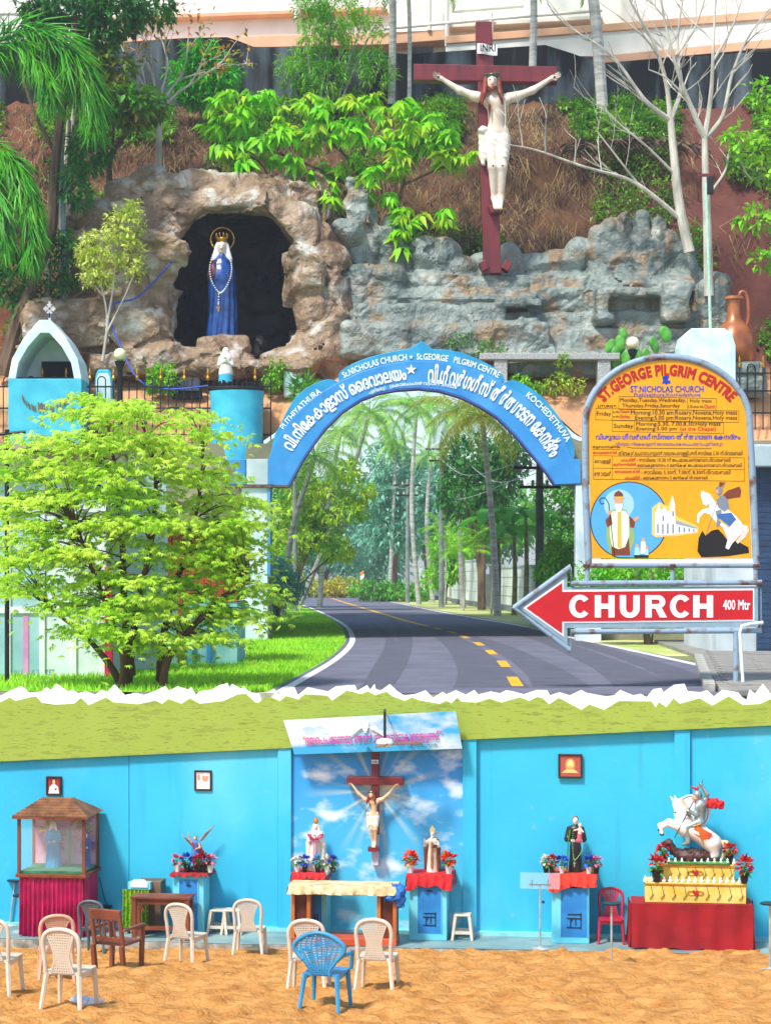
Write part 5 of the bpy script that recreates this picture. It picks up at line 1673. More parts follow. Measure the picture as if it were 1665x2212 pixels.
for i, ch in enumerate('CHURCH'):                # heavy block capitals, each its own piece
    mb = MB()
    x0 = a[0] + (b[0] - a[0]) * (0, .178, .352, .53, .7, .862)[i]
    k_ = (b[0] - a[0]) * .15
    for j, pl_ in enumerate(GLY[ch]): mb.prism([(x0 + x * k_, a[1] + z * (b[1] - a[1])) for x, z in pl_], -.012 - .0006 * j, -.006)
    mb.build('letter', M_lw, sg)
mb = MB()
a, b = s2(1370, 402), s2(1536, 340)
text_fit(mb, '400 Mtr', a[0], b[0], a[1], b[1], -.01, .02)
mb.build('lettering', M_lw, sg)
for x in (546, 1064, 1570):
    a, b = s2(x, 240), s2(x, 135)
    MB().tube([(a[0], .01, a[1]), (b[0], .01, b[1])], .042, 10).build('connector', M_pipe, sg, smooth=True)
    MB().tube([(b[0], .01, b[1] - .03), (b[0], .01, b[1] + .03)], .075, 10).build('collar', mat('rust', '#6a3a24', '#4a2618', .8, 8), sg)
a = s2(1450, 535)
MB().tube([(a[0], .01, a[1]), (a[0], .01, -.05)], .05, 10).build('post', M_pipe, sg, smooth=True)
a = s2(200, 300)
MB().tube([(p[0], -.09, p[1]) for p in [s2(1608, 478), s2(1530, 486), s2(1480, 500), s2(1468, 540), s2(1490, 900)]] + [(s2(1495, 900)[0], -.09, 0)], .03, 8).build('cable_conduit', M_lw, sg, smooth=True)

# ================================================================ SHOPS ON THE TERRACE
# glazed kiosk behind the tree
DK = 37.0
UK = DK / F
ks = thing('glass_kiosk', 'white framed glass kiosk front with printed window lettering behind the maple', 'kiosk', (at(130, 1400, DK).x, DK, ZT))
KB = Vector(ks.location)
def KP(x, y): p = at(x, y, DK) - KB; return (p.x, p.z)
M_alu = mat('white_aluminium', '#e8ecec', '#d4dada', .35, 2)
M_kgl = mat('kiosk_glass', '#a9cdd2', '#7fb0bc', .08, .8, spec=.8)
def kbox(name, x0, x1, y0, y1, ya, yb, m, bevel=.008):
    a, b = KP(x0, y1), KP(x1, y0)
    return MB().b2(a[0], b[0], ya, yb, a[1], b[1]).build(name, m, ks, bevel=bevel)
yg_ = Y0 + (HC - ZT) / DK * F
kbox('back_wall', -120, 335, 985, yg_, 2.0, 2.2, mat('kiosk_inner', '#c8d8da', '#9fb8be', .8, 1))
kbox('fascia', -120, 245, 975, 1035, -.1, 2.2, mat('kiosk_fascia', '#d8cdb8', '#b8a88c', .7, 1.5, .15))
for x in (-60, 18, 92, 160, 224): kbox('mullion', x - 6, x + 6, 1035, yg_, -.02, .1, M_alu)
for y in (1100, 1318, 1470): kbox('transom', -120, 230, y - 7, y + 7, -.015, .095, M_alu)
for x0, x1 in ((-54, 12), (24, 86), (98, 154), (166, 218)):
    for y0, y1 in ((1042, 1093), (1107, 1311), (1325, 1463)):
        kbox('pane', x0, x1, y0, y1, .03, .05, M_kgl if x0 < 90 else mat('poster_white', '#e4eaea', '#c4d4d8', .4, 1.6), 0)
M_prt = mat('kiosk_print', '#8fa8ae', '#7f98a0', .6)
def kt(txt, x0, x1, y0, y1, m):
    mb = MB()
    a, b = KP(x0, y1), KP(x1, y0)
    text_fit(mb, txt, a[0], b[0], a[1], b[1], .022, .012)
    mb.build('lettering', m, ks)
kt('MOB-9020166616', 30, 68, 1178, 1192, M_lw); kt('MOB-9020166616', 30, 68, 1197, 1211, M_lw)
kt('9020166616', 168, 216, 1232, 1246, M_prt); kt('8907411777', 170, 216, 1248, 1262, M_prt)
kt('AIN & BUS TICKET', 22, 118, 1446, 1458, M_prt); kt('SITTING VISA', 50, 116, 1461, 1471, mat('kiosk_pink', '#c86a9c', '#c86a9c', .6)); kt('STAMPING', 52, 105, 1474, 1484, M_prt)
kbox('pink_strip', 50, 62, 1330, 1470, .015, .025, mat('kiosk_strip', '#d892c4', '#c47ab0', .6), 0)
kbox('red_post', 228, 244, 1225, yg_, -.1, .1, mat('magenta_red', '#d0184c', '#b81040', .5, 3))
kbox('roof_slab', -140, 262, 960, 975, -.5, 2.4, mat('roof_tin', '#a8988a', '#7a685c', .6, 3))
# black street pole at the left edge
p0 = at(16, 1500, 35.0)
g = thing('black_pole', 'slim black pole at the left edge in front of the kiosk', 'pole', (p0.x, 35.0, ZT))
MB().tube([(0, 0, -.1), (0, 0, (1490 - 945) * 35 / F)], .045, 10).build('shaft', M_iron, g, smooth=True)
MB().tube([(-.6, 0, (1490 - 960) * 35 / F), (.35, 0, (1490 - 950) * 35 / F)], .03, 8).build('crossarm', M_iron, g, smooth=True)
# shed with rusty tin roof and orange boards
DH = 42.0
sh = thing('tin_shed', 'small shed with rusty tin roof and orange board walls behind the maple', 'shed', (at(420, 1400, DH).x, DH, ZT))
HB = Vector(sh.location)
def HP(x, y): p = at(x, y, DH) - HB; return (p.x, p.z)
M_or = mat('orange_board', '#b8521e', '#8a3a16', .7, 2, .2, stretch=(1, 1, .2))
bd = None
for i in range(13):
    x0 = 330 + i * 14
    a, b = HP(x0, 1300), HP(x0 + 13, 1150)
    MB().b2(a[0], b[0], rnd.uniform(-.01, .01), .06, a[1], b[1]).build('board', M_or, sh)
a, b = HP(330, 1436), HP(512, 1300)
MB().b2(a[0], b[0], .02, 2.5, 0, b[1] - .01).build('counter_wall', mat('teal_plaster', '#8fc8c4', '#6aa8a8', .8, 2), sh)
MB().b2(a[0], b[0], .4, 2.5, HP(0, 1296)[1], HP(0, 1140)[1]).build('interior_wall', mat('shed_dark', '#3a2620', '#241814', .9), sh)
a0, a1 = HP(300, 1140), HP(520, 1150)
rb_ = []
for i in range(22):
    x = a0[0] + (a1[0] - a0[0]) * i / 21
    z = HP(300 + 220 * i / 21, 1085 + 75 * (max(0, i - 8) / 13) ** 1.2)[1]
    MB().b2(x - .03, x + .105, -.55, 2.8, z - .03, z + (.03 if i % 2 else 0.0)).build('roof_sheet', mat('rust_tin', '#6b4636', '#8c8f92', .6, 2.5, .2), sh)
for x, m, w in ((385, M_or, 10), (410, M_cyan, 7), (448, M_arch, 8), (300, M_iron, 6), (312, M_arch, 5)):
    a, b = HP(x, 1436), HP(x + w, 1290)
    MB().b2(a[0], b[0], -.12, -.05, 0, b[1]).build('post', m, sh)
# shuttered shop at the right edge
DR = 47.0
sr = thing('shuttered_shop', 'white walled shop with dark blue roller shutter at the right edge', 'shop', (at(1680, 1416, DR).x, DR, ZT))
RB = Vector(sr.location)
def RP(x, y): p = at(x, y, DR) - RB; return (p.x, p.z)
a, b = RP(1545, 1420), RP(1900, 960)
MB().b2(a[0], b[0], 0, 5, 0, b[1]).build('wall', mat('shop_white', '#d4dcdc', '#aebcc0', .8, 1, .15), sr)
MB().b2(RP(1530, 0)[0], b[0], -.6, 5.2, RP(0, 1010)[1], RP(0, 965)[1]).build('canopy', M_plaster, sr, bevel=.02)
for i in range(34):
    z0 = i * .145
    MB().b2(RP(1632, 0)[0], RP(1880, 0)[0], -.06 - (.012 if i % 2 else 0), -.01, z0 + .02, z0 + .155).build('shutter_slat', mat('shutter_blue', '#2c4668', '#223650', .5, 3), sr)
# ================================================================ VEGETATION
NR = np.random.RandomState(21)
def leaf_arrays(P, D, L, W, fold=0.10, droop=0.15, up=None):
    """one folded pointed leaf (two quads) per point"""
    P, D = np.asarray(P, np.float32), np.asarray(D, np.float32)
    n = len(P)
    D = D / (np.linalg.norm(D, axis=1, keepdims=True) + 1e-9)
    U = np.array([0, 0, 1], np.float32) + NR.randn(n, 3) * 0.35 if up is None else up
    Sd = np.cross(D, U)
    Sd /= (np.linalg.norm(Sd, axis=1, keepdims=True) + 1e-9)
    Nn = np.cross(Sd, D)
    L = (np.ones(n) * L).astype(np.float32)[:, None]
    W = (np.ones(n) * W).astype(np.float32)[:, None]
    pts = [P, P + D * L * .42 - Sd * W * .5 + Nn * L * fold, P + D * L * .5, P + D * L * .42 + Sd * W * .5 + Nn * L * fold, P + D * L - Nn * L * droop]
    V = np.stack(pts, 1).reshape(-1, 3)
    b = (np.arange(n) * 5)[:, None]
    Q = np.concatenate([b + np.array([0, 2, 4, 1]), b + np.array([0, 3, 4, 2])])
    return V, Q
def palmate(P, D, L, W, k=5, spread=0.55, **kw):
    """k leaflets fanned from each point"""
    P, D = np.asarray(P, np.float32), np.asarray(D, np.float32)
    D = D / (np.linalg.norm(D, axis=1, keepdims=True) + 1e-9)
    S = np.cross(D, np.array([0, 0, 1.0]) + NR.randn(len(P), 3) * .2)
    S /= (np.linalg.norm(S, axis=1, keepdims=True) + 1e-9)
    PP, DD, LL = [], [], []
    for i in range(k):
        a = (i - (k - 1) / 2) * spread
        PP.append(P)
        DD.append(D * math.cos(a) + S * math.sin(a))
        LL.append(np.ones(len(P)) * L * (1 - .12 * abs(i - (k - 1) / 2)))
    return leaf_arrays(np.concatenate(PP), np.concatenate(DD), np.concatenate(LL), W, **kw)
def rdir(n, z=0.0):
    v = NR.randn(n, 3)
    v[:, 2] += z
    return v / np.linalg.norm(v, axis=1, keepdims=True)
M_leaf = {}
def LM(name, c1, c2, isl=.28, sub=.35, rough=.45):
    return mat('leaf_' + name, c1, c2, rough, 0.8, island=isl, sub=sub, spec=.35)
L_dark = LM('dark', '#4a9632', '#2a6a22')
L_mid = LM('mid', '#78c03c', '#469428')
L_bright = LM('bright', '#8ad41e', '#5cb412')
L_lime = LM('lime', '#a4dc34', '#74bc20')
L_pale = LM('pale', '#dfe67a', '#bcd048')
L_yell = LM('yellow', '#d8c830', '#a8b428')
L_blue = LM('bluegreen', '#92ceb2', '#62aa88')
M_bark = mat('bark', '#7a6550', '#4c3c30', .9, 3, .5, 12, stretch=(1, 1, .3))
M_barkw = mat('pale_bark', '#cfcabb', '#9d988c', .85, 2.5, .3, 9, stretch=(1, 1, .4))
M_coco = mat('coconut_bark', '#c3c2bb', '#8d8c86', .9, 2, .4, 6, stretch=(.4, .4, 3))
def shell(blobs, n):
    """points spread through the outer part of blobs [(centre, radii)]"""
    vol = np.array([b[1][0] * b[1][1] + b[1][1] * b[1][2] + b[1][0] * b[1][2] for b in blobs])
    k = NR.choice(len(blobs), n, p=vol / vol.sum())
    u = rdir(n)
    r = NR.uniform(.55, 1.03, n)[:, None]
    c = np.array([tuple(b[0]) for b in blobs])[k]
    R_ = np.array([tuple(b[1]) for b in blobs])[k]
    return c + u * r * R_, u
def crown(parent, blobs, n, L, W, m, clump=7, spread=.5, pm=0, down=.35, name='crown', loc=None):
    """leaves gathered in clumps, uneven outline, gaps between clumps"""
    nc = max(1, n // clump)
    Cn, Uo = shell(blobs, nc)
    sz = float(np.mean([min(b[1]) for b in blobs]))
    P = np.repeat(Cn, clump, 0) + NR.randn(nc * clump, 3) * sz * .13 * spread * 2
    D = np.repeat(Uo, clump, 0) * .6 + NR.randn(nc * clump, 3) * .75
    D[:, 2] -= down
    Ls = L * NR.uniform(.7, 1.25, len(P))
    if pm: V, Q = palmate(P, D, L, W, pm)
    else: V, Q = leaf_arrays(P, D, Ls, W)
    if loc is None: loc = Vector(parent.location)
    V = V - np.array(tuple(loc), np.float32)
    return link(name, npmesh(name, V, Q), m, parent)
def pxblobs(lst, d):
    return [(at(x, y, d + dd), (rx * d / F, rd, ry * d / F)) for x, y, rx, ry, rd, dd in lst]
def limbs(parent, lines, m, name='trunk', n=7):
    """lines: (list of (x, y, d) picture points, r0, r1 in metres); one joined woody frame"""
    mb = MB()
    for pts, r0, r1 in lines:
        P = smoothline([at(*p) - Vector(parent.location) for p in pts], 4)
        mb.tube(P, [r0 + (r1 - r0) * i / (len(P) - 1) for i in range(len(P))], n)
    return mb.build(name, m, parent, smooth=True)
def twigs(mb, p, dirv, L, r, depth, spread=.5, gravity=0.0, kids=2, seglen=4, tips=None):
    pts = [Vector(p)]
    d = Vector(dirv).normalized()
    for i in range(seglen):
        d = (d + Vector((rnd.gauss(0, .10), rnd.gauss(0, .10), rnd.gauss(0, .07) + gravity))).normalized()
        pts.append(pts[-1] + d * L / seglen)
    mb.tube(pts, [r + (r * .62 - r) * i / seglen for i in range(seglen + 1)], 6 if depth > 1 else 4)
    if tips is not None: tips.append((pts[-1], d))
    if depth <= 0: return
    for k in range(kids + (rnd.random() < .4)):
        t = rnd.choice([seglen, seglen, seglen - 1, seglen - 2])
        nd = (d + Vector((rnd.gauss(0, spread), rnd.gauss(0, spread), rnd.gauss(.1, spread * .7)))).normalized()
        twigs(mb, pts[t], nd, L * rnd.uniform(.6, .85), r * .6, depth - 1, spread, gravity, kids, seglen, tips)

# ---------------------------------------------------------------- maple in front
DM = 33.4
mp0 = at(300, 1500, DM)
mt = thing('maple_tree', 'airy lime green maple with layered branches standing before the glass kiosk', 'tree', (mp0.x, DM, ZT))
CP = [(0, 1010), (30, 960), (60, 930), (120, 900), (150, 870), (190, 835), (240, 825), (290, 850), (330, 900), (380, 885), (430, 880), (492, 895), (490, 930), (460, 970), (470, 1010), (530, 1050), (585, 1095), (560, 1140), (540, 1190), (515, 1230), (560, 1250), (600, 1280), (622, 1330), (540, 1335), (480, 1370), (400, 1400), (390, 1430), (330, 1425), (250, 1400), (170, 1390), (90, 1422), (100, 1390), (170, 1360), (120, 1320), (60, 1290), (0, 1300), (-30, 1200), (0, 1140), (-30, 1080)]
def inpoly(x, y, P):
    c = False
    for i in range(len(P)):
        (x0, y0), (x1, y1) = P[i - 1], P[i]
        if (y0 > y) != (y1 > y) and x < (x1 - x0) * (y - y0) / (y1 - y0) + x0: c = not c
    return c
cl = []
while len(cl) < 330:
    x, y = rnd.uniform(-30, 625), rnd.uniform(825, 1432)
    y = 832 + round((y - 832) / 60) * 60 + rnd.gauss(0, 14) - 12 + (x - 290) ** 2 * .00035   # tiers
    if inpoly(x, y, CP): cl.append((x, y, DM + rnd.uniform(-1.5, 1.3) * (1 - abs(x - 290) / 480)))
mb = MB()
stems = {}
for k, (xb, pts) in enumerate(((262, [(262, 1500), (268, 1420), (240, 1330), (200, 1230), (165, 1130)]), (275, [(275, 1500), (285, 1400), (300, 1300), (330, 1150), (335, 1000), (300, 900)]), (345, [(345, 1500), (350, 1400), (370, 1300), (400, 1200), (430, 1080), (440, 960)]), (350, [(350, 1500), (365, 1420), (420, 1350), (480, 1290), (540, 1250)]), (268, [(268, 1500), (240, 1440), (180, 1370), (100, 1310)]), (285, [(285, 1460), (270, 1330), (265, 1180), (250, 1020), (230, 900)]))):
    P = smoothline([at(x, y, DM + (k % 3 - 1) * .35) for x, y in pts], 6)
    stems[k] = P
    mb.tube([p - Vector(mt.location) for p in P], [.085 - .065 * i / (len(P) - 1) for i in range(len(P))], 8)
mb.build('trunk', mat('maple_bark', '#6a4c34', '#47301f', .85, 4, .4, 14, stretch=(1, 1, .3)), mt, smooth=True)
allst = [p for P in stems.values() for p in P]
bm_ = MB()
PP, DD = [], []
for x, y, d in cl:
    c = at(x, y, d)
    best = min((q for q in allst if q.z < c.z - .05), key=lambda q: (q - c).length * rnd.uniform(.8, 1.5) + .2 * abs(q.z - c.z), default=allst[0])
    midp = best.lerp(c, .55) + Vector((0, 0, .12 * (c - best).length))
    bm_.tube([q - Vector(mt.location) for q in smoothline([best, midp, c], 4)], [.016 - .012 * i / 8 for i in range(9)], 5)
    n = 40
    out = Vector((c.x - mt.location.x, (c.y - DM) * 1.0, 0))
    out = out.normalized() if out.length > .1 else Vector((1, 0, 0))
    lp_ = NR.randn(n, 3) * np.array([.31, .26, .035])
    lp_[:, 2] -= (lp_[:, 0] ** 2 + lp_[:, 1] ** 2) * .45
    PP.append(np.array(c) + lp_)
    dd = NR.randn(n, 3) * np.array([.8, .8, .2]) + np.array(out) * .5
    dd[:, 2] -= .45
    DD.append(dd)
bm_.build('branches', MATS['maple_bark'], mt, smooth=True)
V, Q = palmate(np.concatenate(PP), np.concatenate(DD), .14, .038, 5, .5, fold=.05, droop=.18)
link('crown', npmesh('crown', V - np.array(mt.location, np.float32), Q), LM('maple', '#e2f86c', '#b4e440', .22, .55), mt)

# ---------------------------------------------------------------- palms
def frond_mesh(L, n, ll, droop, w=.05, hang=.6, plume=False, seed=0):
    """feather leaf along +X, arching down"""
    r_ = np.random.RandomState(seed)
    t = np.linspace(0, 1, 12)
    X = L * (t - .12 * droop * t ** 3)
    Z = L * (.30 * t - droop * .62 * t ** 2.3)
    pts = [Vector((a, 0, b)) for a, b in zip(X, Z)]
    mb = MB().tube(pts, [.035 * L / 3.5 * (1 - .85 * q) for q in t], 5)
    P, D, Ls = [], [], []
    k = n
    for i in range(k):
        s = .14 + .86 * (i + .5) / k
        x, z = np.interp(s, t, X), np.interp(s, t, Z)
        tx = np.interp(s + .02, t, X) - np.interp(s - .02, t, X)
        tz = np.interp(s + .02, t, Z) - np.interp(s - .02, t, Z)
        tl = math.hypot(tx, tz) + 1e-9
        fw = np.array([tx / tl, 0, tz / tl])
        nrm = np.array([-tz / tl, 0, tx / tl])
        l = ll * (.45 + .75 * math.sin(pi * min(1, s * .93 + .05))) * r_.uniform(.88, 1.1)
        for sd in (-1, 1):
            if plume:
                for q in range(3):
                    a = r_.uniform(-1.3, 1.3)
                    v = np.array([0, sd * math.cos(a), 0]) + nrm * math.sin(a) + fw * r_.uniform(.5, .9)
                    P.append((x, 0, z)); D.append(v); Ls.append(l * r_.uniform(.8, 1.1))
            else:
                v = np.array([0, sd * 1.0, 0]) + fw * .55 + np.array([0, 0, -hang]) * r_.uniform(.6, 1.25) + nrm * .1
                P.append((x, 0, z)); D.append(v); Ls.append(l)
    V, Q = leaf_arrays(np.array(P), np.array(D), np.array(Ls), w, fold=.02, droop=.16, up=np.tile(np.array([[.3, 0, 1.0]]), (len(P), 1)))
    V = np.concatenate([np.array(mb.v), V])
    q4 = [f for f in mb.f if len(f) == 4]
    Q = np.concatenate([np.array(q4), Q + len(mb.v)])
    return npmesh('frond', V, Q)
FR = {}
def fronds(key, m, **kw):
    if key not in FR:
        FR[key] = [frond_mesh(seed=s, droop=dr, **kw) for s, dr in enumerate((.55, .9, 1.25))]
        for f in FR[key]: f.materials.append(m)
    return FR[key]
def palm(name, label, base, top, r0, r1, n, key, m, scale=1.0, bend=.4, group=None, bark=None, cat='palm', kw=None, elev=(70, -35)):
    t = thing(name, label, cat, base, 0, group)
    top = Vector(top) - Vector(base)
    P = smoothline([(0, 0, -.2), top * .5 + Vector((bend, 0, 0)), top], 8)
    MB().tube(P, [r0 + (r1 - r0) * (i / (len(P) - 1)) ** .6 for i in range(len(P))], 9).build('trunk', bark or M_coco, t, smooth=True)
    fm = fronds(key, m, **(kw or dict(L=3.6, n=30, ll=.75, w=.075)))
    for i in range(n):
        e = elev[0] + (elev[1] - elev[0]) * ((i + .5) / n) ** .8 + rnd.uniform(-8, 8)
        az = i * 2.39996 + rnd.uniform(-.2, .2)
        me = fm[0 if e > 40 else 1 if e > 0 else 2]
        o = link('frond', me, None, t, top)
        o.rotation_euler = (rnd.uniform(-.25, .25), -R(e) * .75, az)
        s = scale * rnd.uniform(.85, 1.12)
        o.scale = (s, s, s)
    return t
L_palm = LM('palm', '#acd85c', '#76b844', .3, .35)
L_palmy = LM('palm_yellow', '#dcd440', '#a8c03c', .3, .3)
vp = [(799, 893, 1.0, 118, 640, 1322, 'coconut palm with wide crown left of centre behind the arch', 0), (900, 880, .95, 140, 905, 1306, 'coconut palm crown in the middle of the arch opening', 0), (985, 893, 1.05, 122, 1000, 1312, 'coconut palm with pale crown right of centre behind the arch', 0),
      (735, 935, .8, 125, 690, 1312, 'slanting coconut palm at the left inside the arch', 0), (1040, 900, 1.0, 96, 1075, 1330, 'coconut palm with yellow drooping fronds at the right of the arch', 1), (680, 985, .8, 100, 610, 1326, 'leaning coconut palm close to the left end of the arch', 0), (855, 960, .75, 165, 840, 1297, 'small distant coconut palm among the blue green trees', 0), (930, 985, .6, 150, 935, 1302, 'short distant palm beside the electric poles', 0)]
for x, y, s, d, xb, yb, lab, yl in vp:
    b_ = grd(xb, yb)
    b_ = Vector(((xb - CX) / F * d, d, ZT))
    palm('coconut_palm', lab, b_, at(x, y, d), .22, .13, 19, 'cocoY' if yl else 'coco', L_palmy if yl else L_palm, s * 1.0, bend=rnd.uniform(-.5, .5), group='coconut palms beyond the arch')
# pale palm trunks in front of the hilltop building (crowns above the picture)
for xb, yb, xt, yt, w, lab in ((845, 215, 840, -170, 9, 'pale palm trunk just left of the cross in front of the white building'), (884, 205, 872, -150, 5, 'slim pale palm trunk beside the left arm of the cross'), (1149, 170, 1144, -180, 9, 'pale palm trunk right of the cross in front of the white building'), (1303, 260, 1258, -170, 14, 'stout pale palm trunk leaning left between cross and bare trees')):
    d = 70.6
    b_ = at(xb, yb, d)
    palm('hill_palm', lab, b_, at(xt, yt, d), w * d / F, w * .8 * d / F, 9, 'coco', L_palm, 1.0, bend=.1, group='palm trunks on the hilltop')
# foxtail palm at the left edge
ft = thing('foxtail_palm', 'foxtail palm with bushy arching plumes hanging in at the left edge', 'palm', at(-95, 830, 60.9))
FB = Vector(ft.location)
limbs(ft, [([(-95, 840, 60.9), (-100, 500, 60.9), (-90, 150, 60.9)], .22, .16)], M_coco)
L_fox = LM('foxtail', '#6cc822', '#2f8c16', .3, .3)
def plume(pts, d, ll, n):
    P3 = smoothline([at(x, y, d + dd) for x, y, dd in pts], 8)
    mb = MB().tube([p - FB for p in P3], [.06 - .045 * i / (len(P3) - 1) for i in range(len(P3))], 6)
    PP, DD, LL = [], [], []
    for k in range(n):
        s = rnd.random() ** .85 * (len(P3) - 1)
        i = min(int(s), len(P3) - 2)
        p = P3[i].lerp(P3[i + 1], s - i)
        t = (P3[i + 1] - P3[i]).normalized()
        v = Vector((rnd.gauss(0, 1), rnd.gauss(0, 1), rnd.gauss(0, 1)))
        v = (v - t * v.dot(t)).normalized() * 1.0 + t * rnd.uniform(.5, 1.1) + Vector((0, 0, -.55))
        PP.append(p); DD.append(v); LL.append(ll * rnd.uniform(.75, 1.15) * (.7 + .5 * math.sin(pi * s / len(P3))))
    V, Q = leaf_arrays(np.array(PP), np.array(DD), np.array(LL), .055, fold=.02, droop=.3)
    V = np.concatenate([np.array(mb.v), V - np.array(FB)])
    Q = np.concatenate([np.array([f for f in mb.f if len(f) == 4]), Q + len(mb.v)])
    link('frond', npmesh('frond', V, Q), L_fox, ft)
plume([(-90, 190, .3), (-30, 110, 0), (40, 75, -.3), (110, 85, -.5), (160, 130, -.6), (195, 200, -.6), (205, 270, -.6)], 60.6, 1.35, 900)
plume([(-90, 200, 0), (-60, 140, -.3), (0, 100, -.4), (60, 110, -.6), (100, 170, -.8), (110, 215, -.8)], 60.3, 1.1, 500)
plume([(-90, 330, .2), (-40, 320, 0), (15, 340, -.3), (50, 400, -.5), (70, 480, -.6), (68, 560, -.6)], 60.4, 1.15, 800)
plume([(-90, 330, .2), (-60, 340, -.2), (-20, 380, -.4), (5, 450, -.6), (10, 540, -.7)], 60.2, 1.0, 450)

# ---------------------------------------------------------------- trees and shrubs on the slope
def tree(name, label, cat, base, lines, blobs, n, L, W, leaf, bark=M_bark, pm=0, group=None, clump=7, d=62, down=.35):
    t = thing(name, label, cat, at(*base), 0, group)
    if lines: limbs(t, lines, bark)
    if n: crown(t, pxblobs(blobs, d), n, L, W, leaf, clump, pm=pm, down=down)
    return t
u = 62 / F
tree('dark_tree', 'tall dark trunked tree leaning at the left with dense dark leaves above', 'tree', (10, 800, 61.6),
     [([(5, 810, 61.6), (40, 690, 61.6), (80, 590, 61.7), (112, 500, 61.8), (118, 400, 61.9), (128, 280, 62), (150, 170, 62.2), (190, 60, 62.5), (210, -60, 62.6)], .24, .10), ([(120, 330, 62), (70, 230, 62.2), (40, 120, 62.4)], .09, .04), ([(140, 220, 62), (230, 110, 62.4), (330, 40, 63)], .09, .03), ([(150, 170, 62.2), (165, 60, 62), (150, -40, 62)], .1, .05), ([(112, 500, 61.8), (60, 440, 62), (10, 430, 62.2)], .07, .03)],
     [(150, 15, 90, 40, 1.3, .5), (250, 30, 80, 45, 1.3, .8), (320, 15, 60, 35, 1.0, .9), (90, 40, 50, 40, 1.0, 1.0), (210, 80, 50, 30, .8, .4)], 3200, .36, .12, L_dark)
tree('pale_trunk_tree', 'slender pale trunk behind the dark leaning tree on the left', 'tree', (150, 640, 63.0),
     [([(152, 660, 63), (150, 480, 63), (152, 330, 63.2), (172, 180, 63.4), (215, 60, 63.6)], .13, .06), ([(105, 700, 62.6), (108, 520, 62.8), (140, 380, 63), (150, 260, 63)], .12, .08)],
     [(190, 330, 50, 40, .8, 0), (170, 400, 40, 45, .7, -.4)], 700, .34, .13, L_dark, M_barkw)
tree('blue_grey_pole_tree', 'straight pale blue grey stem standing between the left trunks', 'tree', (138, 650, 62.4), [([(140, 660, 62.4), (134, 400, 62.4), (122, 130, 62.5)], .13, .10), ([(128, 250, 62.4), (170, 190, 62.4)], .05, .03)], [(140, 560, 35, 60, .6, -.2), (120, 610, 40, 40, .5, 0)], 600, .3, .1, L_dark, mat('bluegrey_bark', '#b9cdd2', '#8fa8b0', .8, 3, .2))
tree('red_leaf_sapling', 'small tree with dark and reddish leaves above the brown bank', 'tree', (240, 410, 64.0),
     [([(238, 415, 64), (240, 340, 64), (286, 265, 63.8), (290, 200, 63.6)], .12, .05), ([(240, 345, 64), (200, 260, 63.8), (190, 190, 63.8)], .08, .03), ([(240, 340, 64), (250, 250, 63.8)], .06, .03)],
     [(280, 225, 62, 42, 1.0, -.2), (215, 205, 62, 40, 1.0, 0), (330, 225, 35, 28, .6, 0), (180, 150, 60, 40, 1.0, .3), (250, 140, 50, 36, .8, .4)], 1700, .42, .17, LM('redmix', '#4f9a24', '#7a6a1c', .4, .3))
tb = thing('bare_sapling', 'leafless slim sapling with forking twigs on the brown bank', 'tree', at(345, 410, 64.2))
mb = MB()
tips = []
mb.tube([at(345, 420, 64.2) - Vector(tb.location), at(343, 330, 64.2) - Vector(tb.location), at(346, 235, 64.2) - Vector(tb.location)], [.13, .11, .09], 8)
for dv in ((-.7, -.1, 1), (.5, 0, 1), (.1, .2, 1), (.9, -.1, .8), (-.3, 0, 1.1)): twigs(mb, at(346, 237, 64.2) - Vector(tb.location), dv, 1.7, .055, 3, .42, 0, 2, 4, tips)
mb.build('trunk', M_barkw, tb, smooth=True)
tp = np.array([tuple(t[0]) for t in tips])
V, Q = leaf_arrays(np.repeat(tp, 3, 0) + NR.randn(len(tp) * 3, 3) * .1, rdir(len(tp) * 3, -.4), .26, .12)
link('leaves', npmesh('leaves', V, Q), LM('sparse', '#a8b83a', '#d07a28', .4), tb)
tree('feathery_bush', 'vivid green feathery bush against the black stained wall', 'bush', (440, 235, 69.5), [([(438, 250, 69.5), (442, 180, 69.4), (440, 90, 69.2)], .08, .03), ([(440, 200, 69.4), (400, 140, 69.2)], .05, .02), ([(440, 200, 69.4), (480, 150, 69.2)], .05, .02)],
     [(440, 125, 45, 35, .8, 0), (415, 165, 50, 38, .8, 0), (470, 165, 50, 38, .8, -.2), (440, 200, 70, 35, .9, 0)], 3200, .3, .075, LM('feather', '#52c414', '#329c0c', .25), d=69.3)
tree('bamboo_clump', 'tall airy yellow green bamboo rising before the white building', 'bamboo', (705, 230, 69.8), [([(x0, 235, 69.8), (x0 + dx * .4, 110, 69.7), (x0 + dx, -40, 69.5)], .045, .015) for x0, dx in ((680, -40), (695, -10), (705, 15), (715, 50), (725, 90), (700, -70), (730, 130), (690, 40))],
     [(690, 60, 50, 60, .8, 0), (730, 30, 50, 50, .8, 0), (780, 80, 50, 60, .8, 0), (650, 150, 50, 45, .8, 0), (700, 170, 60, 45, .8, 0), (670, 10, 40, 30, .7, 0), (810, 150, 40, 40, .6, 0)], 4200, .3, .05, LM('bamboo', '#94d02c', '#5cae1c', .25), M_coco, d=69.6, clump=9)
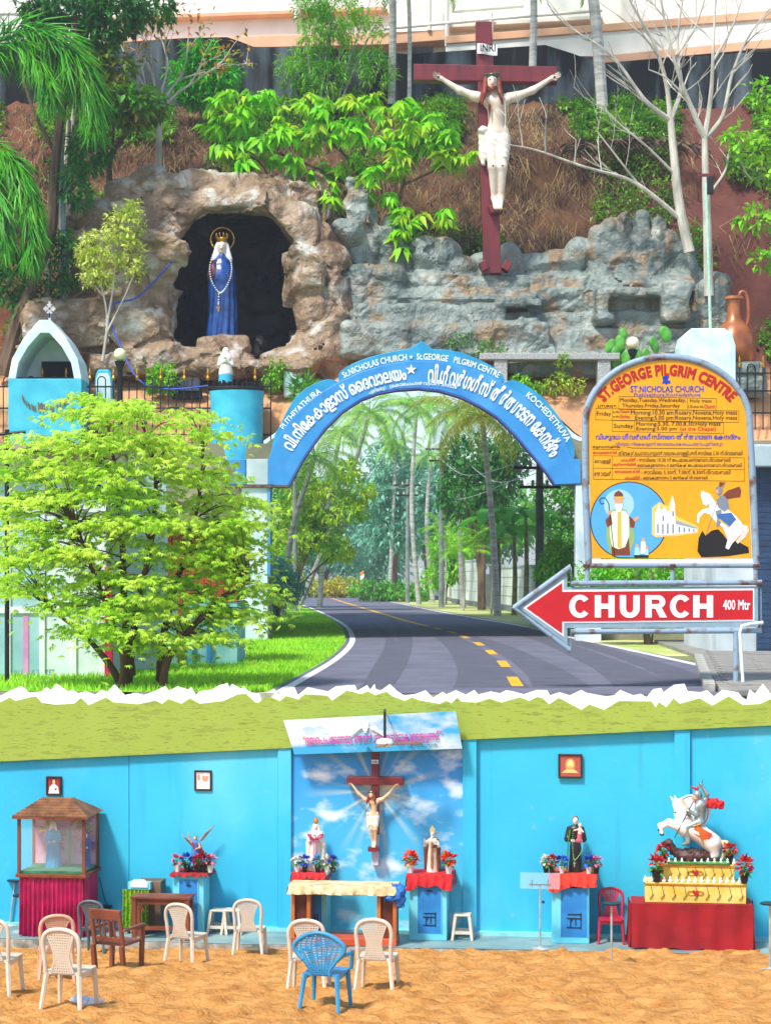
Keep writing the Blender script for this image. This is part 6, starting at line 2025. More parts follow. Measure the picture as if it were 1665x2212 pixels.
# broad leaved bright bush in the middle: every spray of leaves is a part
bt = thing('broadleaf_bush', 'bright green large leaved bush sprawling over the bank above the cave', 'bush', at(800, 560, 64.5))
BB = Vector(bt.location)
limbs(bt, [([(830, 560, 65), (800, 440, 64.6), (740, 330, 64.3), (640, 270, 64)], .09, .03), ([(800, 440, 64.6), (720, 380, 64.2), (600, 330, 63.9), (520, 300, 63.8)], .06, .03), ([(840, 520, 64.8), (870, 400, 64.4), (900, 300, 64.2)], .07, .03), ([(870, 400, 64.4), (960, 360, 64), (1010, 350, 63.8)], .05, .02), ([(860, 560, 65), (900, 500, 64.5), (940, 470, 64.2)], .05, .02), ([(590, 400, 64.3), (560, 350, 64), (500, 320, 63.8)], .05, .02), ([(740, 330, 64.3), (700, 260, 64), (660, 210, 63.8)], .05, .02)], M_bark, 'branches')
spray = []
for s in range(5):
    n = 11
    a = np.arange(n) * 2.4 + s
    D = np.stack([np.cos(a), np.sin(a), -.25 - .65 * NR.rand(n)], -1)
    V, Q = leaf_arrays(NR.randn(n, 3) * .04, D, .62 * NR.uniform(.75, 1.15, n), .2, fold=.07, droop=.3)
    me = npmesh('leaf_spray', V, Q)
    me.materials.append((LM('broad', '#94d81e', '#60b410', .3, .4), LM('broad_lime', '#b4e02c', '#84c81c', .3, .4), LM('broad', '#94d81e', '#60b410'), LM('broad_old', '#7cb81c', '#c8cc30', .35, .4), LM('broad_lime', '#b4e02c', '#84c81c'))[s])
    spray.append(me)
BP = [(440, 260), (455, 215), (500, 195), (560, 190), (620, 205), (680, 195), (740, 200), (800, 185), (850, 190), (900, 215), (940, 250), (985, 265), (1000, 300), (1035, 320), (1035, 350), (1000, 360), (940, 340), (900, 330), (870, 360), (850, 400), (820, 380), (840, 330), (790, 310), (700, 300), (660, 330), (650, 370), (600, 340), (560, 350), (500, 370), (465, 345), (440, 310)]
BP2 = [(740, 340), (800, 330), (850, 370), (855, 430), (890, 440), (960, 445), (965, 480), (900, 495), (870, 540), (850, 520), (830, 450), (760, 430), (735, 440), (650, 400), (640, 380)]
k = 0
while k < 250:
    x, y = rnd.uniform(435, 1040), rnd.uniform(185, 550)
    if inpoly(x, y, BP) or (inpoly(x, y, BP2) and rnd.random() < .55):
        o = link('leaf_spray', rnd.choice(spray), None, bt, at(x, y, 64.0 + rnd.uniform(-.9, .9)) - BB, (rnd.uniform(-.5, .5), rnd.uniform(-.5, .5), rnd.uniform(0, 6.28)))
        s = rnd.uniform(.7, 1.15)
        o.scale = (s, s, s)
        k += 1
# the two pale bare trees on the right
def bare(label, trunk, forks, d, r0, low=None):
    t = thing('bare_tree', label, 'tree', at(*trunk[0]), 0, 'pale bare trees on the right')
    B = Vector(t.location)
    mb = MB()
    P = smoothline([at(*p) - B for p in trunk], 5)
    mb.tube(P, [r0 - r0 * .4 * i / (len(P) - 1) for i in range(len(P))], 10)
    for pts, r in forks:
        Pf = smoothline([at(*p) - B for p in pts], 5)
        mb.tube(Pf, [r + (.018 - r) * i / (len(Pf) - 1) for i in range(len(Pf))], 7)
        for i in range(4, len(Pf), 3):
            dv = (Pf[i] - Pf[i - 1]).normalized()
            side = Vector((rnd.choice((-1, 1)) * .9, rnd.uniform(-.4, .4), .5))
            twigs(mb, Pf[i], dv + side, rnd.uniform(.7, 1.5), max(.014, r * .32), 1, .4, .02, 2, 3)
    mb.build('trunk', M_barkw, t, smooth=True)
    return t
bare('pale bare tree with forked limbs between cross and right edge', [(1488, 545, 62.6), (1466, 440, 62.6), (1455, 340, 62.6), (1447, 255, 62.6)],
     [([(1447, 260, 62.6), (1400, 225, 62.3), (1372, 190, 62.2), (1345, 150, 62.1), (1310, 110, 62), (1230, 60, 61.8)], .10), ([(1447, 258, 62.6), (1438, 180, 62.6), (1410, 90, 62.5), (1370, 20, 62.4), (1340, -40, 62.3)], .10), ([(1448, 258, 62.6), (1470, 190, 62.8), (1462, 90, 62.9), (1480, -40, 63)], .10), ([(1420, 120, 62.5), (1390, 80, 62.2), (1330, 30, 62)], .05), ([(1460, 120, 62.8), (1500, 60, 63), (1530, -30, 63)], .05),
      ([(1468, 472, 62.6), (1400, 415, 62.3), (1350, 385, 62.2), (1260, 360, 62), (1160, 325, 61.8), (1095, 312, 61.7)], .09), ([(1385, 408, 62.3), (1340, 350, 62), (1290, 285, 61.9)], .045), ([(1460, 380, 62.6), (1400, 320, 62.2), (1340, 270, 62), (1300, 230, 61.9)], .05)], 62.6, .19)
bare('taller pale bare tree with V shaped limbs near the right edge', [(1530, 640, 62.0), (1527, 500, 62), (1523, 380, 62), (1521, 295, 62)],
     [([(1521, 298, 62), (1500, 250, 61.8), (1475, 190, 61.6), (1450, 110, 61.5), (1430, 20, 61.4), (1425, -50, 61.4)], .11), ([(1521, 298, 62), (1535, 200, 62), (1540, 90, 62), (1548, -50, 62)], .11), ([(1522, 298, 62), (1560, 250, 62.2), (1580, 160, 62.4), (1615, 80, 62.5), (1660, 20, 62.6)], .09), ([(1540, 130, 62), (1580, 60, 62), (1610, -30, 62)], .05), ([(1530, 420, 62), (1565, 370, 62.2), (1580, 320, 62.3), (1620, 385, 62.3), (1660, 380, 62.3)], .05), ([(1490, 220, 61.8), (1440, 170, 61.6), (1400, 150, 61.5)], .045)], 62, .17)
tree('edge_tree', 'leafy light green branches reaching in at the right edge', 'tree', (1740, 620, 61.8), [([(1745, 640, 61.8), (1740, 400, 61.8), (1720, 200, 61.8)], .2, .12), ([(1742, 420, 61.8), (1680, 340, 61.6), (1600, 330, 61.5)], .07, .02), ([(1740, 300, 61.8), (1690, 220, 61.6), (1640, 190, 61.5)], .06, .02), ([(1742, 520, 61.8), (1680, 480, 61.6), (1620, 470, 61.5)], .05, .02)],
     [(1650, 200, 35, 25, .7, -.2), (1620, 320, 55, 22, .8, -.3), (1660, 370, 40, 30, .7, -.2), (1640, 470, 45, 25, .7, -.2), (1680, 280, 60, 60, 1.0, 0), (1590, 290, 30, 14, .5, -.3), (1650, 560, 30, 20, .6, -.2)], 850, .34, .17, L_lime, pm=0)
tree('golden_shrub_tree', 'small pale yellow leaved tree with thin white stems left of the cave', 'tree', (225, 775, 60.8), [([(222, 780, 60.8), (232, 700, 60.8), (225, 640, 60.8), (205, 570, 60.8)], .05, .02), ([(232, 700, 60.8), (245, 620, 60.7), (250, 540, 60.7)], .04, .02), ([(230, 720, 60.8), (270, 640, 60.7), (290, 590, 60.7)], .035, .012), ([(225, 640, 60.8), (190, 600, 60.8)], .03, .012)],
     [(225, 540, 55, 45, .8, 0), (265, 490, 45, 42, .7, 0), (200, 560, 38, 40, .7, 0), (290, 455, 22, 22, .4, 0), (285, 560, 28, 45, .5, 0), (215, 600, 40, 22, .6, 0)], 3000, .17, .075, L_pale, M_barkw, d=60.8)
tree('leafy_shrub', 'bright yellow green shrub behind the railing under the cave', 'shrub', (352, 852, 60.5), None, [(352, 815, 34, 30, .5, 0), (335, 830, 22, 20, .4, 0), (372, 830, 20, 22, .4, 0)], 1100, .16, .07, L_lime, d=60.5)
tree('leafy_shrub', 'bright yellow green shrub beside the small white and blue cabinet', 'shrub', (598, 845, 60.7), None, [(598, 800, 24, 26, .45, 0), (590, 825, 20, 20, .4, 0)], 800, .16, .07, L_lime, d=60.7)
tree('leafy_shrub', 'low green and yellow shrub under the left part of the granite bench', 'shrub', (1130, 868, 60.6), None, [(1120, 835, 34, 24, .5, 0), (1150, 845, 25, 20, .4, 0)], 900, .16, .06, L_lime, d=60.5)
tree('leafy_shrub', 'thin yellow flowering shrub between the legs of the granite bench', 'shrub', (1215, 868, 60.6), None, [(1205, 825, 34, 26, .5, 0), (1240, 840, 26, 22, .4, 0), (1215, 785, 16, 22, .35, 0)], 700, .15, .06, LM('flowery', '#c8d048', '#8fb83c', .4), d=60.5)
tree('grass_tuft', 'small spiky green plant beside the left fence end of the arch', 'plant', (655, 875, 60.3), None, [(652, 845, 22, 26, .4, 0)], 260, .4, .045, L_mid, d=60.2, down=-.5)
tree('ivy_shrub', 'dark green shrub climbing below the left tree trunks', 'shrub', (20, 720, 61.9), None, [(30, 610, 45, 45, .7, 0), (60, 660, 36, 40, .6, 0), (10, 560, 40, 40, .6, .3)], 1500, .26, .1, L_dark, d=61.9)
tree('hedge_shrub', 'green shrub spreading over the rocks above the right arch shoulder', 'shrub', (1020, 775, 61.2), None, [(1010, 745, 50, 28, .5, 0), (1060, 760, 40, 20, .5, 0)], 900, .15, .06, LM('ghost', '#7fae5c', '#5c8c48', .3), d=61.2)
ct = thing('prickly_pear', 'prickly pear cactus with flat green pads behind the globe lamp', 'cactus', at(1345, 800, 60.9))
cb = Vector(ct.location)
M_cac = mat('cactus_green', '#5fae3c', '#3c8428', .5, 4, .2)
for x, y, rx, ry, a in ((1330, 770, 11, 19, .2), (1352, 775, 10, 17, -.2), (1338, 742, 9, 15, .1), (1318, 748, 8, 13, .5), (1372, 765, 9, 15, -.4), (1395, 770, 8, 14, -.1), (1412, 745, 9, 14, -.5), (1436, 722, 10, 14, -.4), (1345, 722, 7, 11, 0)):
    p = at(x, y, 60.9) - cb
    mb = MB().ell((0, 0, 0), (rx * .021, .09, ry * .0205), 10, 8)
    mb.build('pad', M_cac, ct, p, (0, a, rnd.uniform(-.6, .6)), smooth=True)
# hanging dry roots and green undergrowth on the bank
def bank_samples(n, test):
    out = []
    while len(out) < n:
        i, j = rnd.randrange(0, HV.shape[0] - 1), rnd.randrange(16, 44)
        a, b = rnd.random(), rnd.random()
        p = HV[i, j] * (1 - a) * (1 - b) + HV[i + 1, j] * a * (1 - b) + HV[i, j + 1] * (1 - a) * b + HV[i + 1, j + 1] * a * b
        x, y = CX + p[0] / p[1] * F, Y0 - (p[2] - HC) / p[1] * F
        if -60 < x < 1720 and p[1] < 71.4 and test(x, y): out.append(p)
    return np.array(out)
dens = lambda x, y: float(vnoise(np.array([x * .011, y * .011, 0.3]), 1.0))
P = bank_samples(9000, lambda x, y: 230 < y < 560 and (x < 1480 or rnd.random() < .2) and dens(x, y) > -.35)
n = len(P)
seg = 3
off = np.stack([NR.randn(n) * .05, -NR.uniform(.06, .3, n), np.zeros(n)], -1)
ln_ = NR.uniform(.5, 1.7, n)
A = P + off
B_ = A + np.stack([NR.randn(n) * .36, -NR.uniform(.0, .2, n), -ln_ * .55], -1)
C_ = B_ + np.stack([NR.randn(n) * .3, NR.uniform(-.05, .1, n), -ln_ * .5], -1)
w = np.array([.014, 0, 0])
V = np.stack([A - w, A + w, B_ + w, B_ - w, C_ + w * .4, C_ - w * .4], 1).reshape(-1, 3)
b = (np.arange(n) * 6)[:, None]
Q = np.concatenate([b + np.array([0, 1, 2, 3]), b + np.array([3, 2, 4, 5])])
o = struct(link('dry_roots', npmesh('dry_roots', V, Q), mat('dry_root', '#8c7050', '#463222', .95, 1.2, island=.65)), 'stuff')
tag(o, 'tangle of dry brown roots and grass hanging down the earth bank', 'dry grass')
def green(x, y):
    z = dens(x + 500, y)
    if x > 1480: return z > .25
    if 860 < x < 1450: return (y < 330 and z > -.05) or (z > .12 and rnd.random() < .45)
    return (y < 300 and z > 0) or (z > .2 and rnd.random() < .4)
P = bank_samples(10500, green)
P = np.repeat(P, 3, 0) + NR.randn(len(P) * 3, 3) * .12 + np.array([0, -.2, .05])
D = rdir(len(P), .2) + np.array([0, -.6, 0])
V, Q = leaf_arrays(P, D, .22 * NR.uniform(.6, 1.3, len(P)), .1)
o = struct(link('undergrowth', npmesh('undergrowth', V, Q), LM('under', '#86b832', '#4f8a22', .35)), 'stuff')
tag(o, 'low green creepers and weeds scattered over the earth bank', 'undergrowth')
# fallen palm leaf litter on the ledge right of the cross
mb = MB()
lt = thing('fallen_frond', 'dry fallen palm frond lying on the bank between the bare trees', 'palm frond', at(1370, 305, 68.2))
P, D = [], []
for i in range(130):
    x = rnd.uniform(1230, 1510)
    p = at(x, 300 + (x - 1370) ** 2 * .0009 + rnd.uniform(-12, 8), 68.0 + rnd.uniform(-.3, .2))
    P.append(p - Vector(lt.location)); D.append((rnd.choice((-1, 1)) * 1.0, -.4, -.75))
V, Q = leaf_arrays(np.array(P), np.array(D), .9, .045)
link('leaflets', npmesh('leaflets', V, Q), mat('dead_leaf', '#8a7460', '#5a4638', .9, 3, island=.3), lt)
MB().tube([at(1225, 318, 68) - Vector(lt.location), at(1370, 298, 68) - Vector(lt.location), at(1515, 320, 68) - Vector(lt.location)], [.04, .05, .03], 6).build('midrib', MATS['dead_leaf'], lt)

# ================================================================ BEYOND THE ARCH
def far_tree(label, x, yb, d, blobs, n, L, leaf, tr=.2, W=None, name='roadside_tree', group='trees beyond the arch'):
    b_ = Vector(((x - CX) / F * d, d, ZT))
    t = thing(name, label, 'tree', b_, 0, group)
    mb = MB()
    for bx, by, rx, ry, rd, dd in blobs:
        q = at(bx, by, d + dd) - b_
        mb.tube(smoothline([(0, 0, -.2), (q.x * .15, q.y * .2, q.z * .45), q], 5), [tr - tr * .75 * i / 10 for i in range(11)], 6)
    mb.build('trunk', M_bark, t, smooth=True)
    crown(t, pxblobs(blobs, d), n, L, W or L * .42, leaf, 8)
    return t
far_tree('yellow green spreading tree left of the road behind the arch', 640, 1318, 114, [(745, 1020, 36, 24, 2.2, 0), (680, 1060, 60, 26, 2, 0), (775, 1065, 34, 24, 2, 0), (720, 1105, 80, 24, 2, 0), (640, 1110, 50, 34, 1.8, .5), (680, 1160, 70, 26, 2, 0), (640, 1020, 36, 30, 1.8, 0), (620, 1190, 50, 40, 2, 0), (730, 1190, 40, 20, 2, 1)], 5200, .42, LM('vyellow', '#c0d82c', '#88bc24', .3), .11)
far_tree('dark green round tree above the white compound wall', 1040, 1330, 116, [(1010, 1000, 60, 60, 2.5, 2), (1055, 1040, 60, 60, 2.5, 1), (1000, 1075, 55, 50, 2.5, 1), (1090, 990, 55, 55, 2.4, 1)], 5200, .42, L_dark, .28)
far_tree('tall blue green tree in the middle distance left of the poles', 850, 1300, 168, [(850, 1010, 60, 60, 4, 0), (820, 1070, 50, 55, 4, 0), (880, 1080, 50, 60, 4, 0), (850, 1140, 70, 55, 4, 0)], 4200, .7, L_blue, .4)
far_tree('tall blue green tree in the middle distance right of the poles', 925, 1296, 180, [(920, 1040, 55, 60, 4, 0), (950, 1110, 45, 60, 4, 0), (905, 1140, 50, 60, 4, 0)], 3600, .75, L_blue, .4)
far_tree('leafy green tree behind the left leaning palms', 640, 1310, 125, [(640, 1060, 50, 60, 3, 0), (600, 1120, 55, 60, 3, 0), (660, 1150, 50, 50, 3, 0), (615, 1190, 55, 50, 3, 0)], 3600, .5, L_mid, .3)
far_tree('tree of fresh green leaves just right of the road end', 960, 1304, 140, [(965, 1180, 40, 40, 2.5, 0), (985, 1225, 36, 34, 2.5, 0), (945, 1235, 30, 36, 2.2, 0)], 2600, .45, L_lime, .2)
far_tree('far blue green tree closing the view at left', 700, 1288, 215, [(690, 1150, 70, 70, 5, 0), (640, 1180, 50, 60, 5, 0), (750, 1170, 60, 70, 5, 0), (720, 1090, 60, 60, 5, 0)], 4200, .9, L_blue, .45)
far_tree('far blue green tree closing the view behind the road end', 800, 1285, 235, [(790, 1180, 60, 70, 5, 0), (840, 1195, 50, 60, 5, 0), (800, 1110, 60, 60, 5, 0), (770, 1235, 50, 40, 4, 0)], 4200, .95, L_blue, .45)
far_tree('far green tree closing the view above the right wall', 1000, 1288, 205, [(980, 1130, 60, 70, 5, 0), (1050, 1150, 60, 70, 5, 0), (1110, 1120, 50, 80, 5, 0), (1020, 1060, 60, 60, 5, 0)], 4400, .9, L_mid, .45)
far_tree('bushy green tree behind the electric pole at right', 1180, 1345, 106, [(1190, 1090, 50, 60, 2, 0), (1230, 1040, 40, 60, 2, 0), (1200, 1160, 45, 45, 1.8, 0), (1240, 1170, 40, 60, 1.8, 0)], 3600, .36, L_mid, .22)
far_tree('rounded bright green bush by the sign at the roadside', 1200, 1372, 63.5, [(1205, 1205, 34, 36, 1.0, 0), (1235, 1240, 34, 36, 1.0, 0), (1180, 1235, 26, 26, .8, 0), (1260, 1280, 30, 50, 1, 0)], 3200, .2, L_bright, .12, name='roadside_bush')
far_tree('bright green garden bush between sign and shop', 1400, 1392, 55, [(1380, 1240, 70, 55, 1.2, 0), (1480, 1245, 50, 50, 1.2, 0), (1330, 1270, 60, 50, 1.2, 0), (1420, 1300, 80, 60, 1.2, 0), (1275, 1262, 40, 50, 1.1, 0)], 4200, .2, L_bright, .14, name='roadside_bush')
far_tree('low leafy bush at the end of the road', 690, 1290, 190, [(690, 1270, 50, 18, 3, 0), (640, 1262, 40, 18, 3, 0), (745, 1268, 40, 20, 3, 0)], 1600, .6, L_yell, .12, name='roadside_bush')
far_tree('low green bush spilling over the roadside right of the road end', 820, 1298, 158, [(800, 1275, 45, 18, 2.5, 0), (850, 1278, 40, 20, 2.5, 0), (895, 1280, 34, 20, 2.5, 0)], 1800, .5, L_mid, .12, name='roadside_bush')
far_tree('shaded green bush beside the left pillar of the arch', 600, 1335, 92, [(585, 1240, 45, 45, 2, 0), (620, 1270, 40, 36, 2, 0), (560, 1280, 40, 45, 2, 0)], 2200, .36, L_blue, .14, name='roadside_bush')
# areca palms and bananas on the right
for x, y, d, s, lab in ((1000, 1150, 112, .62, 'feathery bright areca palm over the white wall'), (1060, 1130, 102, .6, 'feathery areca palm between banana and white wall'), (960, 1100, 130, .6, 'small bright areca palm near the electric pole')):
    palm('areca_palm', lab, Vector(((x - CX) / F * d, d, ZT)), at(x, y + 45, d), .08, .06, 14, 'areca', LM('areca', '#a0d42c', '#68b820', .3), s, bend=.1, group='areca palms by the wall', elev=(78, 5))
def banana(label, x, d, ytop, n, s):
    b_ = Vector(((x - CX) / F * d, d, ZT))
    t = thing('banana_plant', label, 'banana plant', b_, 0, 'banana plants by the wall')
    h_ = at(x, ytop, d).z - ZT
    MB().tube([(0, 0, -.1), (.05, 0, h_ * .5), (0, 0, h_)], [.16, .13, .08], 9).build('stem', mat('banana_stem', '#8f8a4c', '#5c4a34', .8, 3), t, smooth=True)
    for i in range(n):
        a = i * 2.4
        L = s * rnd.uniform(.85, 1.15)
        up = rnd.uniform(.5, 1.2)
        P = [Vector((math.cos(a) * L * q, math.sin(a) * L * q, L * (up * q - (up + .25) * q * q * .9))) for q in np.linspace(0, 1, 8)]
        sd = Vector((-math.sin(a), math.cos(a), 0))
        wd = [.02, .16, .26, .29, .28, .24, .15, .02]
        A = [p + sd * w_ * s * .6 + Vector((0, 0, .06)) for p, w_ in zip(P, wd)]
        B2 = [p - sd * w_ * s * .6 + Vector((0, 0, .06)) for p, w_ in zip(P, wd)]
        MB().strip(A, P).strip(P, B2).build('leaf', LM('banana', '#6cb82c', '#3c9020', .2), t, (0, 0, h_), smooth=True)
banana('tall banana plant with split leaves right of the arch centre', 1075, 101, 1130, 9, 2.8)
banana('banana plant with broad leaves hanging over the white wall', 1110, 99, 1160, 9, 2.4)
banana('banana plant beside the electric pole at the right', 1135, 98, 1120, 8, 2.4)
# compound wall, gate posts, hut, flags
def wseg(name, label, cat, x0, d0, x1, d1, h0, m, base=.35):
    a, b = Vector(((x0 - CX) / F * d0, d0, ZT)), Vector(((x1 - CX) / F * d1, d1, ZT))
    t = thing(name, label, cat, (a + b) / 2, math.atan2(b.y - a.y, b.x - a.x))
    L = (b - a).length / 2
    MB().b2(-L, L, 0, .2, base, h0).build('panel', m, t, bevel=.02)
    MB().b2(-L, L, -.03, .23, -.1, base).build('plinth', mat('plinth_grey', '#7c8488', '#5c6468', .9, 2), t)
    MB().b2(-L, L, -.05, .25, h0, h0 + .1).build('coping', M_plaster, t)
    for k in range(1, 4): MB().b2(-L, L, -.012, 0, base + (h0 - base) * k / 4 - .01, base + (h0 - base) * k / 4 + .01).build('joint', MATS['plinth_grey'], t)
    return t
M_cw = mat('limewash', '#e2e6e0', '#c0c8c4', .85, .8, .15)
wseg('compound_wall', 'white compound wall nearest the arrow sign at the roadside', 'wall', 1073, 118, 1150, 99, 2.6, M_cw)
wseg('compound_wall', 'white compound wall with blue foot left of the gate posts', 'wall', 975, 150, 1030, 128, 3.2, M_cw)
wseg('compound_wall', 'distant white compound wall beside the electric pole', 'wall', 905, 200, 965, 160, 3.2, M_cw)
for x, d, lab in ((1040, 126, 'grey gate post left of the gate in the white wall'), (1066, 119, 'grey gate post right of the gate in the white wall')):
    t = thing('gate_post', lab, 'gate post', Vector(((x - CX) / F * d, d, ZT)))
    MB().box((0, 0, 1.35), (.28, .28, 1.4)).build('shaft', mat('grey_post', '#9aa09c', '#7a807c', .9, 2, .2), t, bevel=.02)
    MB().box((0, 0, 2.82), (.36, .36, .08)).build('cap', M_plaster, t, bevel=.02)
t = thing('roadside_gate', 'grey metal gate between the two posts', 'gate', Vector(((1053 - CX) / F * 122.5, 122.5, ZT)), math.atan2(-7, .9))
for i in range(12): MB().box((-2.6 + i * .48, 0, 1.2), (.2, .02, 1.05)).build('slat', mat('gate_grey', '#8f9a9c', '#6c787c', .6, 2), t)
for z in (.3, 2.0): MB().box((0, .04, z), (2.9, .03, .05)).build('rail', MATS['gate_grey'], t)
t = thing('red_hut', 'small red hut with grey roof far down the road', 'hut', Vector(((752 - CX) / F * 240, 240, ZT)))
MB().b2(-2.2, 2.2, 0, 3, 0, 3.4).build('wall', mat('hut_red', '#a8443c', '#8a342e', .8, 1), t)
MB().prism([(-2.6, 3.4), (2.6, 3.4), (0, 4.6)], -.4, 3.4).build('roof', mat('hut_roof', '#b8a49a', '#94847c', .8, 2), t)
MB().b2(-.5, .5, -.05, 0, 0, 2.1).build('door', M_iron, t)
t = thing('party_flag', 'orange white and green flag on a thin pole beyond the road end', 'flag', Vector(((787 - CX) / F * 150, 150, ZT)))
t.scale = (.6, .6, .6)
MB().tube([(0, 0, 0), (0, 0, 4.6)], .04, 6).build('pole', M_iron, t)
for k, c in enumerate(('#d87a3c', '#e8e8e0', '#4c9a4c')): MB().add([(-.05, 0, 4.4 - k * .5), (-.6, .2, 4.1 - k * .55), (-.55, .15, 3.6 - k * .55), (-.05, 0, 3.9 - k * .5)], [(0, 1, 2, 3)]).build('stripe', mat('flag' + str(k), c, c, .8), t)
# electric poles and wires
M_conc = mat('pole_concrete', '#8f9690', '#6c746e', .9, 1.5, .2)
PT = {}
for x, d, ytop, w, lab in ((953, 128, 955, .16, 'concrete electric pole with crossarms right of the road'), (880, 148, 1035, .15, 'electric pole with insulators in the middle distance'), (1165, 77, 985, .17, 'thick concrete electric pole near the right end of the arch'), (637, 112, 985, .13, 'thin electric pole at the left inside the arch'), (845, 190, 1075, .15, 'far electric pole at the road end')):
    b_ = Vector(((x - CX) / F * d, d, ZT))
    t = thing('electric_pole', lab, 'pole', b_, 0, 'electric poles along the road')
    h_ = at(x, ytop, d).z - ZT
    MB().tube([(0, 0, -.2), (0, 0, h_)], [w * 1.2, w * .85], 8).build('shaft', M_conc, t, smooth=True)
    for k, zz in enumerate((h_ - .5, h_ - 1.3)):
        MB().box((0, -.15, zz), (1.1 - .25 * k, .05, .06)).build('crossarm', M_iron, t)
        for s in (-1, -.4, .4, 1):
            MB().lathe([(.05, 0), (.08, .06), (.05, .12), (.08, .18), (.02, .24)], 8, (s * (1.0 - .25 * k), -.15, zz + .06)).build('insulator', mat('porcelain', '#d8d4c8', '#c0bcb0', .3), t)
    PT[x] = b_ + Vector((0, -.15, h_ - .3))
for i, (a, b, s) in enumerate(((1165, 953, -.9), (1165, 953, .9), (953, 880, -.9), (953, 880, .8), (880, 845, -.8), (880, 845, .8), (637, 880, .3), (953, 637, 0.0), (1165, 880, .4))):
    A, B2 = PT[a] + Vector((s, 0, 0)), PT[b] + Vector((s, 0, -.2 * (i % 3)))
    m_ = (A + B2) / 2 - Vector((0, 0, 1.2 + .3 * (i % 2)))
    o = MB().tube(smoothline([A, m_, B2], 8), .018, 4).build('power_line', mat('wire', '#c4ccd0', '#a4b0b4', .5), None)
    tag(o, 'thin sagging power line, ' + ('left wire from the thick right pole to the crossarm pole', 'right wire from the thick right pole to the crossarm pole', 'left wire from the crossarm pole to the insulator pole', 'right wire from the crossarm pole to the insulator pole', 'left wire down to the farthest pole', 'right wire down to the farthest pole', 'from the thin left pole to the insulator pole', 'crossing the arch from the thin left pole to the crossarm pole', 'long one from the thick right pole to the insulator pole')[i], 'wire', 'power lines')
# ================================================================ CHAPEL COURT
def chap(name, label, cat, x, off, group=None, rot=0.0):
    """root on the platform, off metres in front of the wall"""
    p = onwall(x, 1900, off)
    t = thing(name, label, cat, (p.x, p.y, ZP), WROT + rot, group)
    return t, p.y / F, Y0 + (HC - ZP) / p.y * F
M_pedf = mat('pedestal_front', '#7fd8e4', '#58c4d8', .65, 1.5, .1)
M_pedp = mat('pedestal_panel', '#2f8fd0', '#2276b8', .55, 2.5, .1)
M_redc = mat('red_cloth', '#d01c20', '#a81418', .7, 3, .2, 12)
M_dred = mat('dark_red_cloth', '#a30f18', '#820a12', .75, 2, .2, 12)
M_wood = mat('brown_wood', '#8c4a2c', '#643018', .5, 3, .15, 14, stretch=(1, 1, .25))
M_wood2 = mat('orange_wood', '#c8702c', '#a05420', .45, 3, .12, 14, stretch=(1, 1, .25))
M_plas = mat('cream_plastic', '#ded2bf', '#cbbda8', .4, 3, spec=.5)
M_plasp = mat('peach_plastic', '#d8b494', '#c49c7c', .4, 3, spec=.5)
M_plasg = mat('grey_plastic', '#5a6a70', '#48565c', .4, 3, spec=.5)
M_plasb = mat('blue_plastic', '#3f9ccc', '#2f84b4', .4, 3, spec=.5)
M_plasr = mat('red_plastic', '#c42448', '#a41c38', .4, 3, spec=.5)
M_steel = mat('painted_steel', '#c8ccc8', '#98a09c', .4, 5, metal=.3)
def drape(mb, x0, x1, y0, y1, zt, drop, n=26, front=True, sag=.02):
    """cloth over a top: sheet plus hanging front with uneven hem; drop(t) gives the fall"""
    A = [(x0 + (x1 - x0) * i / n, y0 - .012 - .012 * math.sin(i * 1.3), zt + .006) for i in range(n + 1)]
    B = [(a[0], y1, zt + .006) for a in A]
    mb.strip(A, B)
    rowsd = 5
    prev = A
    for r in range(1, rowsd + 1):
        cur = [(a[0] + .01 * math.sin(i * 2 + r), y0 - .014 - .022 * math.sin(i * 1.3 + .2 * r) * r / rowsd - .008 * r, zt + .006 - drop(i / n) * r / rowsd) for i, a in enumerate(A)]
        mb.strip(cur, prev)
        prev = cur
    # both ends
    for xe, t in ((x0, 0.0), (x1, 1.0)):
        e0 = [(xe, y0 + (y1 - y0) * j / 4, zt + .006) for j in range(5)]
        e1 = [(xe + (-.03 if t == 0 else .03), y0 + (y1 - y0) * j / 4, zt - drop(t) * .85) for j in range(5)]
        mb.strip(e0, e1)
    return mb
def bloom(parent, loc, r_, m, n=34, leafm=None):
    D = rdir(n, .35)
    V, Q = leaf_arrays(np.array([loc] * n) + D * r_ * .45, D, r_ * .75 * NR.uniform(.7, 1.2, n), r_ * .5, fold=.2, droop=.1)
    return link('flowers', npmesh('flowers', V, Q), m, parent)
def flowerpot(label, p, rz, s, potm, m, n=40, leafm=None, group='flower pots by the statues'):
    t = thing('flower_pot', label, 'flower pot', p, rz, group)
    MB().lathe([(.028 * s, 0), (.036 * s, .05 * s), (.045 * s, .09 * s), (.038 * s, .09 * s)], 12).build('pot', potm, t, smooth=True)
    bloom(t, (0, 0, .15 * s), .085 * s, m, n)
    D = rdir(14, .3)
    V, Q = leaf_arrays(np.array([(0, 0, .1 * s)] * 14), D, .09 * s, .03 * s)
    link('leaves', npmesh('leaves', V, Q), L_mid, t)
    return t
F_red = mat('petal_red', '#d81c24', '#a8101c', .6, 6, island=.25)
F_or = mat('petal_orange', '#f05a20', '#d03c14', .6, 6, island=.25)
F_blu = mat('petal_blue', '#2c64d8', '#1c44a8', .6, 6, island=.3)
F_pk = mat('petal_pink', '#e884a8', '#c45c84', .6, 6, island=.3)
F_wh = mat('petal_cream', '#ece4d0', '#d8ccb0', .6, 6, island=.2)
P_blk = mat('pot_black', '#1c1e20', '#121416', .4)
P_wht = mat('pot_white', '#e4e4e0', '#d0d0cc', .4)
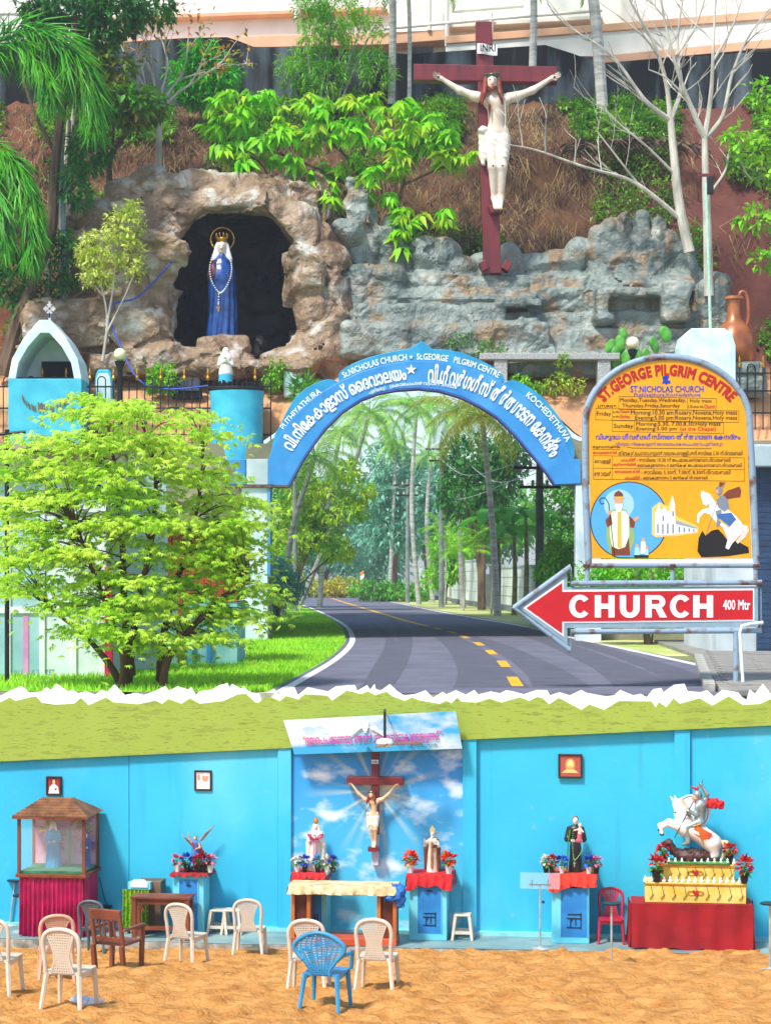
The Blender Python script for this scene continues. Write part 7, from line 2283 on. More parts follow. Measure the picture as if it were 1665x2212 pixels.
def pedestal(label, x0, x1, y0, y1, px0, px1, py0, py1, dep=.5, emblem=True):
    t, u, y1 = chap('pedestal', label, 'pedestal', (x0 + x1) / 2, dep + .11, group='blue pedestals along the wall')
    w, h_ = (x1 - x0) / 2 * u, (y1 - y0) * u
    MB().b2(-w, w, 0, dep, 0, h_).build('block', M_pedf, t, bevel=.01)
    MB().b2(-w * 1.05, w * 1.05, -.02, dep + .02, h_, h_ + .03).build('top_slab', M_pedf, t, bevel=.006)
    cx = (x0 + x1) / 2
    a, b = (px0 - cx) * u, (px1 - cx) * u
    z0, z1 = (y1 - py1 - 12) * u, (y1 - py0) * u
    pn = MB().b2(a, b, -.006, .02, z0, z1).build('door_panel', M_pedp, t)
    for q in ((a - .012, a, z0, z1), (b, b + .012, z0, z1)): MB().b2(q[0], q[1], -.016, .01, q[2], q[3]).build('door_frame', M_pedf, t)
    if emblem:
        mb = MB()
        m_, zc, s = (a + b) / 2, z0 + (z1 - z0) * .28, (b - a) * .28
        for p0, p1 in (((-1, .45), (1, .45)), ((-.5, .45), (-.5, -.8)), ((.2, .45), (.2, -.5)), ((-1, -.8), (.9, -.8)), ((.9, 1.2), (.9, -1.0)), ((-.9, 1.0), (1.0, 1.0)), ((-.2, .45), (-.5, -.1))):
            mb.tube([(m_ + p0[0] * s, -.012, zc + p0[1] * s), (m_ + p1[0] * s, -.012, zc + p1[1] * s)], .009, 4)
        mb.build('iron_emblem', M_iron, pn)
    MB().tube([(a + (b - a) * .38, -.02, z1 - .09), (a + (b - a) * .62, -.02, z1 - .09)], .011, 6).build('handle', M_iron, pn)
    return t, u, h_ + .03, w
# ---- framed pictures
def picture(label, x0, x1, y0, y1, bg, shapes):
    c = onwall((x0 + x1) / 2, (y0 + y1) / 2, .05)
    t = thing('framed_picture', label, 'picture', c, WROT, 'framed portraits on the blue wall')
    u = c.y / F
    w, h_ = (x1 - x0) / 2 * u, (y1 - y0) / 2 * u
    fm = mat('frame_dark', '#3a2a28', '#261a1a', .4, 4)
    for q in ((-w, w, h_ - .03, h_), (-w, w, -h_, -h_ + .03), (-w, -w + .03, -h_ + .03, h_ - .03), (w - .03, w, -h_ + .03, h_ - .03)):
        MB().b2(q[0], q[1], -.02, .03, q[2], q[3]).build('frame', fm, t, bevel=.004)
    MB().b2(-w + .028, w - .028, 0, .02, -h_ + .028, h_ - .028).build('print', mat('print_bg' + bg, bg, bg, .35, 3), t)
    for i, (pts, col) in enumerate(shapes):
        MB().add([(x * w, -.002 - .001 * i, z * h_) for x, z in pts], [tuple(range(len(pts)))]).build('print_shape', mat('pic' + col, col, col, .4), t)
E_ = lambda cx, cz, rx, rz: [(cx + rx * math.cos(a), cz + rz * math.sin(a)) for a in np.linspace(0, 2 * pi, 18, endpoint=False)]
picture('dark framed portrait of a veiled figure in white on red above the glass case', 100, 134, 1677, 1718, '#a8342c', [(E_(0, .45, .32, .42), '#3a2824'), (E_(0, .4, .2, .3), '#e0b490'), ([(-.7, -.8), (-.55, -.1), (-.2, .15), (.2, .15), (.55, -.1), (.7, -.8)], '#f0ece4'), ([(.15, -.5), (.4, -.35), (.35, -.2), (.1, -.35)], '#2c2c34')])
picture('dark framed portrait of a man raising his hand above the winged statue', 420, 458, 1664, 1708, '#f0dcd8', [([(-.75, -.8), (-.4, -.25), (.1, -.05), (.6, -.2), (.78, -.8)], '#f8f4f0'), (E_(.25, .3, .36, .42), '#e09878'), (E_(-.5, .3, .16, .3), '#e0907c'), ([(-.05, .45), (.1, .72), (.5, .72), (.6, .45)], '#f4ece8')])
picture('square dark framed glowing portrait of a bearded man right of the centre', 1205, 1257, 1629, 1681, '#b0564a', [(E_(0, .1, .42, .55), '#d88c4c'), ([(-.7, -.55), (-.3, -.25), (.3, -.25), (.7, -.55)], '#e8c878'), (E_(0, .15, .27, .38), '#f4d488'), (E_(0, -.12, .17, .15), '#d8a45c')])

# ---- verse banner and fan
bq = [(612, 1556), (984, 1536), (998, 1617), (636, 1630)]
vb = thing('verse_banner', 'tilted sky blue banner with pink verse hanging above the crucifix', 'banner', onwall(800, 1625, .35))
mb = MB()
wprism(mb, bq, .40, .03)
wpart('panel', mb, mat('banner_sky', '#d4dcd8', '#3aa4d4', .5, 1.3, lo=.5, hi=.62, stretch=(.7, 1, 1.5)), vb)
tp_ = onwall(655, 1612, .425)
mb = MB()
u = tp_.y / F
text_fit(mb, '“ഭയെപപേടണടാ, ഞാൻ നിേനനാടുകൂെടയുണട്.”', 0, 302 * u, -3 * u, 26 * u, 0, .012)
mb.build('lettering', mat('verse_magenta', '#d838a0', '#c82c90', .5), vb, tp_ - Vector(vb.location), (0, -R(2.6), WROT))
tp_ = onwall(880, 1616, .425)
mb = MB()
text_fit(mb, '(ഏശയയാ : 41:10)', 0, 64 * u, 0, 8 * u, 0, .01)
mb.build('lettering', mat('ink_green', '#3c5a4c', '#3c5a4c', .6), vb, tp_ - Vector(vb.location), (0, -R(2.6), WROT))
dv = onwall(790, 1575, .425)
mb = MB()
for i in range(26):
    a = R(-80 + i * 6.4) + pi / 2
    l = (38 if 4 < i < 22 else 48) * u
    mb.add([(math.cos(a - .02) * 10 * u, -.0005 * i, math.sin(a - .02) * 10 * u + .06), (math.cos(a) * l, -.0005 * i, -abs(math.sin(a)) * 0 + math.sin(a) * l * .6 + .04), (math.cos(a + .02) * 10 * u, -.0005 * i, math.sin(a + .02) * 10 * u + .06)], [(0, 1, 2)])
mb.build('painted_rays', M_lw, vb, dv - Vector(vb.location), WROT)
mb = MB()
for pts in ([(-4, -10), (6, -2), (5, 10), (0, 22), (-6, 14), (-8, 2)], [(5, 8), (30, 22), (42, 30), (20, 4)], [(-6, 8), (-28, 24), (-40, 28), (-16, 2)]):
    mb.add([(x * u, -.015, -z * u + .1) for x, z in pts], [tuple(range(len(pts)))])
mb.build('painted_dove', mat('dove', '#f0f2ea', '#dfe6d8', .6), vb, dv - Vector(vb.location), WROT)
fan = thing('ceiling_fan', 'brown and white fan hanging on a rod before the verse banner', 'fan', onwall(831, 1606, .95))
u = fan.location.y / F
MB().tube([(0, 0, .02), (0, 0, 66 * u)], .022, 8).build('rod', M_iron, fan)
MB().tube([(0, 0, 66 * u), (0, .5, 68 * u)], .02, 8).build('wall_arm', M_iron, fan)
MB().lathe([(.05, .09), (.13, .06), (.15, .01), (.12, -.04), (.03, -.06)], 20).build('motor', mat('fan_white', '#e8e6de', '#d4d2c8', .3), fan, smooth=True)
for a in (R(8), R(128), R(262)):
    mb = MB().box((.36, 0, .0), (.26, .075, .006), rx=.15)
    mb.build('blade', mat('fan_brown', '#8a5a44', '#6c4434', .45), fan, None, a)
# ---- chapel crucifix
c0 = onwall(811, 1868, .1)
u = c0.y / F
cr = thing('wall_cross', 'red brown wooden cross on the sky mural with faded white foot', 'cross', c0, WROT)
MB().b2(-7.5 * u, 7.5 * u, -.09, .07, 66 * u, 245 * u).build('upright_beam', M_cross, cr, bevel=.008)
MB().b2(-7.4 * u, 7.4 * u, -.085, .07, 0, 66 * u - .002).build('faded_foot', mat('faded_white', '#dccfd6', '#b8a8b4', .7, 6), cr, bevel=.008)
MB().b2(-61 * u, 61 * u, -.11, .05, 174 * u, 191 * u).build('cross_beam', M_cross, cr, bevel=.008)
mb = MB().b2(-7 * u, 8 * u, -.13, -.09, 220 * u, 228 * u)
tpl = mb.build('title_plate', M_lw, cr)
mb = MB()
text_fit(mb, 'INRI', -5.5 * u, 6.5 * u, 221.5 * u, 226.5 * u, -.134, .02)
mb.build('lettering', M_ink, tpl)
cfig = thing('crucified_figure', 'flesh coloured statue of a crucified man on the sky mural cross', 'statue', onwall(807, 1826, .24), WROT)
S2 = 122 * u / 1.75
corpus(cfig, S2, .26, (0, 0, 0), .022, mat('figure_tan', '#e6c49c', '#cfa67c', .5, 4))
MB().b2(-.09, .09, -.07, .02, -.1, -.02).build('foot_rest', M_cross, cfig)

# ---- pedestals and statues
def cloth(label, t0, w0, w1, h_, dep, m, drop):
    o = thing('altar_cloth', label, 'cloth', Vector(t0.location), WROT, 'red cloths on the pedestals')
    mb = MB()
    drape(mb, w0, w1, -.03, dep, h_, drop)
    c = mb.build('cloth_sheet', m, o, smooth=True)
    return o
# winged warrior (left)
pd1, u, h1, w1 = pedestal('blue pedestal with door panel under the winged statue', 373, 441, 1890, 2010, 388, 428, 1900, 1996, emblem=False)
cloth('thin red cloth edging on the pedestal of the winged statue', pd1, -w1 * 1.1, w1 * 1.25, h1, .58, M_dred, lambda t: .05 + .02 * math.sin(t * 20))
def on(ped, h_, dx, dy): return ped.matrix_basis @ Vector((dx, dy, h_ + .008))
bpy.context.view_layer.update()
p = on(pd1, h1, .06, .28)
an = thing('winged_statue', 'winged warrior saint statue with blue tunic and raised sword', 'statue', p, WROT)
sA = 78 * u / 1.75
sculpt('body', [('c', (-.06, 0, .05), (-.07, -.03, .45), .05, .075), ('c', (.1, -.05, .12), (.08, -.05, .5), .05, .075), ('c', (0, 0, .9), (0, 0, 1.25), .13, .16), ('c', (0, 0, 1.35), (0, 0, 1.45), .06, .055), ('e', (0, -.02, 1.56), (.085, .095, .115)), ('c', (-.17, 0, 1.33), (-.28, -.05, 1.5), .06, .05), ('c', (-.28, -.05, 1.5), (-.3, -.12, 1.75), .05, .035), ('c', (.17, 0, 1.33), (.26, -.1, 1.12), .06, .05), ('c', (.26, -.1, 1.12), (.05, -.24, 1.05), .05, .04)], .03, mat('figure_flesh', '#e0b498', '#c89478', .5), an, k=.04, S=sA)
sculpt('tunic', [('c', (0, 0, .62), (0, 0, .95), .24, .17), ('c', (0, 0, .95), (0, 0, 1.3), .16, .19)], .035, mat('tunic_blue', '#5a8cc8', '#34609c', .5, 6), an, k=.05, S=sA, noise=lambda G: np.sin(np.arctan2(G[..., 1], G[..., 0]) * 12) * .02)
sculpt('cape', [('c', (.1, .12, 1.3), (.25, .15, .8), .12, .14), ('e', (.3, .1, .85), (.14, .1, .16)), ('c', (-.08, -.16, 1.35), (-.02, -.18, 1.1), .06, .05)], .035, M_redc, an, k=.05, S=sA)
sculpt('hair', [('e', (0, .02, 1.6), (.1, .1, .1)), ('e', (0, .06, 1.5), (.09, .07, .1))], .03, M_hair, an, k=.03, S=sA)
for s in (-1, 1):
    mb = MB()
    for i in range(9):
        t_ = i / 8
        b0 = Vector((s * (.15 + .25 * t_), .15, 1.2 + .28 * t_))
        mb.tube([b0, b0 + Vector((s * (.22 + .28 * t_), .03, .05 + .42 * t_)) * .75], [.05, .015], 5)
    link('wing', npmeshS(mb, sA * 1.2 if s > 0 else sA * .95), mat('feather_grey', '#b8b0a8', '#8c847c', .6, 5), an, smooth=True)
mb = MB().tube([(-.3, -.13, 1.7), (-.34, -.13, 2.05)], [.02, .006], 5).box((-.305, -.13, 1.78), (.06, .015, .012))
link('sword', npmeshS(mb, sA), M_steel, an)
MB().ell((0, 0, .02), (.17, .14, .05)).build('rock_base', mat('figure_base', '#4c2c4c', '#2c1c3c', .6), an, smooth=True)
for dx, m, pm_, lab in ((-.2, F_pk, P_wht, 'white pot of pink flowers at the left foot of the winged statue'), (.36, F_pk, P_wht, 'white pot of pink flowers at the right foot of the winged statue'), (.16, F_red, P_blk, 'pot of red flowers in front of the winged statue'), (-.04, F_blu, P_blk, 'pot of violet blue flowers in front of the winged statue'), (.27, mat('petal_wine', '#6c1438', '#3c1024', .6, 6, island=.3), P_blk, 'pot of dark wine flowers right of the winged statue')):
    flowerpot(lab, on(pd1, h1, dx, .07), WROT, 1.35, pm_, m)
# white madonna
pd2, u, h2, w2 = pedestal('blue pedestal behind the altar table under the white statue', 638, 706, 1890, 2012, 662, 695, 1910, 2002)
cloth('red cloth slipping off the pedestal of the white statue', pd2, -w2 * 1.25, w2 * .95, h2, .5, M_redc, lambda t: .2 - .12 * math.sin(t * 2.6 + .3) if t < .98 else .14)
p = on(pd2, h2, .04, .27)
ws = thing('white_madonna', 'tall white statue with red crown and pink garland beside the crucifix', 'statue', p, WROT)
sB = 104 * u / 1.72
robed(ws, sB, .03, M_cloth, veil=M_cloth, arms='prayer', wide=.92, mantle=mat('mantle_cream', '#efe8da', '#dcd2c0', .5), fold_amp=.012)
MB().lathe([(.06 * sB, 0), (.085 * sB, .04 * sB), (.1 * sB, .12 * sB), (.07 * sB, .19 * sB), (.03 * sB, .22 * sB), (.012 * sB, .27 * sB)], 14, (0, 0, 1.67 * sB)).build('crown', mat('crown_red', '#a83428', '#c8982c', .4, 9), ws, smooth=True)
V, Q = leaf_arrays(np.array([(q.x * sB, q.y * sB, q.z * sB) for q in smoothline([(-.24, -.1, 1.3), (-.12, -.26, 1.18), (0, -.3, 1.12), (.12, -.26, 1.18), (.24, -.1, 1.3)], 12) for _ in range(4)]), rdir(49 * 4), .05, .035)
link('garland', npmesh('garland', V, Q), F_pk, ws)
mb = MB()
for z in np.linspace(1.1, .25, 24): mb.ell((-.03 * sB, -.31 * sB + (z - 1.1) * 0, z * sB), (.014, .014, .014), 6, 4).ell((.03 * sB, -.31 * sB, z * sB), (.014, .014, .014), 6, 4)
mb.build('rosary', mat('bead_pink', '#e8a8c8', '#d890b8', .3), ws)
MB().lathe([(.2 * sB, 0), (.2 * sB, .05 * sB)], 12).build('base', M_plasb, ws)
for dx, m, pm_, lab in ((-.24, F_wh, P_wht, 'white pot of cream flowers left of the white statue'), (.26, F_wh, P_wht, 'white pot of cream flowers right of the white statue'), (-.12, F_blu, P_blk, 'black pot of blue flowers left of the white statue'), (.36, F_blu, P_blk, 'black pot of deep blue flowers at the right pedestal end by the white statue'), (.1, mat('petal_sky', '#3cb0d8', '#2488b8', .6, 6, island=.3), P_blk, 'pot of sky blue flowers right in front of the white statue')):
    flowerpot(lab, on(pd2, h2, dx, .07), WROT, 1.25, pm_, m)
# bishop
pd3, u, h3, w3 = pedestal('blue pedestal with iron emblem under the bishop statue', 883, 965, 1893, 2023, 902, 953, 1912, 2004)
cloth('red cloth hanging over the pedestal of the bishop statue', pd3, -w3 * 1.12, w3 * 1.3, h3, .58, M_redc, lambda t: .27 - .08 * math.sin(t * pi) + .02 * math.sin(t * 17))
p = on(pd3, h3, .05, .28)
bs = thing('bishop_statue', 'bearded bishop statue with mitre, brown cape and raised hand', 'statue', p, WROT)
sC = 88 * u / 1.7
robed(bs, sC, .034, M_cloth, arms='bless', wide=1.0, mantle=mat('cape_brown', '#8a4a38', '#643024', .5, 4), fold_amp=.012, hair=M_cloth)
sculpt('beard', [('e', (0, -.09, 1.46), (.055, .045, .075))], .02, M_cloth, bs, k=.02, S=sC)
mb = MB()
mb.prism([(-.095, 1.64), (.095, 1.64), (.12, 1.76), (0, 1.95), (-.12, 1.76)], -.075, .06)
link('mitre', npmeshS(mb, sC), mat('mitre_cream', '#d8c088', '#b89858', .5, 6), bs)
mb = MB().tube([(.2, -.25, .05), (.2, -.25, 1.55)] + [(.2 + .08 * math.sin(a), -.25, 1.63 - .08 * math.cos(a)) for a in np.linspace(0, 4.2, 10)], .016, 6)
link('crosier', npmeshS(mb, sC), M_gold, bs)
mb = MB().box((.12, -.27, 1.1), (.1, .03, .07))
link('book', npmeshS(mb, sC), mat('book_brown', '#6c2c20', '#50201a', .5), bs)
sculpt('stole', [('c', (0, -.2, 1.25), (0, -.275, .2), .05, .055)], .03, M_gold, bs, k=.03, S=sC)
for dx, lab in ((-.3, 'pot of orange flowers left of the bishop statue'), (.34, 'pot of orange flowers right of the bishop statue')):
    flowerpot(lab, on(pd3, h3, dx, .1), WROT, 1.6, P_wht, F_or, 70)
# friar with child
pd4, u, h4, w4 = pedestal('blue pedestal with iron emblem under the friar statue', 1191, 1272, 1893, 2030, 1211, 1268, 1905, 2012)
cloth('orange red cloth over the pedestal of the friar statue', pd4, -w4 * 1.15, w4 * 1.4, h4, .58, mat('orange_red_cloth', '#e03c24', '#b82c18', .7, 3, .2, 12), lambda t: .14 + .12 * (1 - t) * math.sin(t * 4 + 1.0) ** 2 + .05)
p = on(pd4, h4, .08, .28)
fs_ = thing('friar_statue', 'friar statue in black habit holding a child in pink', 'statue', p, WROT)
sD = 122 * u / 1.72
M_hab = mat('habit_black', '#2a2322', '#171211', .35, 5, spec=.6)
robed(fs_, sD, .028, M_hab, arms='down', wide=.86, hair=M_hair, fold_amp=.012)
sculpt('cape', [('e', (0, 0, 1.32), (.24, .16, .12)), ('c', (-.2, 0, 1.25), (-.24, 0, 1.0), .09, .11), ('c', (.2, 0, 1.25), (.24, 0, 1.0), .09, .11)], .03, M_hab, fs_, k=.05, S=sD)
sculpt('child_body', [('c', (.13, -.2, 1.12), (.14, -.22, 1.32), .07, .065), ('e', (.14, -.22, 1.45), (.06, .065, .075)), ('c', (.1, -.24, 1.32), (-.04, -.28, 1.3), .03, .025), ('c', (.17, -.24, 1.32), (.24, -.28, 1.25), .03, .025)], .02, mat('child_cream', '#ecd8c4', '#d8bca4', .5), fs_, k=.03, S=sD)
sculpt('child_robe', [('c', (.12, -.22, .98), (.13, -.22, 1.15), .09, .075)], .02, mat('child_pink', '#d86a7c', '#b84a5c', .5), fs_, k=.03, S=sD)
mb = MB()
for q in smoothline([(-.05, -.2, 1.42), (-.09, -.28, 1.0), (-.07, -.3, .6), (-.03, -.31, .4), (.1, -.3, .52), (.2, -.27, .7), (.2, -.26, 1.0)], 7): mb.ell(q, (.016, .016, .016), 6, 4)
mb.box((-.03, -.32, .27), (.012, .01, .08)).box((-.03, -.32, .3), (.04, .01, .012))
link('rosary', npmeshS(mb, sD), mat('bead_green', '#a8c88c', '#88a86c', .4), fs_)
MB().tube([(-.26 * sD, -.06, .02), (-.22 * sD, -.1, .5), (-.16 * sD, -.12, 1.3 * sD)], .012, 5).build('lily_stem', L_mid, fs_)
MB().lathe([(.2 * sD, 0), (.2 * sD, .04 * sD)], 12).build('base', M_hab, fs_)
for dx, m, pm_, lab in ((-.3, F_red, P_blk, 'black pot of red flowers at the far left of the friar statue'), (-.14, F_blu, P_wht, 'white pot of blue flowers left of the friar statue'), (.3, F_blu, P_wht, 'white pot of blue flowers right of the friar statue'), (.42, F_pk, P_blk, 'black pot of pink flowers at the far right of the friar statue'), (-.4, F_wh, P_blk, 'black pot of cream flowers at the left corner by the friar statue')):
    flowerpot(lab, on(pd4, h4, dx, .08), WROT, 1.3, pm_, m)

# ---- glass case with statue, far left
g, u, yb = chap('glass_case', 'glass display case with tiled roof on a curtained table at left', 'display case', 112, 1.0)
hw, fd = 72 * u, .85
zt = (yb - 1888) * u
M_tile = mat('brown_tile', '#8a5c3c', '#5c3a26', .7, 5, .2)
cur = MB()
nc = 60
def curtain(xa, ya, xb, yb, z0, z1, nf, amp):
    A, B, M2 = [], [], []
    for i in range(nc + 1):
        t_ = i / nc
        n_ = Vector((yb - ya, -(xb - xa), 0)).normalized()
        ph = math.sin(t_ * nf * 2 * pi + .6 * math.sin(t_ * 9))
        A.append(Vector((xa + (xb - xa) * t_, ya + (yb - ya) * t_, z1)) + n_ * ph * amp * .35)
        M2.append(Vector((xa + (xb - xa) * t_, ya + (yb - ya) * t_, (z0 + z1) / 2)) + n_ * ph * amp * .8)
        B.append(Vector((xa + (xb - xa) * t_, ya + (yb - ya) * t_, z0 + .02 * math.sin(t_ * 23))) + n_ * (ph * amp + .02))
    cur.strip(B, M2).strip(M2, A)
curtain(-hw, 0, hw * .98, 0, .02, zt - .06, 14, .035)
curtain(hw, .02, hw, fd, .02, zt - .06, 7, .03)
cur.build('curtain', mat('magenta_satin', '#c0145c', '#940c44', .35, 4, .1, spec=.6), g, smooth=True)
MB().b2(-hw - .05, hw + .05, -.05, fd + .05, zt - .06, zt).build('table_top', M_wood, g, bevel=.008)
MB().b2(-hw + .01, hw - .01, .05, fd - .02, 0, zt - .06).build('table_body', M_dred, g)
for x, y in ((-hw, 0), (hw, 0), (-hw, fd), (hw, fd)): MB().b2(x - .025, x + .025, y - .025, y + .025, zt, zt + 124 * u).build('corner_post', M_wood, g)
gm = glassmat('case_glass', '#e8f4f4', .08, .02)
MB().b2(-hw + .026, hw - .026, -.006, .004, zt + .05, zt + 122 * u).build('front_glass', gm, g)
MB().b2(hw - .004, hw + .006, .026, fd - .026, zt + .05, zt + 122 * u).build('side_glass', gm, g)
MB().b2(-hw + .026, hw - .026, fd - .02, fd, zt, zt + 124 * u).build('back_panel', mat('case_back', '#d8a8b8', '#b8788c', .6, 2.2, lo=.4, hi=.55), g)
MB().b2(-hw + .03, hw - .03, .03, fd - .03, zt + .002, zt + .05).build('floor_board', mat('case_green', '#3c8c5c', '#2c6c44', .7), g)
zr = zt + 124 * u
ov = .09
rx0, rx1, ry0, ry1 = -hw - ov, hw + ov, -ov, fd + ov
tx0, tx1, ty = -hw * .42, hw * .42, fd / 2
zt2 = zr + 36 * u
MB().add([(rx0, ry0, zr), (rx1, ry0, zr), (rx1, ry1, zr), (rx0, ry1, zr), (tx0, ty - .12, zt2 - .02), (tx1, ty - .12, zt2 - .02), (tx1, ty + .12, zt2 - .02), (tx0, ty + .12, zt2 - .02)], [(3, 2, 1, 0), (0, 1, 5, 4), (1, 2, 6, 5), (2, 3, 7, 6), (3, 0, 4, 7), (4, 5, 6, 7)]).build('roof', M_tile, g)
for r in range(7):                                # tile courses on the two faces in view
    t0, t1 = r / 7, (r + 1.15) / 7
    lp = lambda t_: (rx0 + (tx0 - rx0) * t_, rx1 + (tx1 - rx1) * t_, ry0 + (ty - .12 - ry0) * t_, zr + (zt2 - zr) * t_)
    xa0, xb0, y0_, z0_ = lp(t0)
    xa1, xb1, y1_, z1_ = lp(min(t1, 1))
    n = 16 - r
    for i in range(n):
        f0, f1 = i / n, (i + .94) / n
        q = [(xa0 + (xb0 - xa0) * f0, y0_ - .012, z0_ + .022), (xa0 + (xb0 - xa0) * f1, y0_ - .012, z0_ + .022), (xa1 + (xb1 - xa1) * f1, y1_ - .004, z1_ + .01), (xa1 + (xb1 - xa1) * f0, y1_ - .004, z1_ + .01)]
        MB().add(q + [(a, b, c - .02) for a, b, c in q], [(0, 1, 2, 3), (7, 6, 5, 4), (0, 4, 5, 1), (1, 5, 6, 2), (2, 6, 7, 3), (3, 7, 4, 0)]).build('roof_tile', M_tile, g)
MB().b2(rx0, rx1, ry0 - .01, ry0 + .015, zr - .035, zr + .005).build('fascia', M_wood, g)
p = g.matrix_basis @ Vector((-.1, .45, zt + .056))
cs_ = thing('case_statue', 'white veiled statue in blue robe inside the glass case', 'statue', p, WROT)
robed(cs_, 98 * u / 1.7, .035, mat('case_blue', '#2c9cc8', '#1c74a0', .5, 4), veil=M_cloth, arms='down', wide=1.25)
p = g.matrix_basis @ Vector((.46, .5, zt + .056))
cs_ = thing('case_statue', 'small dark blue robed statue at the right side of the glass case', 'statue', p, WROT)
robed(cs_, 74 * u / 1.7, .04, mat('case_indigo', '#2c3ca8', '#1c2878', .4, 4), veil=mat('case_violet', '#5c3ca8', '#402878', .4), arms='down', wide=.9)
fl = thing('case_flowers', 'yellow and wine coloured flowers behind the statue in the glass case', 'flowers', g.matrix_basis @ Vector((.12, .68, zt + .056)), WROT)
for i in range(9): bloom(fl, (rnd.uniform(-.38, .4), rnd.uniform(-.05, .05), rnd.uniform(.25, .85)), .15, (mat('petal_yellow', '#e8d040', '#c8a828', .6, 6, island=.3), F_pk, F_red)[i % 3], 30)
MB().tube([(0, 0, 0), (0, 0, .6)], .02, 5).build('stems', L_mid, fl)

# ---- furniture on the platform
def stand(label, x, y, ytop, tilt=0.0, disc=True, sandy=False, group='slim metal stands'):
    p = snd(x, y) if sandy else plat(x, y)
    u = p.y / F
    t = thing('metal_stand', label, 'stand', p, WROT, group)
    h_ = (y - ytop) * u
    MB().lathe([(.15, 0), (.15, .012), (.05, .03), (.02, .05)], 18).build('base', M_steel, t, smooth=True)
    MB().tube([(0, 0, .02), (tilt * h_, 0, h_)], .016, 8).build('pole', M_steel, t, smooth=True)
    if disc: MB().lathe([(.02, -.02), (.14, -.008), (.14, .012), (.01, .014)], 16, (tilt * h_, 0, h_)).build('top_plate', P_blk, t, smooth=True)
    return t, u, h_
stand('slim stand with disc top nearest the curtained case', 46, 2013, 1935)
stand('tilted stand left of the curtained case', 22, 1999, 1902, .12)
stand('low stand between the glass case and the wooden table', 226, 2004, 1958)
stand('white stand with dark disc standing in the sand before the red chair', 1320, 2083, 1952, 0, True, True)
stand('white stand cut by the right edge of the picture', 1662, 2096, 1952, 0, True, True)
t, u, h_ = stand('metal lectern stand with clear acrylic board beside the friar pedestal', 1166, 2050, 1908, 0, False)
MB().box((0, -.06, h_ + .05), (.32, .006, .13), rx=-.2).build('acrylic_board', glassmat('acrylic', '#d8e8ee', .14, .05), t)
MB().box((0, -.02, h_ - .02), (.18, .02, .012)).build('clamp_bar', P_blk, t)
for s in (-.13, .13): MB().tube([(s, -.03, h_ - .06), (s, -.03, h_ + .06)], .012, 6).build('clamp', P_blk, t)
MB().ell((.05, -.03, h_ * .72), (.025, .025, .025)).build('knob', P_blk, t)
# small cupboard with green cloth
g, u, yb = chap('cloth_cupboard', 'small cupboard draped with green patterned cloth under a white arched board', 'cupboard', 300, .62)
w, h_ = 30 * u, (yb - 1897) * u
MB().b2(-w * .3, w * 1.5, .12, .5, .1, h_ * .92).build('cabinet', mat('cupboard_brown', '#7a6450', '#5c4a3c', .6, 3), g, bevel=.006)
cur = MB()
curtain(-w * 1.2, 0.02, w * .75, 0, .08, h_ * .8, 7, .03)
cur.build('green_cloth', mat('green_brocade', '#8cb820', '#5c8c10', .5, 22, lo=.42, hi=.58), g, smooth=True)
MB().prism([(-w * .8, h_ * .8), (w * .85, h_ * .8), (w * .85, h_ * .93), (-w * .8, h_ * .93)], 0, .12).build('blue_head', M_pedf, g)
MB().prism([(-.14, h_ * .84), (.16, h_ * .84), (.16, h_ * .92), (.1, h_ * .98), (-.08, h_ * .98), (-.14, h_ * .92)], -.02, 0.0).build('white_board', M_lw, g)
for x in (-w * .8, w * .6): MB().b2(x - .02, x + .02, .05, .1, 0, .3).build('leg', M_wood, g)
# wooden table
g, u, yb = chap('wooden_table', 'narrow brown wooden table with corner braces before the cloth draped cupboard', 'table', 346, 1.12)
w, h_, dp = 66 * u, (yb - 1938) * u, .4
MB().b2(-w, w, 0, dp, h_ - .04, h_).build('table_top', M_wood, g, bevel=.006)
MB().b2(-w + .04, w - .04, .04, .07, h_ - .13, h_ - .04).build('apron', M_wood, g)
for x in (-w + .06, w - .06):
    for y in (.05, dp - .05): MB().b2(x - .035, x + .035, y - .035, y + .035, 0, h_ - .04).build('leg', M_wood, g, bevel=.004)
    s = 1 if x < 0 else -1
    MB().box((x + s * .1, .05, h_ - .17), (.1, .015, .02), ry=s * .8).build('brace', M_wood, g)
MB().b2(-w + .08, w - .08, dp / 2 - .03, dp / 2 + .03, .14, .2).build('stretcher', M_wood, g)
# plastic stools
def stool(label, x, y, h_px):
    t, u, yb = chap('plastic_stool', label, 'stool', x, y, group='cream plastic stools')
    h_ = (yb - h_px) * u
    MB().b2(-.14, .14, -.14, .14, h_ - .035, h_).build('seat', M_plas, t, bevel=.02)
    for sx in (-1, 1):
        for sy in (-1, 1): MB().tube([(sx * .115, sy * .115, h_ - .03), (sx * .165, sy * .165, 0)], [.034, .028], 4).build('leg', M_plas, t)
    for a in (0, pi / 2):
        for s in (-1, 1): MB().box((0, s * .145, h_ * .3), (.13, .012, .025)).build('rung', M_plas, t, None, a)
stool('cream plastic stool beside the pedestal of the winged statue', 473, .35, 1963)
stool('cream plastic stool half hidden by the chair near the wall', 503, .35, 1963)
stool('cream plastic stool right of the pedestal of the bishop statue', 999, .4, 1973)
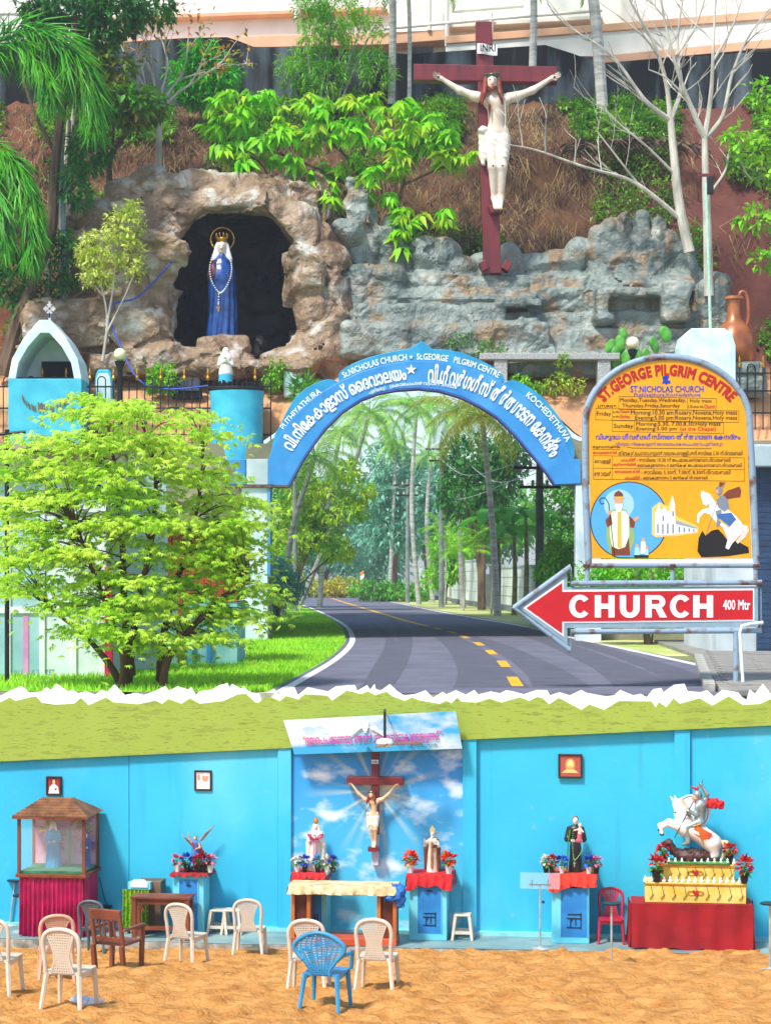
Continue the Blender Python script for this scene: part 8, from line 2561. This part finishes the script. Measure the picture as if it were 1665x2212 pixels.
# altar table
g, u, yb = chap('altar_table', 'wooden altar table with open front and cream topped cloth', 'altar', 742, 1.18)
w, h_, dp = 112 * u, (yb - 1914) * u, .46
for s in (-1, 1):
    x = s * (w - .14)
    MB().b2(x - .15, x + .15, .06, dp, .12, h_ - .15).build('side_box', mat('dark_wood', '#6c3420', '#4c2214', .5, 3, .1), g, bevel=.006)
    for q in (-.13, .13): MB().b2(x + q - .03, x + q + .03, 0, .07, .12, h_ - .15).build('post', M_wood2, g, bevel=.004)
MB().b2(-w - .02, w + .02, -.02, dp + .02, 0, .12).build('plinth', mat('orange_plinth', '#d05a30', '#b04824', .5, 2), g, bevel=.008)
MB().b2(-w, w, 0, dp, h_ - .15, h_ - .03).build('apron', mat('altar_cream', '#d8cdb0', '#bcae8c', .7, 3), g)
MB().b2(-w - .03, w + .03, -.03, dp + .03, h_ - .03, h_).build('table_top', M_wood, g)
ac = thing('altar_sheet', 'cream plastic sheet spread over the altar table', 'cloth', Vector(g.location), WROT)
mb = MB()
drape(mb, -w - .06, w + .02, -.05, dp + .04, h_, lambda t_: .135 + .008 * math.sin(t_ * 17), n=50)
mb.build('sheet', mat('cream_sheet', '#e0d2a8', '#c0a878', .6, 5, .4, 18), ac, smooth=True)
bs_ = thing('blue_sheet', 'crumpled blue plastic hanging at the right end of the altar table', 'plastic sheet', g.matrix_basis @ Vector((w + .02, .1, h_ - .1)), WROT)
sculpt('sheet', [('e', (0, 0, 0), (.13, .2, .13)), ('c', (.0, -.08, .05), (.05, -.1, -.15), .06, .08), ('e', (-.12, -.14, -.07), (.12, .05, .06))], .02, mat('blue_tarp', '#2c78cc', '#1c58a4', .4, 6, .4, 20), bs_, k=.05, noise=lambda G: facets(G * 1.0, 9, .5))
# ---- plastic chairs
def chair_mb(kind):
    """parts of a moulded chair facing +Y: seat, backrest, lattice, legs"""
    out = {}
    sw = .215
    mb = MB()
    mb.slab([(-sw, -.2), (sw, -.2), (sw * 1.06, .2), (sw * .9, .245), (-sw * .9, .245), (-sw * 1.06, .2)], .415, .44)
    out['seat'] = mb
    mb = MB()
    if kind == 'fan':
        arc_ = [(-.2, .60), (-.285, .70), (-.29, .78), (-.2, .86), (-.1, .905), (0, .92), (.1, .905), (.2, .86), (.29, .78), (.285, .70), (.2, .60)]
    else:
        arc_ = [(-.2, .43), (-.205, .6), (-.215, .75), (-.19, .85), (-.12, .905), (0, .925), (.12, .905), (.19, .85), (.215, .75), (.205, .6), (.2, .43)]
    bend = lambda z: -.2 - .16 * max(0, z - .42) ** 1.15
    mb.tube([(p.x, bend(p.z), p.z) for p in smoothline([(x, 0, z) for x, z in arc_], 4)], .026, 8)
    if kind == 'fan':
        for s in (-1, 1): mb.tube([(s * .2, bend(.6), .60), (s * .12, bend(.5), .50), (s * .11, -.2, .42)], .02, 6)
    out['back_frame'] = mb
    mb = MB()
    def half(z):
        if kind == 'fan': return .11 + .17 * min(1, max(0, (z - .45) / .28)) if z < .76 else .28 * math.sqrt(max(0, 1 - ((z - .76) / .16) ** 2))
        return .085 + .075 * (abs(z - .62) / .25) ** 1.5 if z < .87 else .12 * math.sqrt(max(0, 1 - ((z - .87) / .06) ** 2)) + .02
    zs = np.linspace(.44, .90, 17)
    for z in zs:
        hh = half(z)
        mb.tube([(-hh, bend(z), z), (hh, bend(z), z)], .0115, 4)
    for f in np.linspace(-1, 1, 10):
        mb.tube([(half(z) * f, bend(z) - .002, z) for z in zs], .0105 if abs(f) < .95 else .014, 4)
    out['lattice_panel'] = mb
    out['legs'] = []
    for sx in (-1, 1):
        out['legs'].append(MB().tube([(sx * .19, -.19, .43), (sx * .235, -.27, 0)], [.034, .024], 6))
        out['legs'].append(MB().tube([(sx * .2, .19, .43), (sx * .225, .235, 0)], [.034, .024], 6))
    out['apron'] = MB().b2(-.2, .2, .2, .215, .36, .415).b2(-.2, -.185, -.19, .2, .365, .415).b2(.185, .2, -.19, .2, .365, .415)
    if kind == 'fan':
        out['arms'] = []
        for s in (-1, 1):
            out['arms'].append(MB().tube(smoothline([(s * .26, bend(.66) + .02, .66), (s * .28, -.05, .655), (s * .27, .15, .64), (s * .25, .2, .55), (s * .235, .22, .43)], 4), .026, 6))
    return out
CH = {}
def plastic_chair(label, p, rz, m, kind='loop', s=1.0, sink=.0):
    key = (kind, m.name)
    if key not in CH:
        ms = {}
        src = chair_mb(kind)
        for k_, v in src.items():
            ms[k_] = [q.mesh(k_) for q in v] if isinstance(v, list) else [v.mesh(k_)]
            for q in ms[k_]:
                q.materials.append(m)
                q.polygons.foreach_set('use_smooth', np.ones(len(q.polygons), bool))
                q.set_sharp_from_angle(angle=R(50))
        CH[key] = ms
    t = thing('plastic_chair', label, 'chair', p - Vector((0, 0, sink)), rz, 'plastic chairs in the court')
    for k_, lst in CH[key].items():
        for q in lst:
            o = link({'legs': 'leg', 'arms': 'arm'}.get(k_, k_), q, None, t)
    t.scale = (s, s, s)
    return t
def sp_(x, y):
    p = snd(x, y)
    p.z = sandtop(p.x, p.y) - .015
    return p
plastic_chair('cream plastic chair nearest the lower left beside the white bag', sp_(152, 2182), R(-14), M_plas, s=1.02)
plastic_chair('peach plastic chair behind the nearest cream chair at left', sp_(122, 2120), R(12), M_plasp, s=1.0)
plastic_chair('cream plastic chair cut off by the left edge', sp_(-4, 2150), R(-8), M_plas, s=1.05)
plastic_chair('grey plastic chair behind the wooden armchair', sp_(208, 2062), R(-12), M_plasg, s=.95)
plastic_chair('cream plastic chair right of the wooden table', sp_(404, 2082), R(-22), M_plas, s=1.02)
plastic_chair('cream plastic chair between the wooden table and the altar', sp_(540, 2063), R(-4), M_plas, s=1.02)
plastic_chair('cream plastic chair left of the blue chair before the altar', sp_(668, 2136), R(-6), M_plas, s=1.04)
plastic_chair('cream plastic chair right of the blue chair before the altar', sp_(815, 2138), R(-10), M_plas, s=1.04)
plastic_chair('blue plastic armchair with fan back in front of the altar', sp_(704, 2176), R(-16), M_plasb, 'fan', 1.0)
plastic_chair('red plastic chair beside the pedestal of the friar statue', Vector((onwall(1319, 1900, .42).x, onwall(1319, 1900, .42).y, ZP)), pi + WROT, M_plasr, s=.92)
# wooden armchair
p = sp_(256, 2092)
t = thing('wooden_armchair', 'brown wooden armchair with slatted back standing in the sand', 'chair', p, R(-24))
mk = lambda n_, mb: mb.build(n_, mat('armchair_wood', '#8a4e3a', '#643424', .5, 3, .1, stretch=(1, 1, .3)), t, bevel=.005)
mk('seat', MB().b2(-.25, .25, -.22, .26, .42, .455))
for sx in (-1, 1):
    mk('leg', MB().box((sx * .24, -.26, .22), (.03, .035, .22), rx=.14))
    mk('leg', MB().box((sx * .25, .24, .33), (.03, .03, .33), rx=-.06))
    mk('back_post', MB().box((sx * .235, -.3, .68), (.026, .025, .27), rx=.22))
    mk('arm', MB().box((sx * .27, -.02, .665), (.04, .29, .018)))
mk('top_rail', MB().box((0, -.345, .885), (.26, .022, .075), rx=.22))
mk('lower_rail', MB().box((0, -.255, .52), (.21, .018, .03), rx=.22))
for x in (-.12, -.04, .04, .12): mk('back_slat', MB().box((x, -.3, .68), (.014, .01, .16), rx=.22))
# plastic bag on the sand
p = sp_(192, 2176)
t = thing('plastic_bag', 'crumpled white plastic bag lying on the sand by the nearest chair', 'bag', p)
sculpt('bag', [('e', (0, 0, .05), (.17, .13, .07)), ('e', (-.1, .03, .06), (.1, .1, .07)), ('e', (.13, -.03, .03), (.08, .09, .04))], .014, mat('bag_white', '#e8ecf0', '#d0d8de', .5, 8), t, k=.04, noise=lambda G: facets(G, 11, .55))

# ---- knight altar at right
g, u, yb = chap('knight_table', 'table covered to the floor with dark red cloth at right', 'table', 1494, .95)
w, h_, dp = 130 * u, (yb - 1954) * u, .7
MB().b2(-w + .05, w - .05, .06, dp, 0, h_ - .01).build('table_frame', M_wood, g)
cur = MB()
curtain(-w, 0, w, 0, .01, h_, 5, .02)
curtain(w, 0, w + .04, dp, .02, h_, 3, .02)
curtain(-w - .04, dp, -w, 0, .02, h_, 3, .02)
cur.add([(-w, 0, h_), (w, 0, h_), (w, dp, h_), (-w, dp, h_)], [(0, 1, 2, 3)])
cur.build('red_cloth', M_dred, g, smooth=True)
M_yel2 = mat('gilded_cream', '#ecd478', '#d4b448', .4, 3, .1)
ga = thing('stepped_altar', 'two tier yellow altar with crown shaped edging under the rider statue', 'altar', g.matrix_basis @ Vector((.06, .12, h_ + .004)), WROT)
tiers = ((0, 44, 108, 0.0, .56), (44, 82, 84, .12, .5))
for z0, z1, hw_, ya, yb in tiers:
    MB().b2(-hw_ * u, hw_ * u, ya, yb, z0 * u, z1 * u - .004).build('tier', M_yel2, ga, bevel=.006)
    MB().b2(-hw_ * u - .012, hw_ * u + .012, ya - .012, yb, z1 * u - .05, z1 * u - .02).build('moulding', M_gold, ga, bevel=.004)
    n = int(hw_ * 2 / 13)
    cm_ = MB().lathe([(.028, 0), (.034, .03), (.012, .055), (.02, .07), (.004, .1)], 8).mesh('finial')
    cm_.materials.append(M_lw)
    for i in range(n + 1): link('finial', cm_, None, ga, ((-hw_ + i * 2 * hw_ / n) * u, ya + .03, z1 * u))
    hrt = [(0.0, -.05), (.05, .01), (.045, .04), (.02, .045), (0, .025), (-.02, .045), (-.045, .04), (-.05, .01)]
    MB().prism([(x, (z0 + z1) / 2 * u + z) for x, z in hrt], ya - .02, ya - .002).build('heart', M_redc, ga)
    for s in (-1, 1): MB().tube([(s * (.07 + .06 * math.cos(a)), ya - .012, (z0 + z1) / 2 * u + .03 * math.sin(a)) for a in np.linspace(0, 2 * pi, 13)], .007, 4).build('scroll', M_gold, ga)
    mb = MB()
    for i in range(9):
        x = (-hw_ + (i + .5) * 2 * hw_ / 9) * u
        mb.tube(smoothline([(x, ya - .014, z1 * u - .05), (x + .03, ya - .016, z0 * u + .1), (x - .02, ya - .014, z0 * u + .06), (x + .05, ya - .014, z0 * u + .14)], 4), .004, 3)
    mb.build('light_string', M_iron, ga)
zk = 82 * u
kp = ga.matrix_basis @ Vector((.03, .3, zk + .004))
kn = thing('rider_statue', 'armoured rider on a rearing white horse over a dragon', 'statue', kp, WROT)
uc = u * .3347
K = lambda cx, cy, y=0.0: ((cx - 1135) * uc, y, (1178 - cy) * uc)
kc = lambda a, b, ra, rb, ya=0.0, yb=None: ('c', K(a[0], a[1], ya), K(b[0], b[1], ya if yb is None else yb), ra * uc, rb * uc)
M_horse = mat('horse_white', '#ece6e0', '#d8cec6', .35, 4, spec=.5)
horse = [kc((1060, 950), (1150, 985), 62, 60), kc((1150, 985), (1235, 1050), 60, 64), kc((1050, 930), (1040, 850), 56, 42), kc((1040, 850), (1015, 800), 42, 34), kc((1010, 800), (1022, 878), 30, 17), ('e', K(1022, 880), (16 * uc, 14 * uc, 14 * uc)),
         kc((1030, 950), (950, 925), 30, 20, -.05), kc((950, 925), (905, 955), 19, 13, -.05), kc((905, 955), (912, 990), 13, 14, -.05), kc((1035, 940), (960, 915), 28, 18, .06), kc((960, 915), (898, 940), 17, 12, .06), kc((898, 940), (900, 965), 12, 13, .06),
         kc((1240, 1060), (1255, 1120), 46, 26, -.06), kc((1255, 1120), (1195, 1160), 22, 14, -.06), kc((1230, 1060), (1225, 1130), 44, 24, .06), kc((1225, 1130), (1260, 1168), 20, 13, .06), kc((985, 775), (965, 745), 10, 4, -.03), kc((1005, 770), (990, 740), 10, 4, .03)]
sculpt('horse_body', horse, .017, M_horse, kn, k=.025)
for a, yy in (((912, 992), -.05), ((900, 968), .06)): MB().ell(K(a[0], a[1] + 4, yy), (15 * uc, 14 * uc, 10 * uc), 10, 6).build('hoof', M_soot, kn)
sculpt('tail', [kc((1275, 1040), (1325, 1055), 16, 22), kc((1325, 1055), (1330, 1100), 24, 26), kc((1330, 1100), (1290, 1165), 26, 14)], .016, mat('tail_cream', '#dcc8a4', '#b89c74', .5, 8), kn, k=.02)
sculpt('mane', [kc((1035, 770), (1075, 830), 14, 18), kc((1075, 830), (1090, 890), 18, 14)], .016, mat('tail_cream', '#dcc8a4', '#b89c74', .5), kn, k=.02)
mb = MB().tube([K(985, 850, -.04), K(1010, 850, -.07), K(1040, 840, -.06)], .008, 4).tube([K(1000, 800, -.07), K(1035, 850, -.075), K(1110, 880, -.09)], .007, 4)
mb.build('bridle', M_iron, kn)
for yy in (-.045,): MB().ell(K(1000, 812, yy - .015), (.014, .01, .014)).build('horse_eye', M_soot, kn)
M_arm = mat('armour', '#b0bcb8', '#7c8c8c', .3, 5, metal=.55)
sculpt('rider_body', [kc((1165, 800), (1155, 905), 40, 34), kc((1155, 910), (1075, 945), 28, 24, -.09), kc((1075, 945), (1078, 1040), 24, 17, -.1), kc((1078, 1045), (1045, 1060), 15, 9, -.1), kc((1160, 910), (1100, 945), 26, 22, .09), kc((1190, 800), (1205, 730), 18, 16, .03), kc((1205, 730), (1168, 678), 15, 13, .0), ('e', K(1165, 668), (15 * uc, 14 * uc, 16 * uc)), kc((1140, 810), (1135, 865), 18, 16, -.07), kc((1135, 865), (1085, 840), 15, 12, -.1), ('e', K(1080, 838, -.1), (14 * uc, 14 * uc, 13 * uc))], .015, M_arm, kn, k=.02)
sculpt('rider_head', [('e', K(1132, 752), (23 * uc, 21 * uc, 26 * uc)), kc((1112, 752), (1108, 762), 5, 6)], .010, mat('figure_flesh', '#e0b498', '#c89478', .5), kn, k=.01)
sculpt('helmet', [('e', K(1143, 735), (31 * uc, 29 * uc, 30 * uc)), kc((1160, 745), (1165, 785), 16, 10), ('e', K(1118, 760, -.0), (20 * uc, 40 * uc, 24 * uc), '-')], .012, M_arm, kn, k=.012)
sculpt('plume', [kc((1140, 700), (1105, 688), 10, 6), kc((1140, 702), (1145, 685), 9, 6)], .010, M_redc, kn, k=.012)
sculpt('cape', [kc((1150, 790), (1240, 795), 22, 30, .02), kc((1240, 795), (1290, 800), 30, 24, .03), kc((1265, 790), (1290, 820), 22, 12, .0)], .016, M_redc, kn, k=.03, noise=lambda G: facets(G, 12, .4))
MB().lathe([(118 * uc, 0), (118 * uc, .015), (104 * uc, .03), (100 * uc, .022), (.01, .045)], 32, (K(1110, 860)[0], .16, K(1110, 860)[2]), 'Y').build('round_shield', M_lw, kn, smooth=True)
MB().tube([(K(1110, 860)[0] + 106 * uc * math.cos(a), .156, K(1110, 860)[2] + 106 * uc * math.sin(a)) for a in np.linspace(0, 2 * pi, 33)], .004, 4).build('shield_ring', M_iron, kn)
mb = MB().add([K(1090, 965, -.125), K(1150, 935, -.13), K(1235, 985, -.135), K(1205, 1035, -.135), K(1140, 1000, -.135)], [(0, 1, 2, 3, 4)])
o = mb.build('saddle_cloth', mat('saddle_orange', '#d85c24', '#b84418', .6, 6), kn)
o.modifiers.new('thick', 'SOLIDIFY').thickness = .02
MB().tube([K(1118, 765, -.12), K(990, 1015, -.14)], .007, 5).build('lance', M_iron, kn)
MB().tube([K(1130, 910, -.15), K(1175, 1040, -.15)], [.012, .02], 6).tube([K(1112, 935, -.15), K(1160, 920, -.15)], .011, 6).build('sword', M_gold, kn)
MB().tube([K(1160, 680, 0), K(1182, 632, 0)], [.008, .003], 5).build('raised_blade', M_iron, kn)
sculpt('dragon_body', [('e', K(1110, 1130), (115 * uc, 75 * uc, 45 * uc)), kc((1030, 1130), (975, 1090), 34, 26, -.06), ('e', K(960, 1062, -.07), (30 * uc, 28 * uc, 34 * uc)), kc((945, 1045), (930, 1075), 16, 10, -.08), kc((1200, 1130), (1300, 1165), 30, 10, -.05), kc((1100, 1120), (1080, 1175), 18, 12, -.14), kc((1110, 1110), (1150, 1175), 18, 10, -.13)], .018, mat('dragon_brown', '#5c3830', '#34201e', .45, 8, .3), kn, k=.03, noise=lambda G: facets(G, 14, .35))
MB().b2(K(945, 0)[0], K(1345, 0)[0], -.22, .2, 0, .035).build('green_base', mat('base_green', '#5c9c54', '#3c7c3c', .6, 6), kn, bevel=.01)
for x, y, z, r_, m, lab in ((-.62, .03, 44 * u, 1.9, F_red, 'black pot of large red flowers at the left step of the yellow altar'), (.78, .03, 44 * u, 1.9, F_red, 'black pot of large red flowers at the right step of the yellow altar'), (-.5, .2, 82 * u, 1.5, F_red, 'black pot of red flowers left of the rider statue'), (.56, .2, 82 * u, 1.5, F_red, 'black pot of red flowers right of the rider statue')):
    flowerpot(lab, ga.matrix_basis @ Vector((x, y, z + .004)), WROT, r_, P_blk, m, 44)
# loose cable down the wall behind the table
mb = MB().tube(smoothline([onwall(215, 1895, .06), onwall(235, 1960, .06), onwall(275, 1985, .06)], 6), .008, 4)
tag(mb.build('wall_cable', M_iron), 'thin dark cable sagging on the wall between glass case and cupboard', 'cable')
# ================================================================ AIR
mb = MB().b2(-1000, 1000, -30, 2100, -2.0, 48)
o = mb.build('haze', None)
hm = bpy.data.materials.new('haze_air')
hm.use_nodes = True
for n in list(hm.node_tree.nodes):
    if n.type == 'BSDF_PRINCIPLED': hm.node_tree.nodes.remove(n)
pv_ = hm.node_tree.nodes.new('ShaderNodeVolumePrincipled')
pv_.inputs['Color'].default_value = (0.86, 0.93, 1.0, 1)
pv_.inputs['Density'].default_value = 0.0007
pv_.inputs['Anisotropy'].default_value = 0.2
hm.node_tree.links.new(pv_.outputs[0], hm.node_tree.nodes['Material Output'].inputs['Volume'])
o.data.materials.append(hm)
tag(o, 'pale bluish haze hanging in the air over the whole place', 'haze', kind='stuff')
SC.cycles.volume_bounces = 0
